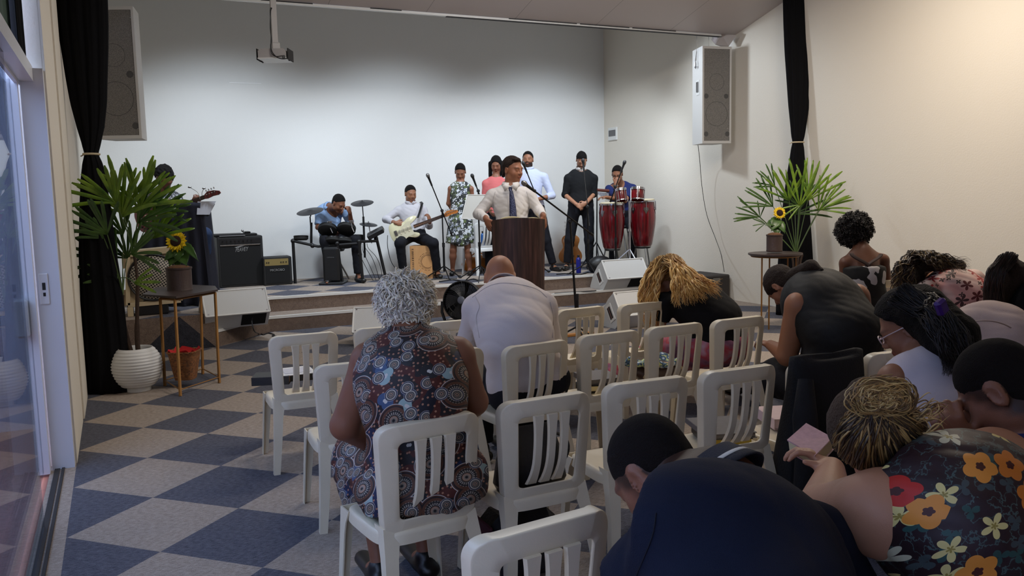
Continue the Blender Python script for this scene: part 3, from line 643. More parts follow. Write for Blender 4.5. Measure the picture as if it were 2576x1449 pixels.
o_ = t.math('MAXIMUM', t.math('LESS_THAN', a, .007), t.math('LESS_THAN', b, .007)); t.link(t.mix(o_, (24, 22, 22), (190, 180, 164)), t.b.inputs['Base Color'])
MB().lathe([(.0001, .055), (Rr*.4, .05), (Rr*.8, .03), (Rr, 0)], 48, ctr-vec((0, .01, 0)), (0, -1, 0)).build('round_mesh', t.m, e)
MB().lathe([(Rr, .0), (Rr*1.06, .01), (Rr*1.1, 0), (Rr*1.1, -.2), (Rr*.99, -.2), (Rr*.99, 0)], 48, ctr-vec((0, .01, 0)), (0, -1, 0)).build('rim', M_black, e)
bx = MB(); bx.rbox((BLp[0]-.01, YS-.02, S2), (BLp[0]+.05, YS+.25, BLp[2]-.02), .004); bx.rbox((BLp[0]+.08, YS, S2+.003), (BRp[0]-.12, YS+.3, BLp[2]-.022), .01); 
bx.build('lower_box', M_black, e)
bx = MB(); bx.rbox((BLp[0]-.01, YS-.03, S2+.001), (BLp[0]+.045, YS-.005, BLp[2]-.02), .004); bx.build('foot', M_wood, e)

p = aty(577, 208, YB-.004); q = aty(657, 209, YB-.004); tag(MB().box((p[0], YB-.006, p[2]-.006), (q[0], YB-.001, p[2]+.006)).build('wall_streak', mat('bright_white_streak', (240, 240, 240), .5), smooth=False), 'thin white streak on the back wall left of the stage', 'tape')  # pale streak on the wall, built as a thin white strip
# ---------------------------------------------------------------- lectern on a low carpeted riser
M_ldark = None
t = NT('dark_laminate_wood'); c = t.coord('Object'); mp = t.n('ShaderNodeMapping'); mp.inputs['Scale'].default_value = (26, 26, 1.6); t.link(c, mp.inputs[0])
n = t.noise(mp.outputs[0], 1.6, 6); t.link(t.ramp(n, [(.3, (30, 19, 17)), (.52, (58, 38, 33)), (.72, (82, 56, 50))], 'LINEAR'), t.b.inputs['Base Color']); t.b.inputs['Roughness'].default_value = .42; M_lect = t.m
DP = 8.05; pc = at(1303, 550, DP); ZP = .30
e = thing('riser_box', 'low carpeted riser box under the dark wooden lectern', 'riser', (pc[0], pc[1], 0))
q = [off((pc[0], pc[1], 0), a, b) for a, b in ((-.33, -.33), (.30, -.33), (.30, .75), (-.33, .75))]
MB().add([p for p in q]+[p+ZZ*ZP for p in q], [(3, 2, 1, 0), (4, 5, 6, 7), (0, 1, 5, 4), (1, 2, 6, 5), (2, 3, 7, 6), (3, 0, 4, 7)]).build('carpeted_box', M_riser, e, smooth=False)
lect = thing('lectern', 'tall dark brown lectern with curved front and arched top', 'lectern', (pc[0], pc[1], ZP))
hwl = 68/FL*DP; ztl = pc[2]; G = []
for j in range(13):
    v = j/12; row = []
    for i in range(25):
        u = -1+2*i/24; zt = ztl-.012+.022*(1-u*u); w = hwl*(1.0-.10*v)
        row.append(off((pc[0], pc[1], zt+(ZP-zt)*v), u*w, -.13*math.sqrt(max(0, 1-u*u*.86))+.05, 0))
    G.append(row)
MB().sheet(G, .02).build('front_panel', M_lect, lect)
for sx in (-1, 1):
    a = off((pc[0], pc[1], ZP), sx*hwl*.9, .02); b = off((pc[0], pc[1], ZP), sx*hwl*.86, .32); c1 = off((pc[0], pc[1], ztl-.06), sx*hwl*.94, .32); d1 = off((pc[0], pc[1], ztl-.02), sx*hwl*.98, .02)
    MB().add([a, b, c1, d1]+[p-RX*sx*.02 for p in (a, b, c1, d1)], [(0, 1, 2, 3), (7, 6, 5, 4), (0, 4, 5, 1), (1, 5, 6, 2), (2, 6, 7, 3), (3, 7, 4, 0)]).build('side_panel', M_lect, lect, smooth=False)
tp = [off((pc[0], pc[1], ztl-.035), sx*hwl*.97, dy, dz) for sx, dy, dz in ((-1, -.0, 0), (1, 0, 0), (1, .33, -.035), (-1, .33, -.035))]
MB().add(tp+[p-ZZ*.02 for p in tp], [(0, 1, 2, 3), (7, 6, 5, 4), (0, 4, 5, 1), (1, 5, 6, 2), (2, 6, 7, 3), (3, 7, 4, 0)]).build('desk_top', M_lect, lect, smooth=False)
M_page = mat('book_pages', (206, 192, 150), .7); M_cov = mat('book_cover_black', (26, 24, 26), .45); M_paper = mat('white_paper', (228, 228, 226), .6)
def book(c, w, l, h, rz, label, cover=None, page=None, group=None, tilt=0., place=True, name='book'):
    cover = cover or M_cov; page = page or M_page
    b = thing(name, label, 'book', c, rz, group)
    W = world(b)
    def L(mb): mb.v = [tuple(W @ Vector(v)) for v in mb.v]; return mb
    L(MB().rbox((-w/2+.004, -l/2+.005, .003), (w/2-.005, l/2-.005, h-.003), .002)).build('pages', page, b, smooth=False)
    m = MB(); m.rbox((-w/2, -l/2, 0), (w/2, l/2, .003), .001); m.rbox((-w/2, -l/2, h-.003), (w/2, l/2, h), .001); m.rbox((-w/2-.002, -l/2, 0), (-w/2+.003, l/2, h), .001); L(m).build('cover', cover, b, smooth=False)
    if tilt: b.rotation_euler = (tilt, 0, rz)
    return b
bb = off((pc[0], pc[1], ztl-.03), .06, .14)
e = thing('open_book', 'open book lying on the desk of the lectern', 'book', bb)
for sx, nm in ((-1, 'left_pages'), (1, 'right_pages')):
    G = [[off(bb, sx*.20*u+(-.02), -.1+.2*v, .004+.030*math.sin(u*PI*.75+.35)) for v in (0, .5, 1)] for u in np.linspace(0, 1, 9)]
    MB().sheet(G, .015).build(nm, M_page, e)
MB().prism([(-.23, -.005), (.20, -.005), (.20, 0), (-.23, 0)], off(bb, 0, -.11, .006), RX, ZZ, FY*.22).build('cover', M_cov, e, smooth=False)
# ---------------------------------------------------------------- microphone stands
def mic(mb_h, mb_g, p, d, s=1.):
    """p: tip of the head, d: direction from head to tail"""
    p = vec(p); d = vec(d)/np.linalg.norm(d)
    mb_g.lathe([(.0001, 0), (.014*s, .004), (.023*s, .016), (.0255*s, .03), (.025*s, .042), (.020*s, .052)], 16, p, d)
    mb_h.lathe([(.021*s, .050), (.021*s, .056), (.017*s, .062), (.0145*s, .10), (.012*s, .19), (.0001, .195)], 16, p, d)
def boom_stand(foot, clutch, tip, tail, label, legs=.28, r=.011, grp='microphone stands', boomr=.008, headm=None):
    foot, clutch, tip, tail = map(vec, (foot, clutch, tip, tail)); e = thing('microphone_stand', label, 'microphone stand', foot, 0, grp)
    m = MB(); m.cyl(foot+ZZ*.12, clutch, r, r*.8, 10); m.cyl(foot+ZZ*.10, foot+ZZ*.45, r*1.4, r*1.4, 10); m.build('pole', M_blackm, e)
    for k in range(3):
        a = k*2*PI/3+.4; dv = vec((math.cos(a), math.sin(a), 0)); m = MB(); m.cyl(foot+ZZ*.17+dv*.01, foot+dv*legs+ZZ*.012, .009, .008, 8); m.cyl(foot+dv*(legs-.01)+ZZ*.012, foot+dv*(legs+.03)+ZZ*.010, .012, .012, 8); m.build('leg', M_blackm, e)
    m = MB(); m.ell(clutch, .024, n=10, m=7); m.cyl(clutch-FY*.04, clutch+FY*.04, .014, .014, 10); m.build('clutch', M_black, e); MB().cyl(foot+ZZ*.44, foot+ZZ*.5, .02, .02, 10).build('height_clutch', M_black, e)
    d = (tail-tip)/np.linalg.norm(tail-tip); m = MB(); m.tube([tip+d*.10, tail], boomr, 8); m.cyl(tail, tail+d*.05, boomr*1.7, boomr*1.7, 8); m.build('boom', M_blackm, e)
    h, g = MB(), MB(); mic(h, g, tip, d, 1.0); mo = h.build('microphone', M_black, e); g.build('microphone_head', headm or mat('dark_mesh_head', (60, 60, 62), .5, metal=.5), mo)
    return e
def stagept(x, D): p = at(x, 500, D); return vec((p[0], p[1], S2))
# main preacher microphone
ft = at(1452, 800, 8.3); ft = vec((ft[0], ft[1], 0)); cl = at(1434, 556, 8.25)
boom_stand(ft, cl, at(1313, 457, 7.75), at(1484, 586, 8.42), 'black boom microphone stand reaching from the right to the lectern', legs=.3, r=.013, boomr=.009, headm=M_steel)
def mstand(x, D, yc, tip, tail, label, **kw): p = stagept(x, D); return boom_stand(p, at(x, yc, D), at(*tip), at(*tail), label, **kw)
mstand(1112, 11.55, 530, (1074, 436, 11.3), (1134, 585, 11.7), 'black microphone stand between the guitarist and the woman in printed dress', headm=M_steel)
mstand(1203, 11.5, 480, (1186, 437, 11.4), (1218, 520, 11.6), 'microphone stand in front of the woman in pink blouse')
mstand(1345, 11.9, 480, (1314, 405, 11.7), (1352, 500, 11.9), 'microphone stand rising in front of the bearded man in pale blue')
mstand(1478, 11.7, 520, (1466, 398, 11.8), (1482, 560, 11.7), 'upright microphone stand in front of the man in black shirt')
mstand(1548, 11.85, 470, (1573, 403, 11.8), (1538, 500, 11.9), 'microphone stand with black microphone above the red bongos')
# bottle shapes
def bottle(x, D, w, h, c, label, cap=(30, 30, 32), z=None):
    p = stagept(x, D); p[2] = S2 if z is None else z; e = thing('bottle', label, 'bottle', p)
    MB().lathe([(.0001, 0), (w, .002), (w, h*.72), (w*.8, h*.82), (w*.45, h*.86), (w*.45, h*.9)], 20, p, caps=False).build('body', mat('bottle_'+str(c[2]), c, .25), e)
    MB().lathe([(w*.5, h*.88), (w*.52, h*.99), (.0001, h)], 16, p).build('cap', mat('cap_dark', cap, .4), e)
bottle(1453, 11.95, .035, .26, (28, 34, 130), 'dark blue bottle standing on the stage at the black shirt man\'s feet')
# music stand with pale board
e = thing('music_stand', 'music stand with large pale sheet board left of the preacher', 'music stand', stagept(1205, 11.0))
q = [at(1176, 490, 11.0), at(1225, 490, 11.1), at(1208, 551, 10.95), at(1161, 550, 10.85)]
MB().add(q+[p+FY*.012 for p in q], [(0, 1, 2, 3), (7, 6, 5, 4), (0, 4, 5, 1), (1, 5, 6, 2), (2, 6, 7, 3), (3, 7, 4, 0)]).build('board', mat('pale_board', (186, 184, 178), .6), e, smooth=False)
m = MB(); 
for a, b in ((0, 1), (1, 2), (2, 3), (3, 0)): m.cyl(q[a]-FY*.002, q[b]-FY*.002, .006, .006, 6)
m.build('board_edge', M_trimw, e)
f1 = stagept(1204, 11.05); m = MB(); m.cyl(f1+ZZ*.1, at(1204, 552, 11.05), .011, .009, 8); m.build('pole', M_blackm, e)
for k in range(3):
    a = k*2*PI/3; MB().cyl(f1+ZZ*.2, f1+vec((math.cos(a)*.25, math.sin(a)*.25, .01)), .007, .007, 8).build('leg', M_blackm, e)
# white stage chair behind it with blue bottle and orange cloth bag
M_wchair = mat('white_plastic', (214, 216, 216), .35)
pc2 = stagept(1195, 12.35); ch = thing('stage_chair', 'white plastic chair on the stage behind the music stand', 'chair', (0, 0, 0))
chair_meshes(ch, M_wchair); ch.location = tuple(pc2+vec((0, -.45, 0))); ch.rotation_euler = (0, 0, PI*.04)
pp = stagept(1212, 12.2); bottle(1212, 12.15, .03, .24, (38, 96, 170), 'bright blue bottle standing on the white stage chair', z=S2+.385)
bx = off(stagept(1198, 12.45), 0, 0, 0); e = thing('cloth_bag', 'orange cloth bag lying under the white stage chair', 'bag', bx)
m = MB(); m.ell(bx+ZZ*.12, (.26, .14, .12), n=20, m=12); m.v = [tuple(vec(v)+vec((0, 0, .02*math.sin(v[0]*40)))) for v in m.v]; m.build('bag_body', mat('orange_cloth', (176, 104, 30), .7, var=.2), e)
MB().tube(bez(bx+vec((-.12, 0, .2)), bx+vec((-.1, 0, .32)), bx+vec((.1, 0, .32)), bx+vec((.12, 0, .2))), .008, 6).build('strap', mat('orange_cloth', (176, 104, 30)), e)
# ---------------------------------------------------------------- congas, bongos, chimes
t = NT('red_lacquer'); c = t.coord('Object'); mp = t.n('ShaderNodeMapping'); mp.inputs['Scale'].default_value = (30, 30, 1.); t.link(c, mp.inputs[0]); n = t.noise(mp.outputs[0], 1., 4)
t.link(t.ramp(n, [(.35, (72, 6, 14)), (.65, (124, 14, 24))], 'LINEAR'), t.b.inputs['Base Color']); t.b.inputs['Roughness'].default_value = .22; t.b.inputs['Coat Weight'].default_value = .5; M_red = t.m
M_skin = mat('drum_skin', (214, 200, 168), .6)
def conga(xc, yt, yb, wpx, D, label):
    a = at(xc, yt, D); b = at(xc, yb, D); R = wpx/2/FL*D; hgt = a[2]-b[2]; o = vec((b[0], b[1], b[2]))
    e = thing('conga_drum', label, 'conga drum', o, 0, 'red conga drums')
    MB().lathe([(R*.60, 0), (R*.70, .05*hgt), (R*.84, .25*hgt), (R*.96, .48*hgt), (R, .62*hgt), (R*.985, .78*hgt), (R*.92, .92*hgt), (R*.88, 1.0*hgt), (R*.80, 1.0*hgt), (R*.55, .02*hgt)], 48, o).build('shell', M_red, e, angle=60)
    MB().lathe([(.0001, hgt+.03), (R*.80, hgt+.028), (R*.90, hgt+.018), (R*.93, hgt-.015)], 40, o).build('drum_head', M_skin, e)
    MB().lathe([(R*.93, hgt-.02), (R*.98, hgt-.016), (R*.98, hgt+.006), (R*.93, hgt+.006)], 40, o).build('rim', M_chrome, e)
    MB().lathe([(R*.60, -.004), (R*.63, 0), (R*.64, .03), (R*.61, .03)], 40, o).build('base_ring', M_steel, e)
    for k in range(6):
        an = 2*PI*k/6-1.9; d = vec((math.cos(an), math.sin(an), 0)); m = MB(); p1 = o+d*R*.99+ZZ*(hgt-.01); p2 = o+d*R*1.02+ZZ*(hgt*.80)
        m.tube([p1, p2], .006, 6); s = np.cross(d, ZZ); m.prism([(-.032, .04), (.032, .04), (.036, .01), (0, -.055), (-.036, .01)], p2-d*.015, s, ZZ, d*.012); m.build('tension_lug', M_chrome, e)
    return e
conga(1540, 513, 626, 64*1.0, 12.2, 'red conga drum at left behind the chrome stand'); 
conga(1617, 505, 620, 66, 12.35, 'red conga drum at right next to the white wall')
for o_ in [o for o in bpy.data.objects if o.name.startswith('conga_drum')]: pass
# conga support feet reach the stage
ch_ = thing('conga_stand', 'low wooden and metal stand carrying both red conga drums', 'stand', stagept(1578, 12.3))
for xc, yb, D in ((1540, 626, 12.2), (1617, 620, 12.35)):
    b = at(xc, yb, D); m = MB(); m.lathe([(.10, 0), (.12, .012), (.10, .024)], 24, b-ZZ*.026); 
    m.build('support_ring', M_steel, ch_)
    for k in range(3):
        an = k*2*PI/3+.3; d = vec((math.cos(an), math.sin(an), 0)); MB().cyl(b+d*.10-ZZ*.02, vec((b[0], b[1], S2))+d*.17, .011, .011, 8).build('leg', M_steel, ch_)
# bongos on chrome stand
DB = 11.75; fb_ = stagept(1583, DB); e = thing('bongo_stand', 'chrome tripod stand holding the red bongos', 'stand', fb_)
m = MB(); m.cyl(fb_+ZZ*.1, at(1583, 505, DB), .017, .014, 14); m.cyl(at(1583, 582, DB), at(1583, 576, DB), .026, .026, 14); m.build('pole', M_chrome, e)
for k in range(3):
    an = 2*PI*k/3+.5; d = vec((math.cos(an), math.sin(an), 0)); m = MB(); m.cyl(fb_+ZZ*.34, fb_+d*.36+ZZ*.02, .011, .011, 10); m.cyl(fb_+ZZ*.14, fb_+d*.21+ZZ*.16, .006, .006, 8); m.cyl(fb_+d*.35+ZZ*.018, fb_+d*.40+ZZ*.012, .017, .012, 10); m.build('leg', M_chrome, e)
def bongo(xc, yc, r, D, tilt, label):
    c = at(xc, yc, D); ax = FY*.22+ZZ*.95+RX*tilt*.6; ax /= np.linalg.norm(ax); h = .17; o = c-ax*h/2
    e = thing('bongo_drum', label, 'bongo drum', o, 0, 'red bongo drums')
    MB().lathe([(r*.9, 0), (r*.97, h*.3), (r, h*.7), (r*.97, h), (r*.9, h), (r*.84, .0)], 36, o, ax).build('shell', M_red, e)
    MB().lathe([(.0001, h+.012), (r*.9, h+.010), (r*.98, h)], 36, o, ax).build('drum_head', M_skin, e)
    m = MB()
    for z_, q in ((h*.88, 1.06), (h*.99, 1.06), (.01, 1.0)): m.lathe([(r*q*.97, -.006), (r*q*1.03, -.006), (r*q*1.03, .008), (r*q*.97, .008), (r*q*.97, -.006)], 36, o+ax*z_, ax)
    A_, B_, _ = frame(ax)
    for k in range(5):
        an = 2*PI*k/5+.5; d = A_*math.cos(an)+B_*math.sin(an); m.cyl(o+d*r*1.06+ax*h*.95, o+d*r*1.02-ax*.01, .006, .006, 6)
    m.build('hoop', M_chrome, e); return e
bongo(1563, 491, .075, DB-.03, -.15, 'small red bongo drum at left on the chrome stand'); bongo(1604, 489, .094, DB-.02, .12, 'larger red bongo drum at right on the chrome stand')
m_ = thing('bar_chimes', 'row of small bar chimes hanging from a brown bar behind the congas', 'chimes', stagept(1515, 12.5))
a, b = at(1502, 478, 12.45), at(1532, 480, 12.5); MB().cyl(a, b, .022, .022, 8).build('bar', mat('brown_bar', (96, 44, 36), .5), m_)
for k in range(16):
    p = a+(b-a)*(k+.5)/16; MB().cyl(p-ZZ*.03, p-ZZ*(.06+.006*k), .004, .004, 6).build('chime', M_chrome, m_)
pc3 = stagept(1499, 12.3); MB().cyl(pc3+ZZ*.1, a, .01, .01, 8).build('pole', M_blackm, m_)
for k in range(3):
    an = 2*PI*k/3+.2; MB().cyl(pc3+ZZ*.42, pc3+vec((math.cos(an)*.26, math.sin(an)*.26, .012)), .009, .008, 8).build('leg', M_blackm, m_)
# dark case leaning behind the man in black
e = thing('gig_bag', 'dark soft case lying on the stage below the left conga', 'case', stagept(1508, 12.0)); p = stagept(1508, 12.0)
m = MB(); m.ell(p+ZZ*.10, (.2, .14, .14), n=18, m=10); m.v = [(v[0], v[1], max(v[2], S2+.001)) for v in m.v]; m.build('case_body', M_black, e)
# ---------------------------------------------------------------- guitars
def guitar_outline(kind):
    if kind == 'acoustic':
        base = [(0, .0), (.09, .004), (.155, .035), (.185, .10), (.175, .165), (.135, .225), (.118, .262), (.128, .31), (.142, .36), (.13, .41), (.085, .445), (.03, .452)]
        return base+[(-x, y) for x, y in base[::-1][:-1]]
    if kind == 'strat':
        return [(0, -.01), (.08, .0), (.14, .035), (.165, .09), (.155, .15), (.125, .20), (.118, .25), (.14, .30), (.160, .35), (.158, .40), (.13, .425), (.098, .40), (.075, .345), (.04, .33), (-.035, .33), (-.065, .35), (-.085, .40), (-.115, .455), (-.145, .455), (-.162, .41), (-.158, .33), (-.128, .255), (-.122, .20), (-.15, .14), (-.165, .08), (-.145, .025), (-.09, -.002)]
    return [(0, 0), (.08, .005), (.14, .05), (.16, .12), (.14, .2), (.125, .27), (.145, .35), (.15, .42), (.12, .45), (.08, .41), (.05, .37), (-.04, .37), (-.07, .42), (-.10, .5), (-.14, .53), (-.16, .47), (-.15, .35), (-.125, .26), (-.15, .17), (-.165, .1), (-.14, .03), (-.08, .0)]
def guitar(o, up, face, kind, body_m, neck_l, th, label, scale=1., head_m=None, guard=None):
    """o: bottom of the body, up: towards the headstock, face: direction the strings look"""
    o = vec(o); up = vec(up)/np.linalg.norm(up); face = vec(face); face -= up*(face @ up); face /= np.linalg.norm(face); rt = np.cross(up, face)
    e = thing({'acoustic': 'acoustic_guitar', 'strat': 'electric_guitar', 'bass': 'bass_guitar'}[kind], label, 'guitar', o)
    ol = [(x*scale, y*scale) for x, y in guitar_outline(kind)]; ol2 = spline([(x, y, 0) for x, y in ol+ol[:1]], 4)[:-1]; ol2 = [(p[0], p[1]) for p in ol2]
    m = MB(); n = len(ol2); cen = np.mean(ol2, axis=0); rings = []
    for k, z in ((.94, -th/2), (1., -th/2+.008), (1., th/2-.008), (.94, th/2)): rings.append([o+rt*(cen[0]+(x-cen[0])*k)+up*(cen[1]+(y-cen[1])*k)+face*z for x, y in ol2])
    m.add([p for r in rings for p in r], [(i*n+k, i*n+(k+1) % n, (i+1)*n+(k+1) % n, (i+1)*n+k) for i in range(3) for k in range(n)]+[tuple(range(n))[::-1], tuple(range(3*n, 4*n))]); m.build('body', body_m, e, angle=50)
    top = max(y for x, y in ol)*scale if False else (.40*scale if kind != 'acoustic' else .44*scale); nb = top-.02
    M_neck = mat('rosewood', (70, 46, 36), .45); M_maple = mat('maple_neck', (176, 112, 56), .35)
    MB().prism([(-.026, nb), (.026, nb), (.021, nb+neck_l), (-.021, nb+neck_l)], o+face*(th/2-.006), rt, up, face*.014).build('fretboard', M_neck, e, smooth=False)
    m = MB()
    for k in range(15): yy = nb+neck_l*(1-2**(-k/12.))*1.25; m.prism([(-.024, yy), (.024, yy), (.024, yy+.002), (-.024, yy+.002)], o+face*(th/2+.008), rt, up, face*.0015) if yy < nb+neck_l else None
    m.build('frets', M_chrome, e, smooth=False)
    MB().tube([o+up*nb+face*(th/2-.012), o+up*(nb+neck_l)+face*(th/2-.012)], [.022, .019], 10).build('neck', head_m or M_maple, e)
    hy = nb+neck_l; hd = [(-.02, hy), (.02, hy), (.03, hy+.03), (.034, hy+.12), (.026, hy+.17), (.0, hy+.18), (-.012, hy+.155), (-.03, hy+.14), (-.032, hy+.05)]
    if kind != 'acoustic': hd = [(-.02, hy), (.022, hy), (.028, hy+.03), (.022, hy+.10), (.03, hy+.17), (.018, hy+.2), (-.01, hy+.19), (-.035, hy+.13), (-.048, hy+.05)]
    head = MB().prism(hd, o+face*(th/2-.012), rt, up, face*.014).build('headstock', head_m or M_maple, e, smooth=False)
    m = MB()
    for k in range(4 if kind == 'bass' else 6):
        q = o+up*(hy+.04+.026*k*(1.3 if kind == 'bass' else 1))+rt*(-.05 if kind != 'acoustic' else (.04 if k % 2 else -.04))+face*(th/2); m.cyl(q, q+rt*(-.018 if kind != 'acoustic' else (.018 if k % 2 else -.018)), .008, .006, 8); m.cyl(q+rt*.035, q+rt*.035+face*.012, .007, .007, 8)
    m.build('tuners', M_chrome, head)
    if kind == 'acoustic':
        MB().lathe([(.0001, 0), (.05*scale, 0)], 28, o+up*.30*scale+face*(th/2+.001), face).build('sound_hole', M_dark, e); MB().lathe([(.052*scale, 0), (.062*scale, 0)], 28, o+up*.30*scale+face*(th/2+.0015), face).build('rosette', M_neck, e)
        MB().prism([(-.06, .10), (.06, .10), (.06, .125), (-.06, .125)], o+face*(th/2), rt, up, face*.01).build('bridge', M_neck, e, smooth=False)
    else:
        if guard: MB().prism([(.03, .06), (.11, .09), (.135, .15), (.10, .24), (.10, .34), (.05, .32), (-.05, .31), (-.09, .35), (-.10, .28), (-.05, .16)], o+face*(th/2+.0005), rt, up, face*.002).build('pickguard', guard, e, smooth=False)
        m = MB(); [m.prism([(-.038, y), (.038, y), (.038, y+.018), (-.038, y+.018)], o+face*(th/2+.003), rt, up, face*.006) for y in (.14, .20, .26)]; m.build('pickups', mat('cream_pickup', (226, 216, 190), .4), e, smooth=False)
        m = MB(); m.prism([(-.035, .06), (.035, .06), (.035, .10), (-.035, .10)], o+face*(th/2), rt, up, face*.012); m.build('bridge', M_chrome, e, smooth=False)
        m = MB(); [m.cyl(o+rt*x+up*y+face*th/2, o+rt*x+up*y+face*(th/2+.012), .011, .009, 12) for x, y in ((.075, .06), (.10, .085), (.115, .12))]; m.build('knobs', M_black, e)
    m = MB(); ns = 4 if kind == 'bass' else 6
    for k in range(ns): x = -.017+.034*k/(ns-1); m.cyl(o+rt*x+up*.09+face*(th/2+.014), o+rt*x*.8+up*(hy+.03)+face*(th/2+.011), .0009, .0009, 4)
    m.build('strings', M_steel, e); return e
t = NT('cedar_guitar'); c = t.coord('Object'); mp = t.n('ShaderNodeMapping'); mp.inputs['Scale'].default_value = (80, 80, 4); t.link(c, mp.inputs[0]); t.link(t.mix(t.noise(mp.outputs[0], 1, 3), (176, 108, 52), (204, 136, 70)), t.b.inputs['Base Color']); t.b.inputs['Roughness'].default_value = .3
g0 = stagept(1432, 13.55); g0[2] = S2+.01
guitar(g0, (.10, .12, 1), -FY, 'acoustic', t.m, .30, .09, 'amber acoustic guitar leaning on the wall behind the black shirt man', scale=1.02)
# ---------------------------------------------------------------- cajon
e = thing('cajon', 'wooden box drum with printed round emblem under the seated guitarist', 'box drum', stagept(1058, 11.85)); pb_ = [at(1033, 692, 11.75), at(1088, 692, 11.72)]
a = vec((pb_[0][0], pb_[0][1], S2)); b = vec((pb_[1][0], pb_[1][1], S2)); ux = (b-a)/np.linalg.norm(b-a); uy = vec((-ux[1], ux[0], 0)); uy = uy if uy @ FY > 0 else -uy; wv = np.linalg.norm(b-a); hc = .46
t = NT('birch_ply'); c = t.coord('Object'); mp = t.n('ShaderNodeMapping'); mp.inputs['Scale'].default_value = (30, 30, 3); t.link(c, mp.inputs[0]); t.link(t.mix(t.noise(mp.outputs[0], 1, 3), (190, 138, 86), (212, 164, 112)), t.b.inputs['Base Color']); t.b.inputs['Roughness'].default_value = .4
q = [a, b, b+uy*.3, a+uy*.3]; MB().add(q+[p+ZZ*hc for p in q], [(3, 2, 1, 0), (4, 5, 6, 7), (0, 1, 5, 4), (1, 2, 6, 5), (2, 3, 7, 6), (3, 0, 4, 7)]).build('box', t.m, e, smooth=False)
M_ink = mat('dark_brown_ink', (74, 50, 34), .6)
m = MB(); cq = a+ux*wv*.80+ZZ*hc*.52-uy*.001
for r0, r1 in ((.125, .121), (.088, .084)):
    N = 48
    for k in range(N):
        if k % 3 == 2 and r0 > .1: continue
        t0, t1 = 2*PI*k/N, 2*PI*(k+1)/N; pts_ = [cq+ux*r*math.cos(t_)+ZZ*r*math.sin(t_)-uy*.0008 for r, t_ in ((r0, t0), (r0, t1), (r1, t1), (r1, t0))]
        if all((p_-a) @ ux < wv for p_ in pts_): m.add(pts_, [(0, 1, 2, 3)])
for k in range(30):
    an = 2*PI*k/30; p0 = cq+ux*.10*math.cos(an)+ZZ*.10*math.sin(an)
    if (p0-a) @ ux < wv-.015: m.add([p0-uy*.001+v_ for v_ in (ux*.006, ZZ*.008, -ux*.006, -ZZ*.006)], [(0, 1, 2, 3)])
for k in range(9): p0 = a+ux*wv*.45+ux*.006*k-ux*.03+ZZ*(.03+.006*(k % 3))-uy*.001; m.add([p0, p0+ux*.005, p0+ux*.005+ZZ*.006, p0+ZZ*.004], [(0, 1, 2, 3)])
m.build('round_emblem', M_ink, e, smooth=False)
m = MB()
for k in range(14):
    p0 = a+ux*.028+ZZ*(.07+.026*k)-uy*.001; s_ = .010+.006*((k*7) % 3)/2; m.add([p0, p0+ux*.026, p0+ux*.026+ZZ*s_, p0+ZZ*s_*.8], [(0, 1, 2, 3)])
m.build('side_print', M_ink, e, smooth=False)
# ---------------------------------------------------------------- glass door at the left and what lies outside
M_alu = mat('white_aluminium', (222, 224, 232), .35)
w = MB(); w.box((-.41, 5.27, 0), (-.297, YJ+.03, 2.22)); struct(w, 'trim_6', M_alu)
w = MB(); w.box((-.412, -1.2, 2.15), (-.345, 5.30, 2.23)); w.box((-.43, -1.2, 2.13), (-.412, 5.3, 2.19)); struct(w, 'trim_7', M_alu)
w = MB(); w.box((-.398, -1.2, -.01), (-.372, 5.27, .006)); w.box((-.362, -1.2, -.01), (-.348, 5.27, .008)); struct(w, 'trim_8', M_dark)
g = bpy.data.materials.new('door_glass'); g.use_nodes = True; nt = g.node_tree; nt.nodes.remove(nt.nodes['Principled BSDF'])
tr_ = nt.nodes.new('ShaderNodeBsdfTransparent'); tr_.inputs[0].default_value = (.82, .86, .9, 1); gl = nt.nodes.new('ShaderNodeBsdfGlossy'); gl.inputs['Roughness'].default_value = .01
lw = nt.nodes.new('ShaderNodeLayerWeight'); lw.inputs[0].default_value = .5; pw = nt.nodes.new('ShaderNodeMath'); pw.operation = 'POWER'; nt.links.new(lw.outputs['Facing'], pw.inputs[0]); pw.inputs[1].default_value = 4.; fr = nt.nodes.new('ShaderNodeMath'); fr.operation = 'MULTIPLY_ADD'; nt.links.new(pw.outputs[0], fr.inputs[0]); fr.inputs[1].default_value = .55; fr.inputs[2].default_value = .04; mx = nt.nodes.new('ShaderNodeMixShader')
nt.links.new(fr.outputs[0], mx.inputs[0]); nt.links.new(tr_.outputs[0], mx.inputs[1]); nt.links.new(gl.outputs[0], mx.inputs[2]); nt.links.new(mx.outputs[0], nt.nodes['Material Output'].inputs[0]); M_glass = g
def st2(name): e = thing(name, None, None); return tag(e, kind='structure')
d1 = st2('door_1'); MB().box((-.392, -1.15, .008), (-.386, 4.31, 2.15)).build('pane', M_glass, d1, smooth=False)
d2 = st2('door_2'); MB().box((-.482, 5.19, .003), (-.416, 5.262, 2.15)).build('stile', M_alu, d2, smooth=False)
MB().box((-.452, 3.2, .01), (-.446, 5.19, 2.15)).build('pane', M_glass, d2, smooth=False)
p = aty(58, 800, 5.17); MB().rbox((p[0]-.035, 5.12, p[2]-.105), (p[0]+.028, 5.188, p[2]+.105), .012).build('pull_handle', M_alu, d2)
p = aty(110, 727, 5.262); m = MB(); m.rbox((p[0]-.02, 5.256, p[2]-.085), (p[0]+.024, 5.271, p[2]+.085), .003)
d3 = thing('strike_plate', 'white metal lock strike plate on the door jamb at left', 'strike plate', (p[0], 5.256, p[2])); m.build('plate', M_alu, d3, smooth=False)
MB().box((p[0]-.006, 5.254, p[2]-.005), (p[0]+.010, 5.257, p[2]+.035)).build('latch_hole', M_dark, d3, smooth=False); MB().box((p[0]-.004, 5.254, p[2]-.04), (p[0]+.008, 5.257, p[2]-.02)).build('bolt_hole', M_dark, d3, smooth=False)
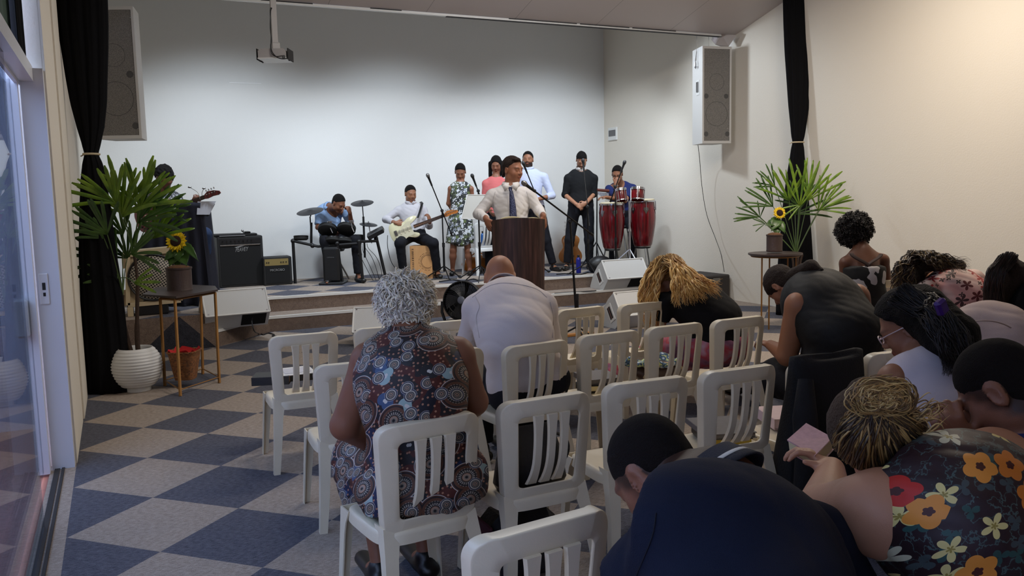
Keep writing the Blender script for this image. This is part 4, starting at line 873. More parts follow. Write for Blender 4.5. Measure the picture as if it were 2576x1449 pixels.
t = NT('terracotta_tiles'); c = t.coord('Object'); sp = t.n('ShaderNodeSeparateXYZ'); t.link(c, sp.inputs[0])
l = t.math('MAXIMUM', t.math('LESS_THAN', t.math('FLOORED_MODULO', sp.outputs[0], .33), .006), t.math('LESS_THAN', t.math('FLOORED_MODULO', sp.outputs[1], .33), .006))
t.link(t.mix(l, (196, 128, 108), (160, 112, 98)), t.b.inputs['Base Color']); t.b.inputs['Roughness'].default_value = .4
w = MB(); w.box((-3.2, -4, -.14), (-.42, 7, -.012)); struct(w, 'terrace_floor', t.m)
w = MB(); w.box((-3.3, -4, -.1), (-3.2, 7, 2.6)); w.box((-3.3, 6.4, -.1), (-.46, 6.5, 2.6)); struct(w, 'terrace_wall', mat('bluish_grey_render', (206, 210, 232), .8))
# dark green cloth above the door rail
w = MB(); G = [[(-.40+.018*math.sin(y*9), y, z) for z in (2.23, 3.0, 4.2)] for y in np.linspace(-1.2, 4.9, 80)]; w.sheet(G, .004)
tag(w.build('door_valance', mat('dark_green_cloth', (62, 84, 74), .85, var=.15)), 'dark green cloth hanging above the glass door rail', 'cloth')
w = MB(); G = [[(-.385+.02*math.sin(y*30), y, z) for z in (2.235, 3.0, 4.2)] for y in np.linspace(4.86, 5.27, 24)]; w.sheet(G, .004)
tag(w.build('black_door_curtain', M_curt), 'narrow black curtain hanging beside the green cloth above the door', 'curtain')
# ---------------------------------------------------------------- plants
def leafmat(name, a, b):
    t = NT(name); c = t.coord('Object'); n = t.noise(c, 9, 3); n2 = t.noise(c, 140, 2); x = t.math('ADD', t.math('MULTIPLY', n, .8), t.math('MULTIPLY', n2, .2))
    t.link(t.ramp(x, [(.3, a), (.7, b)], 'LINEAR'), t.b.inputs['Base Color']); t.b.inputs['Roughness'].default_value = .38; t.b.inputs['Subsurface Weight'].default_value = 0.; return t.m
M_leaf = leafmat('palm_leaf_green', (52, 94, 22), (132, 162, 42)); M_leafd = leafmat('palm_leaf_deep', (30, 62, 24), (74, 108, 40)); M_stem = mat('fibrous_stem', (58, 42, 32), .9, bump=.5, bscale=120, var=.3, vscale=40); M_pet = mat('petiole_green', (70, 92, 46), .5)
def fan_leaf(hub, d, L, n, parent, m, spread=1.35, seed=0, face=None, wd=.85):
    r = random.Random(seed); hub = vec(hub); d = vec(d)/np.linalg.norm(d)
    face = -FY+ZZ*.35 if face is None else vec(face); face = face-d*(face @ d); face /= np.linalg.norm(face); s = np.cross(d, face); mb = MB()
    for k in range(n):
        a = (-spread+2*spread*k/(n-1))*1.12+r.uniform(-.09, .09); l = L*(.80+.22*math.cos(a*.75))*1.08*r.uniform(.88, 1.06); dr = d*math.cos(a)+s*math.sin(a); sw = np.cross(face, dr); w = (l*.030+.006)*wd; droop = r.uniform(.02, .12)+.08*abs(a)
        rows = []; fl = r.uniform(-.16, .16)
        for i in range(8):
            u = i/7; ww = w*(math.sin(min(1, u*1.5+.12)*PI/2))*(1 if u < .86 else (1-(u-.86)/.14*.62)); p = hub+dr*l*u+face*l*(.10*u+fl*u*u)-ZZ*l*droop*u*u
            rows.append([p-sw*ww, p-face*ww*.45, p+sw*ww])
        mb.sheet(rows, .0012)
    return mb.build('leaf', m, parent, angle=0)
def petiole(a, b, parent, r=.004, sag=.05):
    a, b = vec(a), vec(b); MB().tube(bez(a, a+(b-a)*.4+ZZ*sag, b-(b-a)*.3+ZZ*sag*.6, b, 10), [r*1.5]*3+[r]*7, 6).build('petiole', M_pet, parent)
DPL = depth(atz(350, 998))-.06
base = atz(350, 990); base = vec((base[0], base[1]+.14, 0)); DPL = depth(base)
palm = thing('potted_palm', 'tall lady palm in a white ribbed ball pot beside the left curtain', 'potted plant', base)
R = 60/FL*DPL; prof = [(.0001, 0), (R*.50, 0), (R*.50, .035)]; Hp = 2*R*.80; nr = 13
for k in range(nr):
    for s_, dr in ((.1, -.018), (.35, .004), (.65, .004), (.9, -.018)):
        u = (k+s_)/nr; prof.append((R*math.sqrt(max(.05, 1-((u-.52)/.66)**2))+R*dr*1.2, .035+Hp*u))
prof += [(R*.66, .04+Hp), (R*.58, Hp*.97+.035), (R*.6, Hp*.5)]
MB().lathe(prof, 56, base).build('pot', mat('white_glazed_clay', (220, 220, 218), .45), palm, angle=80)
M_soil = mat('coir_soil', (104, 72, 48), .95, bump=.8, bscale=120, var=.4, vscale=60)
MB().lathe([(.0001, Hp*.98), (R*.35, Hp*.97), (R*.62, Hp*.93)], 30, base).build('soil', M_soil, palm)
tk1 = at(309, 742, DPL); tk2 = at(346, 720, DPL-.02); so = base+ZZ*Hp*.95
MB().tube(bez(so-RX*.03, at(322, 860, DPL), at(304, 800, DPL), tk1), [.017]*8+[.014]*8, 8).build('trunk', M_stem, palm)
MB().tube(bez(so+RX*.02, at(343, 850, DPL), at(345, 790, DPL), tk2), [.019]*8+[.015]*8, 8).build('trunk', M_stem, palm)
MB().tube(bez(tk2, at(346, 690, DPL), at(340, 660, DPL), at(338, 640, DPL)), [.012]*16, 8).build('trunk', M_stem, palm)
LV = [ # hub px, tip px, spread, n, depth offset, trunk, material
 ((308, 535), (318, 405), 1.15, 11, .0, 1, 0), ((352, 525), (372, 398), .9, 9, -.06, 1, 0), ((292, 512), (220, 428), .75, 9, -.22, 1, 0), ((270, 590), (202, 512), .70, 9, -.28, 0, 1), ((305, 548), (335, 440), .55, 6, -.12, 1, 0),
 ((384, 600), (452, 528), .55, 8, .12, 1, 0), ((392, 532), (462, 488), .75, 8, .05, 1, 1), ((368, 490), (404, 420), .5, 6, .1, 1, 0), ((345, 560), (430, 500), .8, 9, -.02, 1, 1), ((295, 655), (215, 600), .8, 9, .0, 0, 1),
 ((330, 640), (395, 590), .8, 8, -.1, 1, 1), ((300, 700), (236, 665), .45, 5, -.05, 0, 1), ((338, 712), (392, 690), .45, 4, -.12, 1, 0), ((262, 600), (212, 560), .5, 6, -.1, 0, 1), ((310, 590), (270, 520), .7, 8, .06, 0, 1),
 ((320, 650), (300, 580), .9, 8, .08, 0, 1)]
for i, (h, tp_, spd, n, dd, tk, mm) in enumerate(LV):
    hp, tpp = at(*h, DPL+dd), at(*tp_, DPL+dd*1.6); L = np.linalg.norm(tpp-hp)*1.06
    fan_leaf(hp, tpp-hp, L, n, palm, (M_leaf, M_leafd)[mm], spd, i+3); petiole((tk1, at(338, 642, DPL))[tk] if h[1] < 690 else tk2, hp, palm)
# right palm
DRP = 8.9; b2 = atx(2003, 700, XR-.80); DRP = depth(b2); base2 = vec((b2[0], b2[1], 0)); palm2 = thing('potted_palm', 'lady palm standing in front of the right curtain behind the afro haired woman', 'potted plant', base2)
MB().lathe([(.0001, 0), (.12, 0), (.17, .25), (.16, .27), (.14, .25)], 30, base2).build('pot', mat('brown_plastic_pot', (62, 48, 42), .6), palm2)
tkr = at(2003, 640, DRP)
for dx in (-.05, .03, .07): MB().tube(bez(base2+ZZ*.2+RX*dx, base2+ZZ*.5+RX*dx*1.2, tkr-ZZ*.2, tkr+RX*dx), .011, 8).build('trunk', M_stem, palm2)
LR = [((1985, 505), (1962, 425), .75, 8, 0, 0), ((2012, 520), (2018, 402), .5, 5, -.1, 0), ((2032, 505), (2066, 405), .55, 7, 0, 0), ((2058, 530), (2085, 452), .6, 5, 0, 0), ((2062, 528), (2130, 490), .55, 7, .02, 0), ((1945, 520), (1890, 468), .6, 7, 0, 1), ((1912, 546), (1848, 525), .45, 6, .05, 1),
 ((1912, 548), (1905, 508), .5, 3, .05, 1), ((1925, 563), (1895, 560), .6, 4, 0, 1), ((2010, 520), (1992, 455), .8, 8, .1, 1), ((2000, 540), (2040, 470), .9, 8, .12, 1), ((1950, 470), (1908, 432), .6, 6, .05, 1), ((2015, 515), (1975, 540), .3, 3, -.1, 0)]
for i, (h, tp_, spd, n, dd, mm) in enumerate(LR):
    hp, tpp = at(*h, DRP+dd), at(*tp_, DRP+dd); fan_leaf(hp, tpp-hp, np.linalg.norm(tpp-hp)*1.05, n, palm2, (M_leaf, M_leafd)[mm], spd, i+40, wd=.62); petiole(tkr, hp, palm2, sag=.02)
# sunflowers
M_petal = mat('sunflower_yellow', (240, 200, 14), .5, var=.12, vscale=30); M_disc = mat('sunflower_disc', (52, 28, 16), .9, bump=.8, bscale=300); M_pot = mat('dark_brown_pot', (66, 50, 46), .55, bump=.2, bscale=60)
def sunflower(px, py, r, D, potpx, label, nrm=None, seed=1, dark=None, pot_w=62, pot_y=(672, 732), leaves=()):
    r_ = random.Random(seed); fc = at(px, py, D); R = r/FL*D; pb = at(potpx, pot_y[1], D); ph = (pot_y[1]-pot_y[0])/FL*D; PR = pot_w/2/FL*D
    e = thing('potted_sunflower', label, 'potted plant', pb)
    MB().lathe([(.0001, 0), (PR*.96, 0), (PR, .012), (PR*.97, .02), (PR*.98, ph*.92), (PR*1.03, ph*.93), (PR*1.03, ph), (PR*.94, ph), (PR*.9, ph*.9)], 36, pb).build('pot', M_pot, e)
    MB().ell(pb+ZZ*ph*.96, (PR*.93, PR*.93, .03), n=24, m=10).build('soil', M_soil, e)
    n = -FY*1.+ZZ*.25 if nrm is None else vec(nrm); n /= np.linalg.norm(n); A_, B_, _ = frame(n)
    m = MB()
    for ring, cnt, l0, lift in ((0, 17, 1., .0), (1, 17, .88, .012)):
        for k in range(cnt):
            a = 2*PI*(k+.5*ring)/cnt+r_.uniform(-.06, .06); d = A_*math.cos(a)+B_*math.sin(a); s = -A_*math.sin(a)+B_*math.cos(a); L = R*l0*r_.uniform(.92, 1.05); bend_ = r_.uniform(-.1, .22); rows = []
            for i in range(6):
                u = i/5; q = fc+d*(R*.45+(L-R*.45)*u)+n*(lift+bend_*R*u*u*.5); wd = R*.105*math.sin(PI*(.18+.80*u))*1.25; rows.append([q-s*wd, q-n*wd*.3, q+s*wd])
            m.sheet(rows, .001)
    m.build('petals', M_petal, e, angle=0); MB().ell(fc+n*.008, (R*.5, R*.5, .016), M=np.array([A_, B_, n]).T, n=28, m=12).build('flower_disc', M_disc, e)
    MB().tube(bez(pb+ZZ*ph*.9, pb+ZZ*(ph+.06), fc+n*-.06-ZZ*.08, fc-n*.012), .008, 8).build('stem', M_pet, e)
    for j, (hx, hy, tx, ty, wd) in enumerate(leaves):
        a, b = at(hx, hy, D+.02), at(tx, ty, D-.04); L = np.linalg.norm(b-a); d = (b-a)/L; fcn = -FY*.8+ZZ*.6; s = np.cross(d, fcn); s /= np.linalg.norm(s); f2 = np.cross(s, d); rows = []
        for i in range(11):
            u = i/10; q = a+d*L*u+f2*L*.12*math.sin(u*PI)-ZZ*L*.10*u*u; ww = wd*L*(math.sin(PI*min(1, .06+u**.75))**.8+.04)*(1+.06*math.sin(i*2.7)); rows.append([q-s*ww, q-s*ww*.5-f2*ww*.14, q-f2*ww*.2, q+s*ww*.5-f2*ww*.14, q+s*ww])
        MB().sheet(rows, .001).build('leaf', M_leafd, e, angle=0)
    return e
# ---------------------------------------------------------------- side tables
M_brass = mat('antique_gold_metal', (150, 108, 58), .4, metal=.6, var=.15, vscale=20); M_ttop = mat('dark_walnut_top', (66, 54, 52), .4, var=.15, vscale=12)
zt = .735
q = [atz(x, y, zt) for x, y in ((357, 740), (443, 746), (548, 728), (541, 719), (484, 716), (396, 722))]; cen = sum(q)/6
tb = thing('side_table', 'dark topped table with gold legs holding the left sunflower', 'table', (cen[0], cen[1], 0), 0, 'gold legged side tables')
MB().add(q+[p-ZZ*.016 for p in q], [tuple(range(6)), tuple(range(6, 12))[::-1]]+[(i, (i+1) % 6, 6+(i+1) % 6, 6+i) for i in range(6)]).build('table_top', M_ttop, tb, smooth=False)
fts = [atz(415, 971), atz(454, 997), atz(552, 964)]; f4 = fts[0]+(fts[2]-fts[1])*1.0; fts.append(f4); tops = [atz(x, y, zt-.03) for x, y in ((403, 751), (440, 754), (541, 736))]; tops.append(tops[0]+(tops[2]-tops[1]))
for a, b in zip(fts, tops): m = MB(); m.cyl(a, b, .012, .012, 4); m.build('leg', M_brass, tb, smooth=False)
for i, j in ((0, 1), (1, 2), (2, 3), (3, 0)):
    MB().cyl(tops[i], tops[j], .010, .010, 4).build('apron', M_brass, tb, smooth=False); lo = lambda k: fts[k]+(tops[k]-fts[k])*.065; MB().cyl(lo(i), lo(j), .005, .005, 6).build('stretcher', M_brass, tb)
cpt = sum(fts)/4
sun = sunflower(443, 607, 28, depth(cen)-.02, 453, 'large bright sunflower in a dark brown pot on the left table', seed=5, leaves=((455, 622, 425, 668, .36), (452, 625, 470, 665, .40), (462, 612, 500, 652, .16), (445, 630, 412, 655, .3), (455, 635, 445, 672, .4)))
# basket with red lining
bz = .065*zt; bp = at(468, 952, depth(cpt)-.05); bc = vec((bp[0], bp[1], .06)); bk = thing('wicker_basket', 'square brown wicker basket with red cloth under the left table', 'basket', bc)
t = NT('wicker'); c = t.coord('Object'); sp = t.n('ShaderNodeSeparateXYZ'); t.link(c, sp.inputs[0]); 
wv_ = t.math('MULTIPLY', t.math('SINE', t.math('MULTIPLY', sp.outputs[2], 620)), t.math('SINE', t.math('MULTIPLY', t.math('ADD', sp.outputs[0], sp.outputs[1]), 300))); n = t.noise(c, 60, 4)
f_ = t.math('ADD', t.math('MULTIPLY', wv_, .22), n); t.link(t.ramp(f_, [(.25, (78, 46, 24)), (.75, (176, 112, 58))], 'LINEAR'), t.b.inputs['Base Color']); t.b.inputs['Roughness'].default_value = .6; t.bump(f_, 1., .01); M_wick = t.m
def sqring(h, z, k=14, rr=.25):
    P = []
    for i in range(4*k):
        a = 2*PI*i/(4*k)+PI/4; c_, s_ = math.cos(a), math.sin(a); ex = .45; P.append(off(bc, h*abs(c_)**ex*(1 if c_ > 0 else -1), h*abs(s_)**ex*(1 if s_ > 0 else -1), z))
    return P
def loft(mb, rings): n = len(rings[0]); mb.add([p for r in rings for p in r], [(i*n+k, i*n+(k+1) % n, (i+1)*n+(k+1) % n, (i+1)*n+k) for i in range(len(rings)-1) for k in range(n)]); return mb
hb = .235; s1 = 25/FL*depth(bc); s2 = 37/FL*depth(bc)
loft(MB(), [sqring(.001, 0), sqring(s1*.9, 0), sqring(s1*.93, .012), sqring(s2*.93, hb*.95), sqring(s2, hb*.96), sqring(s2, hb), sqring(s2*.9, hb), sqring(s1*.8, .02)]).build('wicker_body', M_wick, bk, angle=60)
M_redc = mat('red_cloth', (176, 22, 24), .85, bump=.3, bscale=40)
loft(MB(), [[p+ZZ*(.012*math.sin(i*.9)) for i, p in enumerate(sqring(s2*.91, hb+.006))], sqring(s2*.7, hb*.8), sqring(s2*.3, hb*.85), sqring(.001, hb*.9)]).build('red_lining', M_redc, bk, angle=0)
# right table
ctr = at(1950, 636, 8.75); zt2 = ctr[2]; l1 = ctr; cc2 = vec((ctr[0], ctr[1], 0)); tb2 = thing('side_table', 'round dark side table with gold legs in front of the right curtain', 'table', cc2, 0, 'gold legged side tables')
rr = 66/FL*depth(ctr)
MB().lathe([(.0001, 0), (rr, 0), (rr, -.015), (rr*.9, -.03), (.0001, -.03)], 40, ctr).build('table_top', M_ttop, tb2, angle=30)
for x, y in ((1917, 645), (1936, 645), (1982, 645), (2003, 643)):
    D_ = depth(ctr)+(-.12 if x in (1917, 2003) else .1); a = at(x, y, D_); MB().cyl(vec((a[0], a[1], 0)), vec((a[0], a[1], zt2-.03)), .011, .011, 4).build('leg', M_brass, tb2, smooth=False)
MB().tube([ctr-ZZ*.032+RX*rr*.88*math.cos(a)+FY*rr*.88*math.sin(a) for a in np.linspace(0, 2*PI, 33)], .008, 4).build('apron', M_brass, tb2)
sunflower(1961, 536, 17, depth(ctr)-.02, 1948, 'smaller sunflower in a brown pot on the right side table', seed=9, pot_w=40, pot_y=(590, 633), leaves=((1958, 548, 1940, 578, .34), (1955, 555, 1975, 585, .3), (1950, 560, 1925, 565, .3), (1952, 560, 1955, 592, .3)))
# dark subwoofer by the right wall
e = thing('subwoofer', 'dark grey carpeted speaker box on the floor by the right wall', 'speaker box', (7.1, 9.1, 0)); MB().rbox((6.55, 8.98, 0.002), (7.49, 9.62, aty(1841, 690, 8.98)[2]), .015).build('cabinet', mat('dark_carpet_box', (56, 52, 50), .9, bump=.4, bscale=200), e, smooth=False)
MB().rbox((7.2, 8.972, .25), (7.32, 8.982, .31), .004).build('label_plate', mat('dull_plate', (110, 106, 98), .5), e, smooth=False)
# fan on the floor
fp = at(1165, 757, 9.75); e = thing('floor_fan', 'black round floor fan beside the bald man, tilted backwards', 'fan', (fp[0], fp[1], 0)); Rf = 50/FL*9.75; n_ = -FY+ZZ*.25-RX*.25; n_ /= np.linalg.norm(n_); A_, B_, _ = frame(n_)
MB().lathe([(Rf*.94, .06), (Rf, .055), (Rf*1.03, .02), (Rf*1.0, -.05), (Rf*.7, -.10), (.0001, -.12)], 44, fp, n_).build('housing', M_black, e)
m = MB()
for k in range(44):
    a = 2*PI*k/44; d0 = A_*math.cos(a)+B_*math.sin(a); d1_ = A_*math.cos(a+.5)+B_*math.sin(a+.5); m.tube([fp+n_*.075+d0*Rf*.2, fp+n_*.075+(d0+d1_)*.5*Rf*.62, fp+n_*.062+d1_*Rf*.96], .0022, 4)
for r_ in (.45, .7): m.tube([fp+n_*.072+(A_*math.cos(a)+B_*math.sin(a))*Rf*r_ for a in np.linspace(0, 2*PI, 40)], .0022, 4)
m.build('grille', M_blackm, e); MB().ell(fp+n_*.08, (Rf*.2, Rf*.2, .012), M=np.array([A_, B_, n_]).T).build('hub_cap', mat('grey_blue_cap', (92, 96, 110), .4), e)
m = MB()
for k in range(5):
    a0 = 2*PI*k/5; rows = [[fp+n_*(.01+.03*v)+(A_*math.cos(a0+.9*v+.25*u)+B_*math.sin(a0+.9*v+.25*u))*Rf*(.15+.75*u) for v in (0, .33, .66, 1)] for u in np.linspace(0, 1, 6)]; m.sheet(rows, .002)
m.build('blades', mat('dark_blade', (38, 38, 42), .35), e)
for sx in (-1, 1): MB().tube([fp+RX*sx*Rf*1.05, vec((fp[0], fp[1], .15))+RX*sx*Rf*1.08, vec((fp[0], fp[1], .012))+RX*sx*Rf*.9], .018, 8).build('side_stand', M_black, e)
MB().rbox((-Rf*.95, -.16, .0), (Rf*.95, .16, .04), .015, M=Matrix.Translation((fp[0], fp[1], .001)) @ Matrix.Rotation(-YAW, 4, 'Z')).build('base', M_black, e)
# ---------------------------------------------------------------- electronic drum kit
DK = 11.35; e = kit = thing('electronic_drum_kit', 'black electronic drum kit with rubber pads in front of the seated drummer', 'drum kit', stagept(850, DK))
k_ = lambda x, y, d=0: at(x, y, DK+d)
def post(x, y0, d, r=.017, x0=None): a = k_(x0 or x, y0, d); b = k_(x, y0, d); b = stagept(x, DK+d); return a, b
m = MB()
for (xt, yt, xb, d) in ((737, 607, 732, 0), (848, 612, 852, -.1), (946, 594, 964, .15), (903, 606, 904, -.15)): MB().cyl(k_(xt, yt, d), stagept(xb, DK+d)+ZZ*.0, .021, .021, 12).build('rack_leg', M_black, kit)
for a, b in (((737, 606, 0), (800, 620, -.05)), ((800, 620, -.05), (905, 612, -.12)), ((903, 608, -.12), (948, 606, .13))): m.cyl(k_(*a), k_(*b), .019, .019, 12)
m.build('rack_bar', M_black, kit)
for p_ in ((737, 606, 0), (848, 612, -.1), (903, 608, -.13), (946, 600, .14), (786, 618, -.04), (905, 640, -.1)): MB().ell(k_(*p_), .032, n=12, m=8).build('rack_clamp', M_black, kit)
M_rub = mat('black_rubber', (16, 16, 17), .75)
def pad(x, y, r, d, n, nm='drum_pad', th=.05, metal=True):
    n = vec(n)/np.linalg.norm(n); c = k_(x, y, d); Rr = r/FL*DK; MBo = MB().lathe([(.0001, 0), (Rr*.9, .0), (Rr, -.008), (Rr, -th), (Rr*.8, -th-.015), (.0001, -th-.02)], 32, c, n).build(nm, M_rub, kit)
    MB().lathe([(Rr*.97, .002), (Rr*1.02, -.002), (Rr*1.02, -.014), (Rr*.98, -.014)], 32, c, n).build('hoop', M_blackm, MBo)
pad(825, 574, 24, 0, ZZ*.75+FY*.65); pad(872, 572, 23, 0, ZZ*.75+FY*.65); pad(757, 593, 18, .05, ZZ+FY*.1, th=.045); pad(902, 592, 15, .2, ZZ+FY*.2)
pad(838, 600, 20, -.05, ZZ*.9+FY*.4); pad(865, 606, 30, .05, ZZ*.9+FY*.4)
def cym(x, y, r, d, n, th=.012):
    n = vec(n)/np.linalg.norm(n); c = k_(x, y, d); Rr = r/FL*DK; o = MB().lathe([(.0001, .022), (Rr*.15, .02), (Rr*.28, .008), (Rr*.9, .0), (Rr, -.006), (Rr*.95, -.012), (.0001, -.008)], 40, c, n).build('cymbal_pad', mat('cymbal_rubber', (34, 34, 38), .5), kit); return c
c1 = cym(780, 531, 34, 0, ZZ-RX*.1-FY*.28); c2 = cym(911, 510, 29, .1, ZZ-RX*.03-FY*.28); c3 = cym(927, 564, 23, .15, ZZ+RX*.14-FY*.15)
m = MB(); m.tube([c1, c1-ZZ*.07+RX*.005, k_(780, 545), k_(783, 595)], .009, 8); m.tube([k_(783, 560), k_(783, 612)], .017, 8); m.build('cymbal_arm', M_blackm, kit)
m = MB(); m.tube([c2+ZZ*.03, k_(914, 545, .1)], .007, 8); m.tube([k_(914, 545, .1), k_(918, 648, .1)], .015, 8); m.build('cymbal_stand', M_blackm, kit); m = MB(); m.tube([c3+ZZ*.04, k_(935, 612, .15)], .007, 8); m.build('hihat_rod', M_steel, kit)
for x, y in ((829, 560), (883, 558)): m = MB(); m.rbox((-.03, -.02, -.02), (.03, .02, .02), .006, M=Matrix.Translation(k_(x, y, -.08).tolist())); m.tube([k_(x, y, -.08), k_(x+3, y+15, -.1), k_(x+8, y+26, -.1)], .007, 8); m.build('pad_clamp', M_chrome, kit)
p = k_(945, 586, .05); M4 = Matrix.Translation(p.tolist()) @ Matrix.Rotation(-YAW, 4, 'Z') @ Matrix.Rotation(-.45, 4, 'Y') @ Matrix.Rotation(.3, 4, 'X'); MB().rbox((-.12, -.07, -.035), (.12, .07, .035), .012, M=M4).build('sound_module', M_black, kit)
kt = stagept(828, DK-.12); MB().rbox((-.11, -.09, .02), (.11, .06, .50), .03, M=Matrix.Translation(kt.tolist()) @ Matrix.Rotation(-YAW, 4, 'Z')).build('kick_tower', M_black, kit)
MB().rbox((-.15, -.2, 0), (.17, .2, .03), .01, M=Matrix.Translation(kt.tolist()) @ Matrix.Rotation(-YAW, 4, 'Z')).build('kick_base', M_black, kit)
text('YAMAHA', 'lettering', .018, kt-FY*.094+ZZ*.36, RX, ZZ, mat('faint_lettering', (90, 90, 92), .5), kit, w=.10)
for i in range(4): a = k_(905+6*i, 612, 0); b = k_(892+22*i, 655+8*(i % 2), 0); MB().tube(bez(a, a-ZZ*.15, b+ZZ*.2, stagept(930+8*i, DK+.1)+ZZ*.006, 14), .004, 5).build('cable', M_black, kit)
# ---------------------------------------------------------------- cables on the stage floor
def floor_cable(pts, z, label, r=.006, D=None):
    P = []
    for q in pts:
        x, y = q[:2]; zz_ = q[2] if len(q) > 2 else z; p = atz(x, y, zz_+r); P.append(p)
    return tag(MB().tube(spline(P, 6), r, 6).build('cable', M_black), label, 'cable')
floor_cable([(955, 700), (985, 690), (1010, 702), (975, 706), (1000, 694), (1030, 700), (1060, 706), (1100, 702), (1150, 700)], S2, 'tangled black cable on the stage between drum kit and guitarist', .008)
floor_cable([(1105, 708), (1140, 704), (1165, 707), (1190, 702), (1205, 706)], S2, 'black cable on the stage left of the lectern', .008)
floor_cable([(1400, 690), (1430, 688), (1460, 690), (1480, 685)], S2, 'black cable along the stage edge beside the blue bottle', .008)
floor_cable([(1395, 738, S1), (1430, 735, S1), (1470, 733, S1), (1500, 731, S1)], S1, 'black cable on the lower step left of the right monitor', .006)
floor_cable([(655, 838), (662, 842), (675, 838), (690, 842), (685, 845), (700, 846)], 0, 'black cable loop on the floor below the left monitor', .007)
p0 = aty(635, 800, 8.95); MBc = MB().tube(spline([aty(635, 797, 9.02), aty(634, 812, 8.93), aty(640, 833, 8.9), atz(652, 840, .01)]), .006, 6); tag(MBc.build('cable', M_black), 'black cable running down from the left monitor over the step', 'cable')
# ---------------------------------------------------------------- keyboard covered with a navy cloth, music stand, for the bassist
M_navy = mat('navy_cloth', (22, 24, 40), .9, bump=.2, bscale=30)
DN = 9.15
bx_ = stagept(440, DN); e = thing('draped_keyboard', 'keyboard on a stand completely draped in dark navy cloth', 'keyboard', bx_)
rows = []; top_y = 512
def dr(u, v):
    # u around from left-back over the front to right, v down
    x = -.42+.84*u; return x
G = []
xs = np.linspace(0, 1, 60)
for j in range(26):
    v = j/25; row = []
    for u in xs:
        px = 352+150*u; ytop = 600-92*min(1, (u/.45)**1.3)+8*(u-.8)*(u > .8); fl = (18 if u > .7 else 4)*(u-.5)*v*2; fold = .035*math.sin(u*34+v*1.5)*v
        p = at(px+fl, ytop, DN+fold+(.02 if u < .5 else 0)); zt_ = p[2]; p = vec(p); p[2] = zt_+(S2+.004-zt_)*v; row.append(p-FY*.06*v)
    G.append(row)
MB().sheet(G, .006).build('draped_cloth', M_navy, e, angle=0)
G2 = [[g0_+FY*.28*s-ZZ*.01*s for s in (0, .5, 1)] for g0_ in [vec(p) for p in G[0]]]; MB().sheet(G2, .006).build('cloth_top', M_navy, e, angle=0)
G3 = [[vec(G[j][-1])+FY*.3*s+RX*.02*math.sin(s*9) for s in np.linspace(0, 1, 6)] for j in range(26)]; MB().sheet(G3, .006).build('cloth_side', M_navy, e, angle=0)
e = thing('music_stand', 'black wire music stand with white sheets and clip lights left of the amplifier', 'music stand', stagept(512, 9.4)); DM = 9.2
q = [at(497, 512, DM), at(540, 513, DM), at(524, 543, DM-.04), at(493, 541, DM-.04)]; m = MB()
for a, b in ((0, 1), (1, 2), (2, 3), (3, 0), (0, 2)): m.cyl(q[a], q[b], .0045, .0045, 6)
m.build('wire_desk', M_blackm, e); qq = [at(497, 507, DM-.03), at(543, 506, DM-.03), at(527, 540, DM-.06), at(495, 540, DM-.06)]
MB().add(qq+[p+FY*.004 for p in qq], [(0, 1, 2, 3), (7, 6, 5, 4), (0, 4, 5, 1), (1, 5, 6, 2), (2, 6, 7, 3), (3, 7, 4, 0)]).build('music_sheets', mat('paper_sheet', (178, 180, 190), .6), e, smooth=False)
MB().cyl(stagept(510, 9.4)+ZZ*.02, at(510, 541, DM), .009, .008, 8).build('pole', M_blackm, e)
for a, b, c_ in (((504, 502), (497, 484), (477, 471)), ((510, 500), (508, 486), (513, 474))): m = MB(); m.tube(spline([at(*a, DM-.03), at(*b, DM-.04), at(*c_, DM-.06)]), .003, 6); m.ell(at(*c_, DM-.06), (.02, .012, .010), n=10, m=6); m.build('clip_light', M_steel, e)
# ---------------------------------------------------------------- books and bags on the chairs
ZS = .376+.006
M_tan = mat('tan_page_edge', (176, 140, 120), .6); M_grey = mat('grey_zip_cover', (104, 100, 102), .5, bump=.3, bscale=120); M_pink = mat('pale_pink_cover', (214, 186, 184), .45, var=.12, vscale=30)
b = atz(700, 962, ZS); book((b[0]-.03, b[1]+.02, ZS), .16, .22, .05, 1.25, 'thick dark book with brown page edge overhanging the front row end chair', page=M_tan)
book((b[0]+.12, b[1]+.06, ZS), .17, .23, .045, 1.45, 'thick book with cream page edge lying under loose sheets on the front row end chair', page=mat('cream_page_edge', (206, 182, 116), .6))
e = thing('loose_sheets', 'loose white paper sheets on top of the books on the front row end chair', 'papers', (b[0]+.1, b[1]+.05, ZS+.05)); MB().rbox((b[0]-.01, b[1]-.07, ZS+.0465), (b[0]+.22, b[1]+.17, ZS+.052), .001).build('sheets', M_paper, e, smooth=False)
MB().rbox((b[0]+.04, b[1]-.03, ZS+.053), (b[0]+.2, b[1]+.12, ZS+.055), .001).build('leaflet', mat('printed_leaflet', (206, 206, 214), .5, var=.15, vscale=40), e, smooth=False)
b = atz(1515, 975, ZS); book((b[0], b[1]+.03, ZS), .20, .25, .035, -.3, 'black book under the grey one on the chair right of the bald man'); book((b[0]+.0, b[1]+.05, ZS+.036), .20, .24, .03, -.15, 'grey zipped book cover on top of a black book, second row chair', cover=M_grey, page=M_grey)
b = atz(1790, 1085, ZS); bx3 = b
book((2.375, 2.90, ZS), .2, .26, .04, -.4, 'book with bright yellow page edge on the chair left of the black draped chair', page=mat('yellow_page_edge', (204, 176, 70), .6)); book((2.37, 2.90, ZS+.042), .22, .28, .025, -.32, 'worn dark grey book lying on the yellow edged book', cover=mat('worn_grey_cover', (92, 88, 90), .6, var=.3, vscale=40), page=M_grey)
b = atz(1925, 1050, ZS); book((2.80, 2.98, ZS), .17, .24, .05, -.35, 'pale pink floral covered book on the seat left of the black draped chair', cover=M_pink, page=M_pink)
b = atz(1900, 790, .50); 
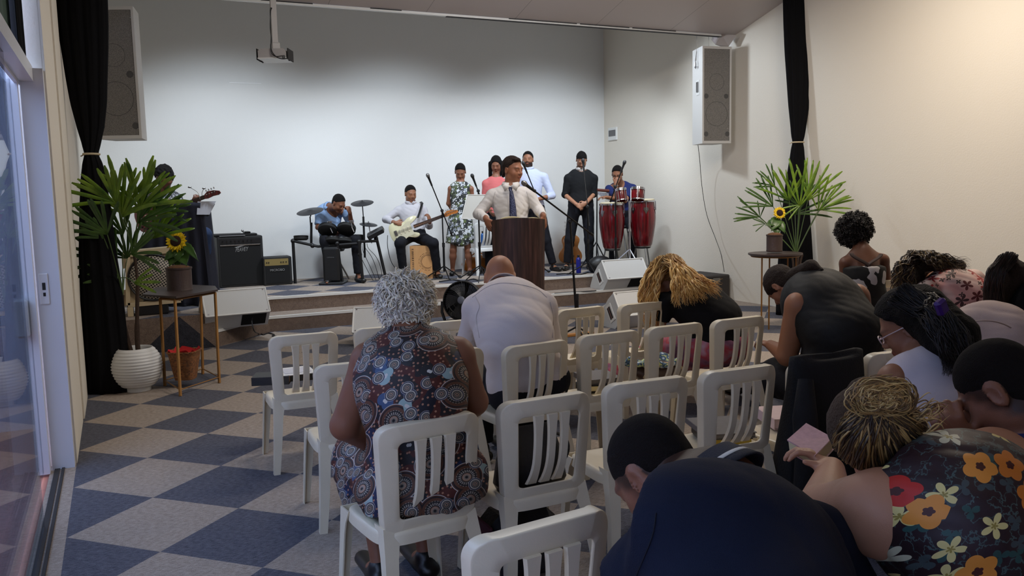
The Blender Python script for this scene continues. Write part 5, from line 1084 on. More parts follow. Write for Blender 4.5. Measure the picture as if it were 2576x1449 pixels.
# bag and folded cloth on the chair behind the blonde woman
bp = vec((3.18*K, 4.27*K+.22, ZS)); e = thing('handbag', 'brown striped handbag on the chair behind the blonde woman', 'bag', bp)
m = MB(); m.ell(bp+ZZ*.07, (.15, .11, .07), n=24, m=12); m.build('bag_body', mat('brown_bag_leather', (58, 38, 32), .4, var=.4, vscale=30), e); m = MB(); m.tube(bez(bp+vec((-.13, -.05, .06)), bp+vec((-.12, -.1, .16)), bp+vec((.1, -.1, .16)), bp+vec((.13, -.04, .07))), .010, 8); m.tube(bez(bp+vec((-.14, -.02, .03)), bp+vec((-.1, -.13, .06)), bp+vec((.1, -.13, .06)), bp+vec((.14, -.03, .03))), .008, 8); m.build('handles', mat('beige_strap', (176, 158, 128), .6), e)
e = thing('folded_cloth', 'folded blue and white patterned cloth lying on the brown handbag', 'cloth', bp+ZZ*.14); G = [[bp+vec((-.17+.26*u, -.10+.2*v, .142+.02*math.sin(u*7+v*3)+.015*math.cos(v*9))) for v in np.linspace(0, 1, 14)] for u in np.linspace(0, 1, 18)]
t = NT('blue_patterned_cloth'); c = t.coord('Object'); vo = t.voro(c, 34); t.link(t.ramp(vo, [(0, (214, 220, 226)), (.3, (96, 130, 168)), (.45, (60, 84, 110)), (.6, (190, 204, 150))], 'CONSTANT'), t.b.inputs['Base Color']); t.b.inputs['Roughness'].default_value = .9; MB().sheet(G, .02).build('cloth', t.m, e, angle=0)
# black shoulder bag on the M chair, bag on the floor
bp = vec((1.585*K-.02, 3.0*K+.16, ZS)); e = thing('shoulder_bag', 'upright black shoulder bag on the chair right of the white haired woman', 'bag', bp); M_bag = mat('black_navy_leather', (24, 26, 34), .4, bump=.3, bscale=90)
m = MB(); loftr = []
for z, wx, wy in ((0, .13, .05), (.03, .145, .06), (.12, .13, .055), (.22, .10, .035), (.245, .085, .015)): loftr.append([bp+vec((wx*(abs(math.cos(a))**.5)*(1 if math.cos(a) > 0 else -1), wy*(abs(math.sin(a))**.6)*(1 if math.sin(a) > 0 else -1), z)) for a in np.linspace(0, 2*PI, 32, endpoint=False)])
loft(m, loftr); m.build('bag_body', M_bag, e); MB().tube(bez(bp+vec((.09, 0, .2)), bp+vec((.25, .05, .15)), bp+vec((.22, .1, .02)), bp+vec((.12, .08, .01))), .007, 6).build('strap', M_bag, e)
bp = vec((1.585*K-.02, 3.0*K+.25, .001)); e = thing('floor_bag', 'black bag with maroon side on the floor under the shoulder bag chair', 'bag', bp); m = MB(); m.rbox((-.15, -.08, 0), (.13, .1, .27), .04, M=Matrix.Translation(bp.tolist())); m.build('bag_body', M_bag, e); MB().rbox((-.16, -.07, .01), (-.148, .09, .24), .005, M=Matrix.Translation(bp.tolist())).build('maroon_panel', mat('maroon_cloth', (70, 20, 42), .7), e)
# wooden bits and books seen through the front row chair
b = atz(1440, 846); e = thing('floor_board', 'narrow orange wooden board on the floor behind the front row chair', 'board', b); MB().rbox((-.25, -.03, 0.001), (.25, .03, .03), .004, M=Matrix.Translation((b[0], b[1], 0))).build('plank', mat('orange_wood', (170, 116, 56), .5), e)
b = atz(1905, 790, .50); LAP = b
# ================================================================ PEOPLE: smooth solids from blended limbs
def smin(a, b, k):
    if k <= 0: return np.minimum(a, b)
    h = np.maximum(k-np.abs(a-b), 0)/k; return np.minimum(a, b)-h*h*k*.25
class Solid:
    def __init__(s): s.p = []
    def cap(s, a, b, r0, r1=None, k=.02, flat=None, cut=None, sub=False):
        """limb from a to b; flat = (direction, factor); cut = [(point, normal), ...] removes the side the normal points to"""
        s.p.append(('c', vec(a), vec(b), r0, r0 if r1 is None else r1, k, flat, cut, sub)); return s
    def ell(s, c, r, A=None, k=.02, cut=None, sub=False):
        s.p.append(('e', vec(c), vec(r) if hasattr(r, '__len__') else vec((r, r, r)), np.eye(3) if A is None else np.array(A, float), k, cut, sub)); return s
    def mesh(s, h, noise=None, name='m'):
        lo = np.full(3, 1e9); hi = -lo; bb = []
        for p in s.p:
            if p[0] == 'c': r = max(p[3], p[4]); l = np.minimum(p[1], p[2])-r; u = np.maximum(p[1], p[2])+r; k = p[5]; sub = p[8]
            else:
                R_ = np.abs(p[3].T) @ p[2]; l, u, k, sub = p[1]-R_, p[1]+R_, p[4], p[6]
            pad = max(k, .01)+3*h+(.02 if noise else 0); bb.append((l-pad, u+pad))
            if not sub: lo = np.minimum(lo, l-4*h-.01); hi = np.maximum(hi, u+4*h+.01)
        if noise: lo -= .02; hi += .02
        n = np.ceil((hi-lo)/h).astype(int)+1; F = np.full(n, .08, np.float32)
        ax = [lo[i]+h*np.arange(n[i]) for i in range(3)]
        for p, (l, u) in zip(s.p, bb):
            i0 = np.clip(np.floor((l-lo)/h).astype(int), 0, n); i1 = np.clip(np.ceil((u-lo)/h).astype(int)+1, 0, n)
            if np.any(i1 <= i0): continue
            X = ax[0][i0[0]:i1[0], None, None]; Y = ax[1][None, i0[1]:i1[1], None]; Z = ax[2][None, None, i0[2]:i1[2]]
            if p[0] == 'c':
                a, b, r0, r1, k, flat, cut, sub = p[1:]; ab = b-a; L2 = max(ab @ ab, 1e-9)
                t = np.clip(((X-a[0])*ab[0]+(Y-a[1])*ab[1]+(Z-a[2])*ab[2])/L2, 0, 1)
                wx, wy, wz = X-a[0]-t*ab[0], Y-a[1]-t*ab[1], Z-a[2]-t*ab[2]; q = wx*wx+wy*wy+wz*wz
                if flat is not None:
                    nn, fa = vec(flat[0]), flat[1]; wn = wx*nn[0]+wy*nn[1]+wz*nn[2]; q = q+wn*wn*(1/fa**2-1)
                d = np.sqrt(q)-(r0+(r1-r0)*t)
            else:
                c, r, A, k, cut, sub = p[1:]; qs = [(X-c[0])*A[i][0]+(Y-c[1])*A[i][1]+(Z-c[2])*A[i][2] for i in range(3)]
                k0 = np.sqrt(sum((q/r[i])**2 for i, q in enumerate(qs))); k1 = np.sqrt(sum((q/r[i]**2)**2 for i, q in enumerate(qs)))+1e-9; d = k0*(k0-1)/k1
            if cut:
                for o, nn in cut: nn = vec(nn)/np.linalg.norm(nn); d = np.maximum(d, (X-o[0])*nn[0]+(Y-o[1])*nn[1]+(Z-o[2])*nn[2])
            sl = tuple(slice(i0[i], i1[i]) for i in range(3)); f = F[sl]
            F[sl] = (-smin(-f, d.astype(np.float32), k)) if sub else smin(f, d.astype(np.float32), k)
        if noise:
            X = ax[0][:, None, None]; Y = ax[1][None, :, None]; Z = ax[2][None, None, :]; F = F+noise(X, Y, Z).astype(np.float32)
        return nets(F, lo, h)
def nets(F, lo, h):
    I = F < 0; nx, ny, nz = F.shape
    c = np.zeros((nx-1, ny-1, nz-1), np.int8)
    for dx in (0, 1):
        for dy in (0, 1):
            for dz in (0, 1): c += I[dx:nx-1+dx, dy:ny-1+dy, dz:nz-1+dz]
    act = (c > 0) & (c < 8); idx = np.argwhere(act); ids = np.full(act.shape, -1, np.int32); ids[act] = np.arange(len(idx))
    acc = np.zeros((len(idx), 3)); cnt = np.zeros(len(idx)); C = [(a, b, d) for a in (0, 1) for b in (0, 1) for d in (0, 1)]
    for i in range(8):
        for j in range(i+1, 8):
            if sum(abs(C[i][q]-C[j][q]) for q in range(3)) != 1: continue
            a = F[idx[:, 0]+C[i][0], idx[:, 1]+C[i][1], idx[:, 2]+C[i][2]]; b = F[idx[:, 0]+C[j][0], idx[:, 1]+C[j][1], idx[:, 2]+C[j][2]]
            m = (a < 0) != (b < 0); t = np.where(m, a/(a-b+1e-12), 0); ci, cj = np.array(C[i]), np.array(C[j])
            acc += m[:, None]*(ci+(cj-ci)*t[:, None]); cnt += m
    V = lo+h*(idx+acc/cnt[:, None]); Q = []
    for a in range(3):
        b, d = (a+1) % 3, (a+2) % 3; s0 = [slice(1, -1)]*3; s1 = [slice(1, -1)]*3; s0[a] = slice(0, -1); s1[a] = slice(1, None)
        A_, B_ = I[tuple(s0)], I[tuple(s1)]
        for flip, M in ((False, A_ & ~B_), (True, ~A_ & B_)):
            e = np.argwhere(M); 
            if not len(e): continue
            o = np.ones(3, int); o[a] = 0; e = e+o; q = []
            for (u, v) in ((-1, -1), (0, -1), (0, 0), (-1, 0)):
                k = e.copy(); k[:, b] += u; k[:, d] += v; q.append(ids[k[:, 0], k[:, 1], k[:, 2]])
            q = np.stack(q, 1); Q.append(q[:, ::-1] if flip else q)
    return V, np.concatenate(Q)
def relax(V, Q, it=1, w=.5):
    for _ in range(it):
        S = np.zeros_like(V); n = np.zeros(len(V))
        for i in range(4):
            for j in ((i+1) % 4, (i-1) % 4): np.add.at(S, Q[:, i], V[Q[:, j]]); np.add.at(n, Q[:, i], 1)
        V = V*(1-w)+w*S/np.maximum(n, 1)[:, None]
    return V
def solid_obj(S, h, name, m, parent, noise=None, color=None, it=1):
    V, Q = S.mesh(h, noise); V = relax(V, Q, it)
    me = bpy.data.meshes.new(name); me.vertices.add(len(V)); me.vertices.foreach_set('co', V.ravel()); me.loops.add(Q.size); me.loops.foreach_set('vertex_index', Q.ravel().astype(np.int32))
    me.polygons.add(len(Q)); me.polygons.foreach_set('loop_start', np.arange(0, Q.size, 4, dtype=np.int32)); me.polygons.foreach_set('loop_total', np.full(len(Q), 4, np.int32)); me.update(calc_edges=True)
    if color is not None:
        cl = color(V); a = me.color_attributes.new('Tint', 'FLOAT_COLOR', 'POINT'); a.data.foreach_set('color', np.hstack([cl, np.ones((len(V), 1))]).ravel())
    me.materials.append(m); me.shade_smooth(); o = bpy.data.objects.new(name, me); col.objects.link(o); o.parent = parent
    me.transform(world(parent).inverted()); return o, V
def skinmat():
    t = NT('human_skin'); a = t.n('ShaderNodeVertexColor'); a.layer_name = 'Tint'; c = t.coord('Object'); n = t.noise(c, 30, 3)
    mx = t.n('ShaderNodeMix', data_type='RGBA', blend_type='MULTIPLY'); mx.inputs[0].default_value = .25; t.link(a.outputs[0], mx.inputs[6]); r = t.n('ShaderNodeValToRGB'); t.link(n, r.inputs[0]); r.color_ramp.elements[0].color = (.75, .7, .7, 1); t.link(r.outputs[0], mx.inputs[7])
    t.link(mx.outputs[2], t.b.inputs['Base Color']); t.b.inputs['Roughness'].default_value = .48; t.b.inputs['Specular IOR Level'].default_value = .4; t.b.inputs['Subsurface Weight'].default_value = 0.; t.bump(t.noise(c, 350, 2), .08); return t.m
M_body = skinmat()
def fold(amp, f=14., seed=0.):
    """soft cloth folds"""
    f *= 2.3
    def g(X, Y, Z):
        a = np.sin(X*f*1.1+np.sin(Z*f*.7+seed)*1.6+Y*f*.6+seed); b = np.sin(Z*f*1.7+X*f*.9+np.sin(Y*f+seed*2)*1.3); c = np.sin(Y*f*1.5-Z*f*1.1+seed*3)
        return amp*(.5*(1-np.abs(a))**2+.35*(1-np.abs(b))**2+.15*c-.25)
    return g
def rough(amp, f=60., seed=0.):
    def g(X, Y, Z): return amp*(np.sin(X*f+seed+np.sin(Z*f*.8)*2)*np.sin(Y*f*1.1+np.sin(X*f*.7+seed)*2)*np.sin(Z*f*.9+seed)+.5*np.sin(X*f*2.1+Z*f*1.7)*np.sin(Y*f*2.3+seed))
    return g
def curls(pp, n, L, r, cols, wave, seed=0, down=1., keep=None, m=None, seg=10, name='curls'):
    rg = np.random.default_rng(seed); V = pp['HV']; c = pp['Hc']+pp['F3'][2]*.03; V = V if keep is None else V[keep(V)]; C = []
    for i in rg.integers(0, len(V), n):
        p = V[i]; nn = p-c; nn /= np.linalg.norm(nn); t_ = rg.normal(size=3)*.6-ZZ*down-nn*.0; t_ -= nn*(t_ @ nn); t_ /= np.linalg.norm(t_)+1e-9; l = L*rg.uniform(.6, 1.3); C.append([p-nn*.004, p+nn*.006+t_*l*.35, p+nn*.007+t_*l*.7, p+nn*.002+t_*l])
    return locks(C, r, m or M_strand, pp['root'], cols, name, seg=seg, wave=wave, seed=seed)
def hframe(hf, hu=None):
    f = vec(hf)/np.linalg.norm(hf); u = ZZ if hu is None else vec(hu); 
    if abs(f @ u) > .97: u = FY
    r = np.cross(f, u); r /= np.linalg.norm(r); u = np.cross(r, f); return r, f, u
def head_prims(S, c, F3, s=1., ears=True, female=False):
    r, f, u = F3; P = lambda x, y, z: c+s*(r*x+f*y+u*z); A = [r, f, u]; E = lambda x, y, z, rad, k=.02, sub=False, AA=None: S.ell(P(x, y, z), vec(rad)*s, A if AA is None else AA, k*s, None, sub)
    E(0, -.014, .034, (.074, .093, .084), .03); E(0, .022, -.030, (.057 if female else .060, .066, .080), .035); E(0, .056, -.096, (.024, .022, .020), .035)
    for sx in (-1, 1): E(sx*.034, .050, -.030, (.026, .026, .024), .03); E(sx*.048, .0, -.070, (.018, .030, .022), .03)
    S.cap(P(-.036, .076, .022), P(.036, .076, .022), .011*s, .011*s, .018*s)
    for sx in (-1, 1): E(sx*.031, .093, .004, (.017, .013, .0095), .012, True)
    for sx in (-1, 1): E(sx*.031, .0745, .003, (.0135, .0125, .0105), .004)
    S.cap(P(0, .085, .012), P(0, .104, -.022), .0075*s, .0125*s, .012*s)
    for sx in (-1, 1): E(sx*.0115, .094, -.028, (.009, .011, .0075), .008)
    E(0, .090, -.052, (.021, .010, .0055), .006); E(0, .088, -.0635, (.018, .010, .0065), .006); E(0, .102, -.0575, (.022, .006, .0016), .002, True)
    if ears:
        for sx in (-1, 1):
            AA = [r*math.cos(.35)*1+f*math.sin(.35)*-sx, f*math.cos(.35)+r*math.sin(.35)*sx, u]
            E(sx*.077, -.012, -.004, (.0095, .021, .033), .010, False, AA); E(sx*.086, -.006, -.001, (.007, .012, .021), .004, True, AA)
def head_color(c, F3, s, tone, lips, brow, beard=0., browc=(34, 26, 24), line=None):
    r, f, u = F3; T = np.array(srgb(tone)); Lc = np.array(srgb(lips)); B = np.array(srgb(browc))
    def g(V):
        q = (V-c)/s; x, y, z = q @ r, q @ f, q @ u; C = np.tile(T, (len(V), 1)); near = (np.abs(x) < .09) & (y > .02) & (y < .14) & (np.abs(z) < .14)
        def put(m, colr, a=1.): 
            m = np.clip(m, 0, 1)*near*a; C[:] = C*(1-m[:, None])+colr*m[:, None]
        put(np.clip(1.5-np.sqrt((x/.022)**2+((z+.058)/.0115)**2)*1.1, 0, 1), Lc, .85)
        for sx in (-1, 1):
            zb = .0215+.10*(np.abs(x)-.03)*0+.004-(np.abs(np.abs(x)-.034)**2)*8; put((np.sign(x) == sx)*np.clip(1.6-np.sqrt(((np.abs(x)-.033)/.020)**2+((z-zb)/.0052)**2), 0, 1), B, brow)
            put((np.sign(x) == sx)*np.clip(1.5-np.sqrt(((np.abs(x)-.031)/.014)**2+((z+.001+((np.abs(x)-.031)**2)*6)/.0022)**2), 0, 1), B, .65)
        if line in ('short', 'low'):
            n_, p_ = ((.70, -.72), (.068, .086)) if line == 'short' else ((.80, -.60), (.074, .055)); d = (y-p_[0])*n_[0]+(z-p_[1])*n_[1]; nn_ = math.hypot(*n_)
            m = np.clip((.014-d/nn_+.004*np.sin(x*160)*np.sin(z*190))/.026, 0, 1)*(np.abs(x) < .073)*(z > -.085)*(z < .15)*(np.abs(y) < .15); C[:] = C*(1-m[:, None]*.85)+B*m[:, None]*.6
        if beard:
            m = (z < -.030)*(y > -.02)*np.clip((-.030-z)/.02, 0, 1)*(1-np.clip(1.4-np.sqrt((x/.020)**2+((z+.058)/.010)**2), 0, 1)); m = m*(z > -.15); C[:] = C*(1-(m*beard)[:, None])+B*(m*beard)[:, None]
            put(np.clip(1.5-np.sqrt((x/.028)**2+((z+.043)/.006)**2), 0, 1), B, beard)
        return C
    return g
def hand_prims(S, w, d, n, side, s=1., curl=(.3, .5, .4), spread=.12, k=.006, thumb=.6):
    """w wrist, d towards the fingers, n palm normal, side: direction of the thumb"""
    w, d, n = vec(w), vec(d)/np.linalg.norm(d), vec(n); n = n-d*(n @ d); n /= np.linalg.norm(n); t = np.cross(n, d); t = t if t @ vec(side) > 0 else -t
    S.ell(w+d*.045*s, vec((.040, .050, .0165))*s, [t, d, n], .012); S.cap(w-d*.01*s, w+d*.02*s, .027*s, .026*s, .012, flat=(n, .72))
    for i, (o, L, r) in enumerate(((.029, .070, .0095), (.010, .078, .0098), (-.010, .072, .0095), (-.028, .058, .0085))):
        p = w+d*(.082-abs(o)*.22)*s+t*o*s; a = 0.; dd = d*math.cos(spread*o/.03)+t*math.sin(spread*o/.03)
        for j, fr_ in enumerate((.45, .31, .24)):
            a += curl[j]; q = p+(dd*math.cos(a)+n*math.sin(a))*L*fr_*s; S.cap(p, q, r*s*(1-.08*j), r*s*(.92-.08*j), k); p = q
    p = w+d*.022*s+t*.030*s; q = p+(t*.62+d*.65+n*.35)*.040*s; S.cap(p, q, .0125*s, .011*s, k+.004); a = (t*(.3-.3*thumb)+d*.85+n*.55*thumb); a /= np.linalg.norm(a); S.cap(q, q+a*.032*s, .011*s, .0092*s, k)
PPL = {}
M_hairb = mat('hair_black', (15, 12, 12), .75, bump=.9, bscale=160, spec=.2); M_hairbr = mat('hair_dark_brown', (40, 28, 23), .7, bump=.9, bscale=160, spec=.25)
def strand_mat(name, stops, rough_=.42):
    t = NT(name); a = t.n('ShaderNodeVertexColor'); a.layer_name = 'Tint'; t.link(a.outputs[0], t.b.inputs['Base Color']); t.b.inputs['Roughness'].default_value = rough_; t.b.inputs['Anisotropic'].default_value = .3; return t.m
M_strand = strand_mat('hair_strands', None)
def locks(curves, r, m, parent, cols, name='hair_locks', n=5, seg=14, wave=(0, 0), seed=0, flat=.6):
    """curves: list of point lists; cols: colours to choose from"""
    R_ = random.Random(seed); vs, fs, cl = [], [], []; 
    for P in curves:
        P = np.array(P, float); t = np.linspace(0, len(P)-1, seg); Q = np.stack([np.interp(t, np.arange(len(P)), P[:, i]) for i in range(3)], 1)
        if len(P) > 2:
            Q = np.array(spline(P, max(2, seg//(len(P)-1)))); t = np.linspace(0, len(Q)-1, seg); Q = np.stack([np.interp(t, np.arange(len(Q)), Q[:, i]) for i in range(3)], 1)
        d = np.gradient(Q, axis=0); d /= np.linalg.norm(d, axis=1, keepdims=True)+1e-9; a, b, _ = frame(d[0]); ph = R_.uniform(0, 6.3); fr_ = wave[1]*R_.uniform(.8, 1.25); c0 = np.array(srgb(R_.choice(cols))); rr = r*R_.uniform(.7, 1.25); o = len(vs)
        for i in range(seg):
            u = i/(seg-1); a = a-d[i]*(a @ d[i]); a /= np.linalg.norm(a)+1e-9; b = np.cross(d[i], a); w = wave[0]*min(1, u*3); c = Q[i]+a*w*math.sin(ph+u*fr_)+b*w*math.cos(ph*1.3+u*fr_*1.1); R0 = rr*(math.sin(PI*min(1, .25+u*.75)))**.6 if u > .3 else rr*(.6+u)
            R0 = max(R0*(1-.8*max(0, u-.7)/.3), rr*.12)
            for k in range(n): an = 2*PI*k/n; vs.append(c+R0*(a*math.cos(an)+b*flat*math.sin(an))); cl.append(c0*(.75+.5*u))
        for i in range(seg-1):
            for k in range(n): fs.append((o+i*n+k, o+i*n+(k+1) % n, o+(i+1)*n+(k+1) % n, o+(i+1)*n+k))
    me = bpy.data.meshes.new(name); me.from_pydata([tuple(v) for v in vs], [], fs); me.update(); a = me.color_attributes.new('Tint', 'FLOAT_COLOR', 'POINT'); a.data.foreach_set('color', np.hstack([np.clip(np.array(cl), 0, 1), np.ones((len(vs), 1))]).ravel())
    o = finish(me, name, m, parent, angle=0); return tag(o, kind='stuff')
def cap_hair(S, c, F3, s, line='short', th=.009, k=.015):
    r, f, u = F3; P = lambda x, y, z: c+s*(r*x+f*y+u*z); A = [r, f, u]
    if line == 'short': cut = [(P(0, .068, .086), f*.70-u*.72)]
    elif line == 'low': cut = [(P(0, .074, .055), f*.80-u*.60)]
    elif line == 'full': cut = [(P(0, .070, .07), f*.90-u*.40)]
    else: cut = None
    S.ell(P(0, -.016, .036), vec((.0725+th*.75, .094+th, .085+th))*s, A, k*s, cut); S.ell(P(0, -.040, -.010), vec((.062+th*.6, .062+th, .066+th))*s, A, k*s, cut)
    return P
def person(label, D, head, neck, sh, el, wr, pel, tone=(150, 100, 76), hs=1., hf=None, hu=None, hands=None, hips=None, kn=None, an=None, toes=None, mid=None, hw=.17, dep=.105, top=None, bottom=None, shoes=None, hair=None, h=.0075, arm=1., lips=None, brow=.6, beard=0., beltz=None, legr=1., face=True, neckr=.050, ears=True, female=False, feet=True, name='person', browc=(34, 26, 24)):
    """every joint is (px, py, extra depth); top = dict(mat, sleeve, ...)"""
    J = lambda p: (at(p[0], p[1], D+(p[2] if len(p) > 2 else 0)) if len(p) < 4 else vec(p[:3]))
    Hc, Nb, Pv = J(head), J(neck), J(pel); SH = [J(p) for p in sh]; EL = [J(p) for p in el]; WR = [J(p) for p in wr]
    Md = J(mid) if mid else (Nb+Pv)/2; HI = [J(p) for p in hips] if hips else None; KN = [J(p) for p in kn] if kn else None; AN = [J(p) for p in an] if an else None
    F3 = hframe(-FY if hf is None else hf, hu); side = (SH[1]-SH[0]); side /= np.linalg.norm(side)
    z0 = min([p[2] for p in (AN or [Pv])]); root = thing(name, label, 'person', (Pv[0], Pv[1], z0))
    def fr(a, b): w = b-a; w /= np.linalg.norm(w); s_ = side-w*(side @ w); s_ /= np.linalg.norm(s_); return [s_, np.cross(w, s_), w]
    A1, A2 = fr(Pv, Md), fr(Md, Nb); L1, L2 = np.linalg.norm(Md-Pv), np.linalg.norm(Nb-Md)
    # ---- body
    B = Solid(); head_prims(B, Hc, F3, hs, ears, female); hb = Hc-F3[1]*.02*hs-F3[2]*.055*hs
    B.cap(hb, Nb+(hb-Nb)*.1, neckr*hs, neckr*1.08*hs, .03); a_ = .5*(SH[0]+SH[1])
    B.cap(Nb, .5*(Nb+a_), .050, .046, .04); q = .82
    B.ell(Md+(Nb-Md)*.55, (hw*q, dep*.80, L2*.62), A2, .05); B.ell(Md, (hw*.80*q, dep*.78, L1*.7), A1, .05); B.ell(Pv, (hw*.92*q, dep*.80, .10), A1, .05)
    for i in (0, 1):
        B.cap(SH[i]+(Nb-SH[i])*.55, SH[i], .040, .046*arm, .04); B.cap(SH[i], EL[i], .048*arm, .037*arm, .025); B.cap(EL[i], WR[i], .037*arm, .026*(arm*.4+.6), .015)
        hd = (hands or [None, None])[i]
        if hd is None: d_ = WR[i]-EL[i]; hd = dict(d=d_, n=F3[1]*.2+side*(1 if i == 0 else -1), side=-FY, curl=(.35, .5, .4))
        hand_prims(B, WR[i], hd.get('d', WR[i]-EL[i]), hd['n'], hd.get('side', ZZ), hd.get('s', .95), hd.get('curl', (.35, .5, .4)), thumb=hd.get('thumb', .6))
    legs = HI is not None
    if legs:
        for i in (0, 1):
            B.cap(HI[i], KN[i], .066*legr, .046*legr, .03); calf = KN[i]+(AN[i]-KN[i])*.32; B.cap(KN[i], calf, .046*legr, .048*legr, .03); B.cap(calf, AN[i], .047*legr, .030*(legr*.4+.6), .03)
            if feet:
                T = J(toes[i]) if toes else AN[i]+vec((0, .18, -.05)); d_ = T-AN[i]; B.cap(AN[i]-ZZ*.02, AN[i]+d_*.35-ZZ*.02, .032, .03, .02); B.cap(AN[i]+d_*.3-ZZ*.02, T, .03, .02, .02, flat=(ZZ, .75))
    col_ = head_color(Hc, F3, hs, tone, lips or tuple(int(v*w) for v, w in zip(tone, (.95, .72, .72))), brow, beard, browc, hair.get('line', 'short') if hair else None)
    bo, _ = solid_obj(B, h, 'body', M_body, root, color=col_)
    # ---- clothing
    if top:
        S = Solid(); g = top.get('ease', .014); e2 = top.get('belly', 1.); cut = top.get('cut'); cc = [(J(c_[0]) if len(c_[0]) < 4 else vec(c_[0][:3]), c_[1]) for c_ in cut] if cut else None
        sl = top.get('sleeve', 1.); ns = .40 if sl > 0 else .42
        nk = [(Nb+(Hc-Nb)*top.get('neck', .12), (Hc-Nb))]; kk = (cc or [])+nk
        S.ell(Md+(Nb-Md)*.5, (hw+g, dep+g, L2*top.get('up', .66)+g), A2, .06, kk); S.ell(Md, ((hw*.86+g)*e2, (dep*.95+g)*e2, L1*.62+g), A1, .07, kk); S.ell(Md+(Pv-Md)*.75, ((hw*.95+g)*e2, (dep*.98+g)*e2, L1*.55+g), A1, .07, kk)
        if 'tail' in top: S.cap(Pv, J(top['tail']), (hw*.95)*top.get('tw', 1.), (hw*.95)*top.get('tw2', 1.), .06, flat=(A1[1], .62), cut=cc)
        for i in (0, 1):
            if sl > 0:
                S.cap(SH[i]+(Nb-SH[i])*.62, SH[i], .048, .058*arm, .05, cut=kk); end = None
                if sl <= 1: P_ = SH[i]+(EL[i]-SH[i])*sl; S.cap(SH[i], EL[i], .060*arm, (.060-.006*sl)*arm, .03, cut=[(P_, EL[i]-SH[i])]+(cc or []))
                else:
                    S.cap(SH[i], EL[i], .060*arm, .048*arm, .03, cut=cc); f_ = sl-1; P_ = EL[i]+(WR[i]-EL[i])*f_; S.cap(EL[i], WR[i], .050*arm, .038*(arm*.3+.7), .02, cut=[(P_, WR[i]-EL[i])])
            else: S.cap(SH[i]+(Nb-SH[i])*.75, SH[i]+(Nb-SH[i])*top.get('strap', .22), .050, .048, .05, cut=kk+[(SH[i]+(Nb-SH[i])*top.get('strap', .22), SH[i]-Nb)])
        solid_obj(S, top.get('h', .010), top.get('name', 'shirt'), top['mat'], root, fold(top.get('fold', .007), top.get('ff', 15.), len(label)))
        if 'collar' in top:
            w = (Hc-Nb)/np.linalg.norm(Hc-Nb); s_, f_, w = fr(Nb, Hc); ctr = Nb+w*top.get('cz', .040); rc = neckr*1.26*hs; G = []
            for u in np.linspace(0, 2*PI, 41):
                dr = -f_*math.cos(u)*1.0+s_*math.sin(u); fw = math.cos(u); G.append([ctr+dr*rc*.97+w*(.020-.012*max(0, fw)), ctr+dr*rc*1.10+w*(.024-.012*max(0, fw)), ctr+dr*(rc*1.24+.002)-w*(.012+.016*max(0, fw)**4)])
            sgn = 1 if (F3[1] @ -f_) > 0 else -1
            if sgn < 0: pass
            m = MB(); m.sheet(G, .003); fd = -FY if F3[1] @ FY < 0 else FY; p0 = ctr+fd*rc*1.12-ZZ*.004
            for sg in (-1, 1): m.prism([(0, .012), (sg*.052, .020), (sg*.066, .004), (sg*.040, -.040)], p0-fd*.004, RX, ZZ-fd*.0, fd*.006)
            m.build('collar', top['collar'], root, angle=0)
    if bottom:
        S = Solid(); g = bottom.get('ease', .012); S.ell(Pv+(Md-Pv)*.1, (hw*.98+g, dep+g, .13), A1, .05, [(Pv+(Md-Pv)*bottom.get('waist', .45), Md-Pv)])
        if bottom['kind'] == 'pants':
            for i in (0, 1): S.cap(HI[i], KN[i], (.082+g)*legr, (.060+g)*legr, .05); e_ = bottom.get('end', .94); P_ = KN[i]+(AN[i]-KN[i])*e_; S.cap(KN[i], AN[i], (.058+g)*legr, .048+g*.6, .03, cut=[(P_, AN[i]-KN[i])])
        else:
            kz = bottom.get('hem', .5); 
            for i in (0, 1):
                P_ = (KN[i]+(AN[i]-KN[i])*kz) if kz > 0 else HI[i]+(KN[i]-HI[i])*(1+kz); c_ = [(P_, (AN[i]-KN[i]) if kz > 0 else (KN[i]-HI[i]))]; R1 = bottom.get('r', .09); S.cap(HI[i], KN[i], (.088+g)*legr, R1, .09, cut=c_)
                if kz > 0: S.cap(KN[i], AN[i], R1, R1*bottom.get('flare', 1.), .09, cut=c_)
            if bottom.get('fill', True): m0 = (HI[0]+HI[1])/2; m1 = (KN[0]+KN[1])/2; m2 = (AN[0]+AN[1])/2; P_ = m1+(m2-m1)*kz if kz > 0 else m0+(m1-m0)*(1+kz); c_ = [(P_, (m2-m1) if kz > 0 else (m1-m0))]; S.cap(m0, m1, .09, .09, .09, cut=c_); kz > 0 and S.cap(m1, m2, .09, .09*bottom.get('flare', 1.), .09, cut=c_)
        solid_obj(S, bottom.get('h', .011), bottom.get('name', 'trousers' if bottom['kind'] == 'pants' else 'skirt'), bottom['mat'], root, fold(bottom.get('fold', .006), 13., 2+len(label)))
    if shoes and legs:
        for i in (0, 1):
            T = J(toes[i]) if toes else AN[i]+vec((0, .18, -.05)); d_ = T-AN[i]; zb = shoes.get('z', T[2]-.03); S = Solid(); d_ = vec((d_[0], d_[1], 0)); L = max(np.linalg.norm(d_), .1); d_ /= L; hz = zb+.036
            a = vec((AN[i][0], AN[i][1], hz))-d_*.04; b = a+d_*.24; S.cap(a, b, .042, .036, .02, flat=(ZZ, .85), cut=[((0, 0, zb), (0, 0, -1))]); 
            if shoes.get('high', True): S.cap(vec((AN[i][0], AN[i][1], zb+.075)), a+d_*.08, .040, .034, .02)
            solid_obj(S, .009, 'shoe', shoes['mat'], root)
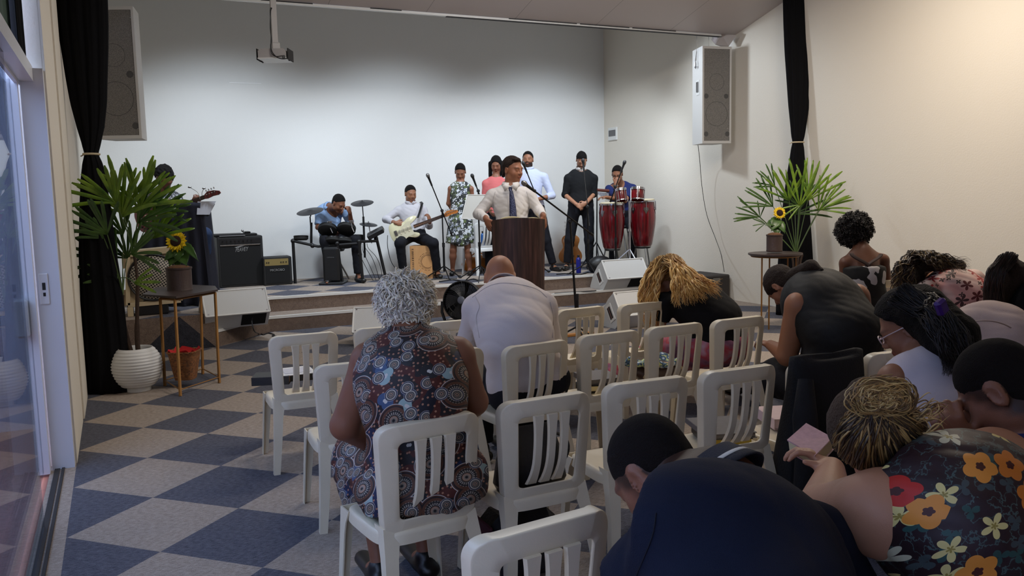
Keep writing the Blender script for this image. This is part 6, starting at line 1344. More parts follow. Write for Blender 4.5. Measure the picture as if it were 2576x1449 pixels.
    if hair:
        S = Solid(); P = cap_hair(S, Hc, F3, hs, hair.get('line', 'short'), hair.get('th', .009))
        for ex in hair.get('add', []):
            if ex[0] == 'l': S.cap(P(*ex[1]), P(*ex[2]), ex[3]*hs, ex[4]*hs, .02)
            elif ex[0] == 'w': S.cap(J(ex[1]), J(ex[2]), ex[3], ex[4], .03)
            else: S.ell(P(*ex[1]), vec(ex[2])*hs, F3, .02)
        ho, HV = solid_obj(S, hair.get('h', .008), 'hair', hair['mat'], root, rough(hair.get('rough', .002), hair.get('rf', 90.)))
    PPL[label] = dict(root=root, HV=HV if hair else None, Hc=Hc, F3=F3, hs=hs, Nb=Nb, SH=SH, EL=EL, WR=WR, Pv=Pv, J=J, A2=A2, Md=Md, body=bo)
    return PPL[label]
def glasses(pp, m, wire=.0022):
    c, (r, f, u), s, root = pp['Hc'], pp['F3'], pp['hs'], pp['root']; P = lambda x, y, z: c+s*(r*x+f*y+u*z); mb = MB()
    for sx in (-1, 1): mb.tube([P(sx*.032+.022*math.cos(a), .100-.004*abs(math.cos(a)), .002+.016*math.sin(a)) for a in np.linspace(0, 2*PI, 21)], wire, 5)
    mb.tube([P(-.011, .103, .006), P(0, .106, .008), P(.011, .103, .006)], wire, 5)
    for sx in (-1, 1): mb.tube([P(sx*.054, .096, .006), P(sx*.074, .06, .008), P(sx*.082, .0, .008), P(sx*.081, -.02, .0)], wire, 5)
    return mb.build('glasses', m, root)

from mathutils.bvhtree import BVHTree
def surf(pp, name, pts, lift=.002):
    """points of the photo's seam lines laid onto the garment called name"""
    o = [c for c in pp['root'].children if c.name.split('.')[0] == name][0]; M = world(pp['root']); vs = [M @ v.co for v in o.data.vertices]; b = BVHTree.FromPolygons(vs, [tuple(p.vertices) for p in o.data.polygons]); out = []
    for x, y in pts:
        d = Vector(_ray(x, y)).normalized(); h = b.ray_cast(Vector(CAM), d)
        if h[0] is not None: out.append(vec(h[0])-vec(d)*lift)
    return out
def seam(pp, name, pts, m, r=.002):
    P = surf(pp, name, [(p[0], p[1]) for p in spline([(x, y, 0) for x, y in pts], 5)])
    if len(P) > 2: MB().tube(P, r, 5).build('seam', m, pp['root'])
# ---------------------------------------------------------------- fabrics
def fab(name, c, **kw): kw.setdefault('bump', .15); kw.setdefault('bscale', 260); return mat(name, c, kw.pop('rough', .85), spec=.25, **kw)
F_white = fab('white_shirt_cloth', (216, 212, 210)); F_pale = fab('pale_blue_shirt', (196, 204, 230)); F_lblue = fab('light_blue_shirt', (146, 174, 214)); F_grey = fab('light_grey_shirt', (196, 194, 200)); F_black = fab('black_shirt_cloth', (24, 25, 28)); F_navy = fab('navy_shirt_cloth', (34, 44, 96)); F_pants = fab('dark_trousers', (22, 23, 30)); F_jeans = fab('blue_jeans', (44, 60, 92), var=.2, vscale=30); F_pink = fab('coral_pink_blouse', (204, 108, 108)); F_shoe = mat('black_shoe_leather', (18, 17, 17), .35)
def uv2(t, sc=1.):
    """plane coordinates across the cloth: sideways and up"""
    c = t.coord('Object'); sp = t.n('ShaderNodeSeparateXYZ'); t.link(c, sp.inputs[0]); x = t.math('SUBTRACT', t.math('MULTIPLY', sp.outputs[0], _cy*sc), t.math('MULTIPLY', sp.outputs[1], _sy*sc)); y = t.math('MULTIPLY', t.math('ADD', sp.outputs[2], t.math('MULTIPLY', sp.outputs[1], .5)), sc); cb = t.n('ShaderNodeCombineXYZ'); t.link(x, cb.inputs[0]); t.link(y, cb.inputs[1]); return cb.outputs[0]
def flowers(t, uv, scale, petals, size, thr, stops, seed=0., base=None, lobes=.35, core=None):
    """scattered flower shapes; returns the colour laid over base"""
    mp = t.n('ShaderNodeMapping'); mp.inputs['Location'].default_value = (seed, seed*1.7, 0); mp.inputs['Scale'].default_value = (scale,)*3; t.link(uv, mp.inputs[0]); v = t.n('ShaderNodeTexVoronoi', voronoi_dimensions='2D'); v.inputs['Scale'].default_value = 1.; v.inputs['Randomness'].default_value = .8; t.link(mp.outputs[0], v.inputs['Vector'])
    df = t.n('ShaderNodeVectorMath', operation='SUBTRACT'); t.link(mp.outputs[0], df.inputs[0]); t.link(v.outputs['Position'], df.inputs[1]); sp = t.n('ShaderNodeSeparateXYZ'); t.link(df.outputs[0], sp.inputs[0]); an = t.math('ARCTAN2', sp.outputs[1], sp.outputs[0]); cs = t.n('ShaderNodeSeparateXYZ'); t.link(v.outputs['Color'], cs.inputs[0])
    lob = t.math('ADD', 1-lobes, t.math('MULTIPLY', t.math('ABSOLUTE', t.math('COSINE', t.math('ADD', t.math('MULTIPLY', an, petals/2), t.math('MULTIPLY', cs.outputs[1], 6.)))), lobes)); rr = t.math('DIVIDE', v.outputs['Distance'], t.math('MULTIPLY', lob, size)); m = t.math('MULTIPLY', t.math('LESS_THAN', rr, 1.), t.math('GREATER_THAN', cs.outputs[0], thr))
    cl = t.ramp(cs.outputs[2], stops); 
    if core: cl = t.mix(t.math('LESS_THAN', rr, .28), cl, core)
    return t.mix(m, base, cl), rr
t = NT('paisley_dress'); uv = uv2(t); c = t.coord('Object'); n = t.noise(c, 7, 2); base = t.ramp(n, [(0, (24, 25, 38)), (.42, (78, 32, 26)), (.52, (32, 28, 32)), (.62, (26, 38, 72))])
base, _ = flowers(t, uv, 60, 1, .22, .2, [(0, (168, 120, 96))], 9., base, 0.)
def medal(t, uv, scale, size, seed, base, thr, cols):
    mp = t.n('ShaderNodeMapping'); mp.inputs['Location'].default_value = (seed, seed*1.3, 0); mp.inputs['Scale'].default_value = (scale,)*3; t.link(uv, mp.inputs[0]); v = t.n('ShaderNodeTexVoronoi', voronoi_dimensions='2D'); v.inputs['Scale'].default_value = 1.; v.inputs['Randomness'].default_value = .75; t.link(mp.outputs[0], v.inputs['Vector'])
    df = t.n('ShaderNodeVectorMath', operation='SUBTRACT'); t.link(mp.outputs[0], df.inputs[0]); t.link(v.outputs['Position'], df.inputs[1]); sp = t.n('ShaderNodeSeparateXYZ'); t.link(df.outputs[0], sp.inputs[0]); an = t.math('ARCTAN2', sp.outputs[1], sp.outputs[0]); cs = t.n('ShaderNodeSeparateXYZ'); t.link(v.outputs['Color'], cs.inputs[0]); r = t.math('DIVIDE', v.outputs['Distance'], size)
    pet = t.math('GREATER_THAN', t.math('SINE', t.math('MULTIPLY', an, 22.)), 0.); ring = t.math('FLOORED_MODULO', t.math('MULTIPLY', r, 4.), 1.); thin = t.math('MULTIPLY', t.math('GREATER_THAN', ring, .35), pet)
    body = t.ramp(r, [(0, (30, 30, 34)), (.14, (150, 104, 76)), (.28, (34, 32, 36)), (.62, cols[0]), (.80, (30, 28, 34)), (.88, cols[1])]); body = t.mix(t.math('MULTIPLY', thin, t.math('LESS_THAN', r, .62)), body, (168, 160, 148))
    edge = t.math('GREATER_THAN', r, .955); body = t.mix(edge, body, (186, 182, 176)); m = t.math('MULTIPLY', t.math('LESS_THAN', r, 1.), t.math('GREATER_THAN', cs.outputs[0], thr)); return t.mix(m, base, body)
base, _ = flowers(t, uv, 13, 2, .42, .55, [(0, (150, 176, 176)), (.4, (36, 38, 44)), (.7, (60, 84, 120))], 4., base, .5, (206, 204, 198))
base = medal(t, uv, 8.5, .46, 0., base, .12, ((96, 62, 46), (84, 50, 38))); base = medal(t, uv, 19, .42, 3., base, .55, ((176, 170, 160), (40, 56, 96)))
t.link(base, t.b.inputs['Base Color']); t.b.inputs['Roughness'].default_value = .6; F_pais = t.m
t = NT('printed_dress_black_white_green'); uv = uv2(t); c = t.coord('Object'); n = t.noise(c, 9, 3); base = t.ramp(n, [(0, (40, 44, 46)), (.5, (84, 92, 70)), (.6, (110, 114, 122))]); base, _ = flowers(t, uv, 16, 5, .5, .2, [(0, (196, 200, 206)), (.5, (150, 156, 168)), (.8, (90, 104, 60))], 1., base, .6); base, _ = flowers(t, uv, 34, 5, .42, .45, [(0, (218, 220, 224)), (.5, (30, 32, 34))], 5., base, .6); t.link(base, t.b.inputs['Base Color']); t.b.inputs['Roughness'].default_value = .8; F_prdress = t.m
t = NT('dark_floral_blouse'); uv = uv2(t); c = t.coord('Object'); n = t.noise(c, 5, 2); base = t.ramp(n, [(0, (14, 16, 18)), (.55, (40, 18, 24))], 'LINEAR'); nn = t.noise(c, 26, 5); base = t.mix(t.math('LESS_THAN', t.math('ABSOLUTE', t.math('SUBTRACT', nn, .5)), .012), base, (66, 84, 82)); base, _ = flowers(t, uv, 26, 3, .46, .62, [(0, (40, 74, 70)), (.5, (60, 70, 72))], 7., base, .9)
base, _ = flowers(t, uv, 15, 5, .40, .60, [(0, (214, 196, 128)), (.6, (196, 190, 160))], 2., base, .8, (150, 130, 60)); base, _ = flowers(t, uv, 9.5, 5, .34, .35, [(0, (206, 118, 36)), (.35, (186, 36, 26)), (.7, (220, 140, 52))], 3.3, base, .28, (70, 20, 14)); t.link(base, t.b.inputs['Base Color']); t.b.inputs['Roughness'].default_value = .55; F_dflor = t.m
t = NT('pink_floral_blouse'); uv = uv2(t); c = t.coord('Object'); n = t.noise(c, 5, 2); base = t.ramp(n, [(.3, (222, 206, 196)), (.6, (206, 150, 142))], 'LINEAR'); base, _ = flowers(t, uv, 11, 5, .46, .35, [(0, (150, 26, 26)), (.5, (90, 20, 26)), (.75, (60, 26, 26))], 2., base, .92); base, _ = flowers(t, uv, 22, 4, .4, .7, [(0, (60, 40, 36))], 6., base, .95); t.link(base, t.b.inputs['Base Color']); t.b.inputs['Roughness'].default_value = .6; F_pflor = t.m
t = NT('pink_purple_skirt'); c = t.coord('Object'); n = t.noise(c, 7, 3); t.link(t.ramp(n, [(.3, (80, 52, 72)), (.45, (150, 96, 122)), (.55, (184, 66, 78)), (.7, (176, 146, 164))], 'LINEAR'), t.b.inputs['Base Color']); t.b.inputs['Roughness'].default_value = .7; F_skirt = t.m
t = NT('checked_shirt'); c = t.coord('Object'); n = t.voro(c, 30); t.link(t.ramp(n, [(0, (40, 40, 46)), (.35, (176, 178, 184)), (.5, (60, 60, 66))], 'CONSTANT'), t.b.inputs['Base Color']); t.b.inputs['Roughness'].default_value = .8; F_check = t.m
T_B = (134, 88, 66); T_D = (104, 66, 48); T_L = (178, 128, 100); T_M = (150, 102, 76)
SHOE = dict(mat=F_shoe, z=S2+.001)
def st(x, D, z=S2): p = at(x, 600, D); return (p[0], p[1], z, 0)
def stand_feet(xs, D, fz=.085, toe=.16, tdx=(0, 0)):
    a = [st(x, D, S2+fz) for x in xs]; t_ = []
    for i, q in enumerate(a): w = vec(q[:3])-FY*toe+RX*tdx[i]; t_.append((w[0], w[1], S2+.03, 0))
    return a, t_
# ---------------------------------------------------------------- on the stage
D = 12.15; an, tt = stand_feet((1136, 1180), D)
pp = person('woman in grey, white and green printed sleeveless dress with hands behind her back', D, (1158, 433), (1158, 462, .02), ((1134, 475), (1184, 475)), ((1128, 512, .06), (1190, 512, .06)), ((1150, 545, .2), (1168, 545, .2)), (1157, 545), tone=T_B, hs=.98, hf=-FY*.85-ZZ*.5, hips=((1145, 560), (1171, 560)), kn=((1140, 630), (1177, 630)), an=an, toes=tt, hw=.135, dep=.09, top=dict(mat=F_prdress, sleeve=0, strap=.1, name='dress_bodice', fold=.003), bottom=dict(kind='skirt', mat=F_prdress, hem=-.25, r=.125, waist=.7, name='dress_skirt', fold=.006), shoes=dict(mat=F_shoe, z=S2+.001, high=False), hair=dict(mat=M_hairb, line='short', th=.010), female=True, arm=.85)
D = 12.3; an, tt = stand_feet((1228, 1255), D)
pp = person('woman in coral pink blouse with long dark hair, standing behind the preacher', D, (1248, 414), (1247, 450, .02), ((1222, 462), (1272, 462)), ((1218, 505, .02), (1280, 505)), ((1232, 530, -.12), (1265, 530, -.12)), (1245, 545), tone=T_B, hf=-FY*.9-ZZ*.4-RX*.1, hips=((1234, 560), (1258, 560)), kn=((1231, 620), (1258, 620)), an=an, toes=tt, hw=.14, dep=.09, top=dict(mat=F_pink, sleeve=1.6, fold=.004), bottom=dict(kind='pants', mat=F_pants), shoes=SHOE, hair=dict(mat=M_hairb, line='full', th=.012, add=[('l', (-.085, -.01, .02), (-.095, .02, -.17), .030, .028), ('l', (.085, -.01, .02), (.095, .02, -.17), .030, .028), ('l', (0, -.07, 0), (0, -.07, -.18), .07, .06)]), female=True, arm=.85)
D = 12.45; an, tt = stand_feet((1345, 1391), D, tdx=(0, .08))
pp = person('bearded man in pale blue shirt and dark trousers standing right of the preacher', D, (1328, 402), (1330, 430, .02), ((1303, 445), (1368, 446)), ((1300, 490, .0), (1389, 492, -.02)), ((1318, 512, -.22), (1348, 503, -.2)), (1342, 530), tone=T_M, hf=-FY*.98+ZZ*.02-RX*.15, hands=[None, dict(n=FY*.4+ZZ*.3, side=ZZ)], hips=((1328, 540), (1358, 540)), kn=((1342, 605), (1374, 605)), an=an, toes=tt, hw=.165, dep=.11, top=dict(mat=F_pale, sleeve=1.35, collar=F_pale, fold=.006), bottom=dict(kind='pants', mat=F_pants), shoes=SHOE, hair=dict(mat=M_hairb, line='short', th=.010, rough=.004, rf=120), beard=.92, arm=1.05)
D = 12.55; an, tt = stand_feet((1425, 1482), D, tdx=(-.05, .05))
pp = person('man in black shirt with white collar, head bowed and hands folded', D, (1463, 403, -.04), (1461, 430, .04), ((1429, 449), (1494, 449)), ((1421, 490, .02), (1495, 488, .02)), ((1450, 514, -.2), (1474, 511, -.2)), (1461, 520), tone=T_L, hf=-FY*.75-ZZ*.66, hands=[dict(d=RX*.7-ZZ*.5-FY*.2, n=-ZZ*.3-RX*.2+FY, side=ZZ-RX*.1, curl=(.5, .7, .5)), dict(d=-RX*.75-ZZ*.35-FY*.2, n=FY, side=ZZ, curl=(.5, .8, .5))], hips=((1443, 535), (1479, 535)), kn=((1433, 603), (1482, 603)), an=an, toes=tt, hw=.185, dep=.12, top=dict(mat=F_black, sleeve=1.12, collar=F_white, fold=.005), bottom=dict(kind='pants', mat=F_pants), shoes=SHOE, hair=dict(mat=M_hairb, line='short', th=.010, rough=.004), beard=.6, arm=.98, ears=True)
D = 12.75
pp = person('man in navy shirt with glasses resting his face on his fist behind the congas', D, (1553, 438, -.12), (1560, 463, .05), ((1532, 475), (1592, 474)), ((1552, 498, -.3), (1572, 505, -.15)), ((1549, 462, -.30), (1525, 496, -.38)), (1566, 540), tone=T_M, hf=-FY*.86-ZZ*.42-RX*.28, hands=[dict(d=ZZ*.9+RX*.35, n=RX*.3+FY, side=-RX, curl=(1.3, 1.3, .8), s=1.05), dict(d=-RX-FY*.1, n=-ZZ, side=-FY, curl=(.4, .5, .4))], hips=((1552, 555), (1582, 555)), kn=((1545, 575, -.25), (1590, 575, -.25)), an=[st(1540, D-.1, S2+.08), st(1592, D-.1, S2+.08)], hw=.17, dep=.12, top=dict(mat=F_navy, sleeve=.75, fold=.005), bottom=dict(kind='pants', mat=F_pants), hair=dict(mat=M_hairb, line='short', th=.011), arm=1., feet=False)
glasses(pp, M_black); w = pp['WR'][0]; MB().tube([w-ZZ*.03+RX*.033*math.cos(a)+FY*.033*math.sin(a) for a in np.linspace(0, 2*PI, 20)], .008, 6).build('wristwatch', M_steel, pp['root'])
cst = thing('drum_stool', 'low dark stool under the man behind the congas', 'stool', st(1567, D)[:3]); q_ = vec(st(1567, D)[:3]); zt_ = at(1567, 552, D)[2]-.08
MB().lathe([(.0001, zt_-S2), (.15, zt_-S2), (.16, zt_-S2-.03), (.14, zt_-S2-.05), (.0001, zt_-S2-.05)], 24, q_).build('seat', M_black, cst)
for k in range(3): a = k*2.1+.4; MB().cyl(q_+ZZ*(zt_-S2-.05), q_+vec((math.cos(a)*.18, math.sin(a)*.18, .005)), .011, .011, 8).build('leg', M_steel, cst)
# preacher at the lectern
D = 8.42; pl, pr_ = at(1229, 553, 8.03), at(1372, 552, 8.03)
an = [(*at(1286, 600, D)[:2], ZP+.09, 0), (*at(1322, 600, D)[:2], ZP+.09, 0)]
pr = person('preacher in white shirt and dark blue tie gripping the lectern, head turned aside', D, (1290, 428), (1284, 474, .02), ((1240, 492, .0), (1331, 490, .0)), ((1203, 538, -.02), (1356, 530, -.02)), ((1223, 550, -.34), (1366, 543, -.34)), (1290, 590), tone=(158, 106, 80), hs=1.10, hf=RX*.74-FY*.66-ZZ*.10, hands=[dict(d=RX*.32-ZZ*.90-FY*.1, n=RX*.55+FY*.6, side=RX*.6+ZZ*.6, curl=(.25, .45, .35), s=1.0), dict(d=RX*.15-ZZ*.95, n=-RX*.7+FY*.6, side=-RX, curl=(.25, .4, .35), s=1.0)], hips=((1272, 615), (1308, 615)), kn=((1272, 690), (1310, 690)), an=an, hw=.175, dep=.115, top=dict(mat=F_white, sleeve=1.93, fold=.008, ff=17., h=.008), bottom=dict(kind='pants', mat=F_pants, waist=.3), shoes=dict(mat=F_shoe, z=ZP+.002), hair=dict(mat=M_hairbr, line='short', th=.011, rough=.003, rf=80, add=[('e', (.02, .056, .100), (.045, .03, .014))], h=.006), arm=1.05, h=.0058, brow=.75, neckr=.052, browc=(60, 42, 34))
Nb, F_ = pr['Nb'], -FY
G = []; cN = at(1285, 463, D-.05)
for u in np.linspace(-PI*.93, PI*.93, 41):                          # standing collar, open at the front
    dr = FY*math.cos(u)+RX*math.sin(u); fr_ = abs(u)/PI; lo_ = cN+dr*(.074+.0)+FY*.04; G.append([lo_+ZZ*(.030-.022*fr_), lo_+dr*.007+ZZ*(.036-.024*fr_), lo_+dr*(.020+.006*fr_)-ZZ*(.012+.034*max(0, fr_-.6)/.4)])
mc = MB(); mc.sheet(G, .003)
for sg in (-1, 1): p0 = at(1284, 470, D-.150); mc.prism([(0, .010), (sg*.050, .034), (sg*.084, .012), (sg*.056, -.046)], p0, RX, ZZ+FY*.25, -FY*.006)
mc.build('collar', F_white, pr['root'], angle=0)
M_seamw = mat('shirt_seam', (176, 172, 170), .9); seam(pr, 'shirt', [(1276, 490), (1278, 515), (1279, 545)], M_seamw, .002); seam(pr, 'shirt', [(1246, 482), (1240, 505), (1243, 530), (1250, 548)], M_seamw, .002)
seam(pr, 'shirt', [(1325, 482), (1331, 505), (1330, 530)], M_seamw, .002)
t = NT('dark_blue_patterned_tie'); c = t.coord('Object'); v = t.voro(c, 75); t.link(t.ramp(v, [(0, (34, 40, 74)), (.3, (104, 112, 150)), (.42, (34, 40, 74))], 'CONSTANT'), t.b.inputs['Base Color']); t.b.inputs['Roughness'].default_value = .5
TP = [(1284, 470, 5.5, -.135), (1284, 478, 4.2, -.150), (1286, 482, 4.6, -.155), (1288, 500, 6.6, -.165), (1290, 525, 8.6, -.165), (1291, 552, 9.6, -.16), (1291, 566, 9.6, -.155), (1291, 572, 1, -.155)]
rows = [[at(x-w, y, D+d+.006), at(x-w*.5, y, D+d-.003), at(x, y, D+d-.006), at(x+w*.5, y, D+d-.003), at(x+w, y, D+d+.006)] for x, y, w, d in TP]; MB().sheet(rows, .006).build('tie', t.m, pr['root'], angle=0)
# drummer
D = 11.78; an = [st(828, D-.45, S2+.09), st(897, D-.38, S2+.09)]; tt = [(*at(822, 700, D-.62)[:2], S2+.03, 0), (*at(915, 692, D-.5)[:2], S2+.03, 0)]
pp = person('drummer in light blue shirt with head bowed onto his hand behind the drum kit', D, (852, 512, -.30), (826, 522, -.12), ((806, 533, -.05), (869, 536, -.06)), ((800, 572, -.12), (884, 566, -.12)), ((835, 583, -.30), (880, 534, -.28)), (838, 598), tone=T_B, hf=-FY*.45-ZZ*.55+RX*.62, hands=[None, dict(d=ZZ*.8-RX*.3-FY*.1, n=-RX*.6+FY*.4, side=ZZ, curl=(1.2, 1.3, .7))], hips=((822, 604, -.05), (856, 604, -.05)), kn=((818, 606, -.48), (895, 604, -.42)), an=an, toes=tt, mid=(826, 562, .03), hw=.17, dep=.12, top=dict(mat=F_lblue, sleeve=.85, fold=.006, collar=F_lblue, cz=.02), bottom=dict(kind='pants', mat=F_pants), shoes=SHOE, hair=dict(mat=M_hairb, line='short', th=.008))
e = thing('drum_throne', 'black round drum stool under the drummer', 'stool', st(838, D)[:3]); q_ = vec(st(838, D)[:3]); zt_ = at(838, 598, D)[2]-.13; MB().lathe([(.0001, zt_-S2), (.14, zt_-S2-.005), (.16, zt_-S2-.03), (.14, zt_-S2-.06), (.0001, zt_-S2-.06)], 24, q_).build('seat', M_black, e)
for k in range(3): a = k*2.1; MB().cyl(q_+ZZ*(zt_-S2-.06), q_+vec((math.cos(a)*.2, math.sin(a)*.2, .005)), .012, .012, 8).build('leg', M_steel, e)
# guitarist on the cajon
D = 11.98; an = [st(1012, D-.28, S2+.09), st(1098, D-.25, S2+.09)]; tt = [(*at(1003, 690, D-.42)[:2], S2+.03, 0), (*at(1108, 690, D-.4)[:2], S2+.03, 0)]
gp = person('seated guitarist in light grey shirt playing a cream electric guitar', D, (1033, 488, -.03), (1033, 515, .02), ((1003, 530), (1064, 529)), ((970, 552, -.03), (1080, 568, -.02)), ((996, 561, -.30), (1081, 556, -.26)), (1040, 588), tone=T_M, hf=-FY*.84+RX*.45-ZZ*.25, hands=[dict(d=RX*.95-ZZ*.15-FY*.1, n=FY*.9-ZZ*.2, side=ZZ, curl=(.5, .6, .4)), dict(d=ZZ*.85-RX*.2-FY*.1, n=-RX*.6+FY*.3, side=FY+ZZ*.2, curl=(.7, 1., .6))], hips=((1022, 598, -.04), (1058, 598, -.04)), kn=((1006, 612, -.40), (1090, 612, -.36)), an=an, toes=tt, hw=.165, dep=.11, top=dict(mat=F_grey, sleeve=1.72, fold=.006, collar=F_grey), bottom=dict(kind='pants', mat=F_pants), shoes=SHOE, hair=dict(mat=M_hairb, line='short', th=.008), browc=(30, 22, 20))
M_cream = mat('cream_guitar_lacquer', (224, 218, 182), .2, coat=.4)
g0 = at(984, 592, D-.27); g1 = at(1122, 541, D-.36); up = (g1-g0)/np.linalg.norm(g1-g0)
guitar(g0+up*0, up, -FY+ZZ*.12, 'strat', M_cream, .46, .045, 'cream electric guitar with rosewood neck played by the seated guitarist', scale=.92, head_m=mat('orange_maple', (186, 112, 50), .3), guard=mat('pickguard_pale', (214, 208, 180), .3))
MB().tube([at(1051, 548, D-.20), at(1057, 530, D-.15), at(1062, 512, D-.08), at(1058, 508, D+.03)], .02, 8, flat=.2).build('guitar_strap', M_black, gp['root'])
tag(MB().tube(spline([at(975, 592, D-.25), at(975, 620, D-.3), at(983, 655, D-.3), at(996, 676, D-.3), st(1018, D-.3)[:3]]), .005, 6).build('cable', M_black), 'thin black cable hanging from the cream guitar to the stage floor', 'cable')
# bassist behind the palm
D = 9.75; an = [st(440, D-.3, S2+.09), st(510, D-.32, S2+.09)]
pp = person('bass player with dark hair seated behind the left palm, wearing jeans', D, (413, 445, -.08), (412, 482, .02), ((385, 500), (445, 500)), ((375, 545, .0), (462, 545, -.05)), ((400, 545, -.22), (488, 512, -.22)), (415, 590), tone=T_D, hf=-FY*.7-ZZ*.5-RX*.35, hands=[dict(d=RX*.9-ZZ*.3, n=FY, side=ZZ, curl=(.5, .6, .4)), dict(d=ZZ*.7+RX*.3, n=FY*.6-RX*.3, side=FY, curl=(.8, 1., .6))], hips=((400, 598, -.04), (435, 598, -.04)), kn=((430, 605, -.35), (513, 590, -.42)), an=an, hw=.175, dep=.12, top=dict(mat=F_check, sleeve=.7, fold=.006), bottom=dict(kind='pants', mat=F_jeans), hair=dict(mat=M_hairb, line='low', th=.022, rough=.008, rf=60), legr=1.15, feet=False)
g0 = at(345, 560, D-.34); g1 = at(592, 468, D-.66); up = (g1-g0)/np.linalg.norm(g1-g0)
guitar(g0, up, -FY+ZZ*.1, 'bass', M_red, .58, .045, 'red bass guitar with dark red headstock pointing right behind the palm', scale=.9, head_m=M_red)
q_ = vec(st(418, D)[:3]); e = thing('stage_stool', 'dark stool hidden behind the draped keyboard under the bass player', 'stool', q_); zt_ = at(418, 598, D)[2]-.13
MB().lathe([(.0001, zt_-S2), (.15, zt_-S2), (.15, zt_-S2-.04), (.0001, zt_-S2-.04)], 24, q_).build('seat', M_black, e)
for k in range(3): a = k*2.1; MB().cyl(q_+ZZ*(zt_-S2-.04), q_+vec((math.cos(a)*.18, math.sin(a)*.18, .005)), .012, .012, 8).build('leg', M_black, e)
# ---------------------------------------------------------------- the audience, heads bowed
F_tank = fab('black_tank_top', (22, 23, 26), rough=.6); F_tee = fab('black_tee', (16, 16, 18)); F_polo = fab('navy_polo_knit', (15, 22, 42), bump=.25, bscale=420); F_wtop = fab('white_lilac_top', (204, 194, 200), rough=.6); F_beige = fab('beige_rose_shirt', (186, 166, 160)); F_offw = fab('off_white_shirt', (214, 204, 202)); F_dark = fab('dark_blue_denim', (34, 44, 66))
t = NT('black_white_dress'); c = t.coord('Object'); n = t.noise(c, 5, 2); t.link(t.ramp(n, [(0, (14, 13, 14)), (.53, (188, 184, 184)), (.62, (14, 13, 14))]), t.b.inputs['Base Color']); t.b.inputs['Roughness'].default_value = .8; F_bw = t.m
def seated(x, y, a=0., w=.095, kneel=.40, z=.47, ank=0., spread=1.):
    """hips, knees and ankles of someone seated at (x, y) facing +y turned by a degrees"""
    a = math.radians(a); f = vec((-math.sin(a), math.cos(a), 0)); s = vec((math.cos(a), math.sin(a), 0)); p = vec((x, y, z)); q = lambda v: (float(v[0]), float(v[1]), float(v[2]), 0)
    H = [q(p-s*w-ZZ*.02), q(p+s*w-ZZ*.02)]; Kn = [q(p+f*kneel-s*w*spread), q(p+f*kneel+s*w*spread)]; An = [q(p+f*(kneel+ank)-s*w*spread-ZZ*(z-.09)), q(p+f*(kneel+ank)+s*w*spread-ZZ*(z-.09))]; T = [(v[0]+f[0]*.17, v[1]+f[1]*.17, .03, 0) for v in An]
    return dict(pel=q(p), hips=H, kn=Kn, an=An, toes=T)
SHF = dict(mat=F_shoe, z=.002)
# white haired woman
D = 2.95
p1 = person('white haired woman in paisley patterned sleeveless dress seen from behind', D, (1020, 782, .07), (1022, 852, .0), ((932, 908, -.02), (1146, 895, .02)), ((868, 1070, .0), (1192, 1010, .12)), ((965, 1135, .28), (1080, 1130, .30)), tone=T_B, hs=.93, hf=FY*.84-ZZ*.54, hw=.178, dep=.125, arm=1.38, mid=(1040, 1010, -.04), neckr=.056, **seated(.93, 2.74, 2, spread=1., ank=-.12), top=dict(mat=F_pais, sleeve=0, strap=.13, belly=1.12, fold=.004, neck=.22, name='dress_bodice', h=.0085), bottom=dict(kind='skirt', mat=F_pais, hem=.45, r=.105, waist=.7, name='dress_skirt', ease=.045, fold=.010), shoes=SHF, hair=dict(mat=mat('white_grey_hair', (206, 198, 184), .6, bump=.8, bscale=90), line=None, th=.014, rough=.006, rf=45, add=[('e', (0, -.05, .0), (.078, .06, .075)), ('e', (.0, -.02, .05), (.094, .100, .084))]), h=.0065, legr=.9, female=True)
V_ = p1['HV']; curls(p1, 2600, .05, .0040, [(240, 232, 212), (226, 218, 200), (204, 196, 182), (168, 160, 150), (236, 224, 196)], (.006, 5.), 3, .8, seg=8)
# bald man
p2_ = person('bald man in white long sleeved shirt bending forward, seen from behind', 4.4, (1258, 702, .34), (1272, 735, .18), ((1198, 778, .10), (1366, 772, .10)), ((1176, 862, .22), (1388, 870, .25)), ((1225, 900, .50), (1340, 900, .52)), tone=(176, 122, 92), hs=1.10, hf=FY*.62-ZZ*.78, hw=.205, dep=.145, arm=1.2, mid=(1298, 860, -.08), neckr=.058, **seated(1.90, 3.84, 3), top=dict(mat=F_offw, sleeve=1.9, belly=1.04, fold=.007, ff=9., h=.009, neck=.16), bottom=dict(kind='pants', mat=F_pants, ease=.02), shoes=SHF, brow=.6)
cN = p2_['Nb']+(p2_['Hc']-p2_['Nb'])*.30; w_ = (p2_['Hc']-p2_['Nb']); w_ /= np.linalg.norm(w_); s_ = RX; f_ = np.cross(w_, s_)
MB().sheet([[cN+dr*.068+w_*.016, cN+dr*.074+w_*.020, cN+dr*.098-w_*.020] for dr in [s_*math.cos(a)+f_*math.sin(a) for a in np.linspace(0, 2*PI, 41)]], .003).build('collar', F_offw, p2_['root'], angle=0)
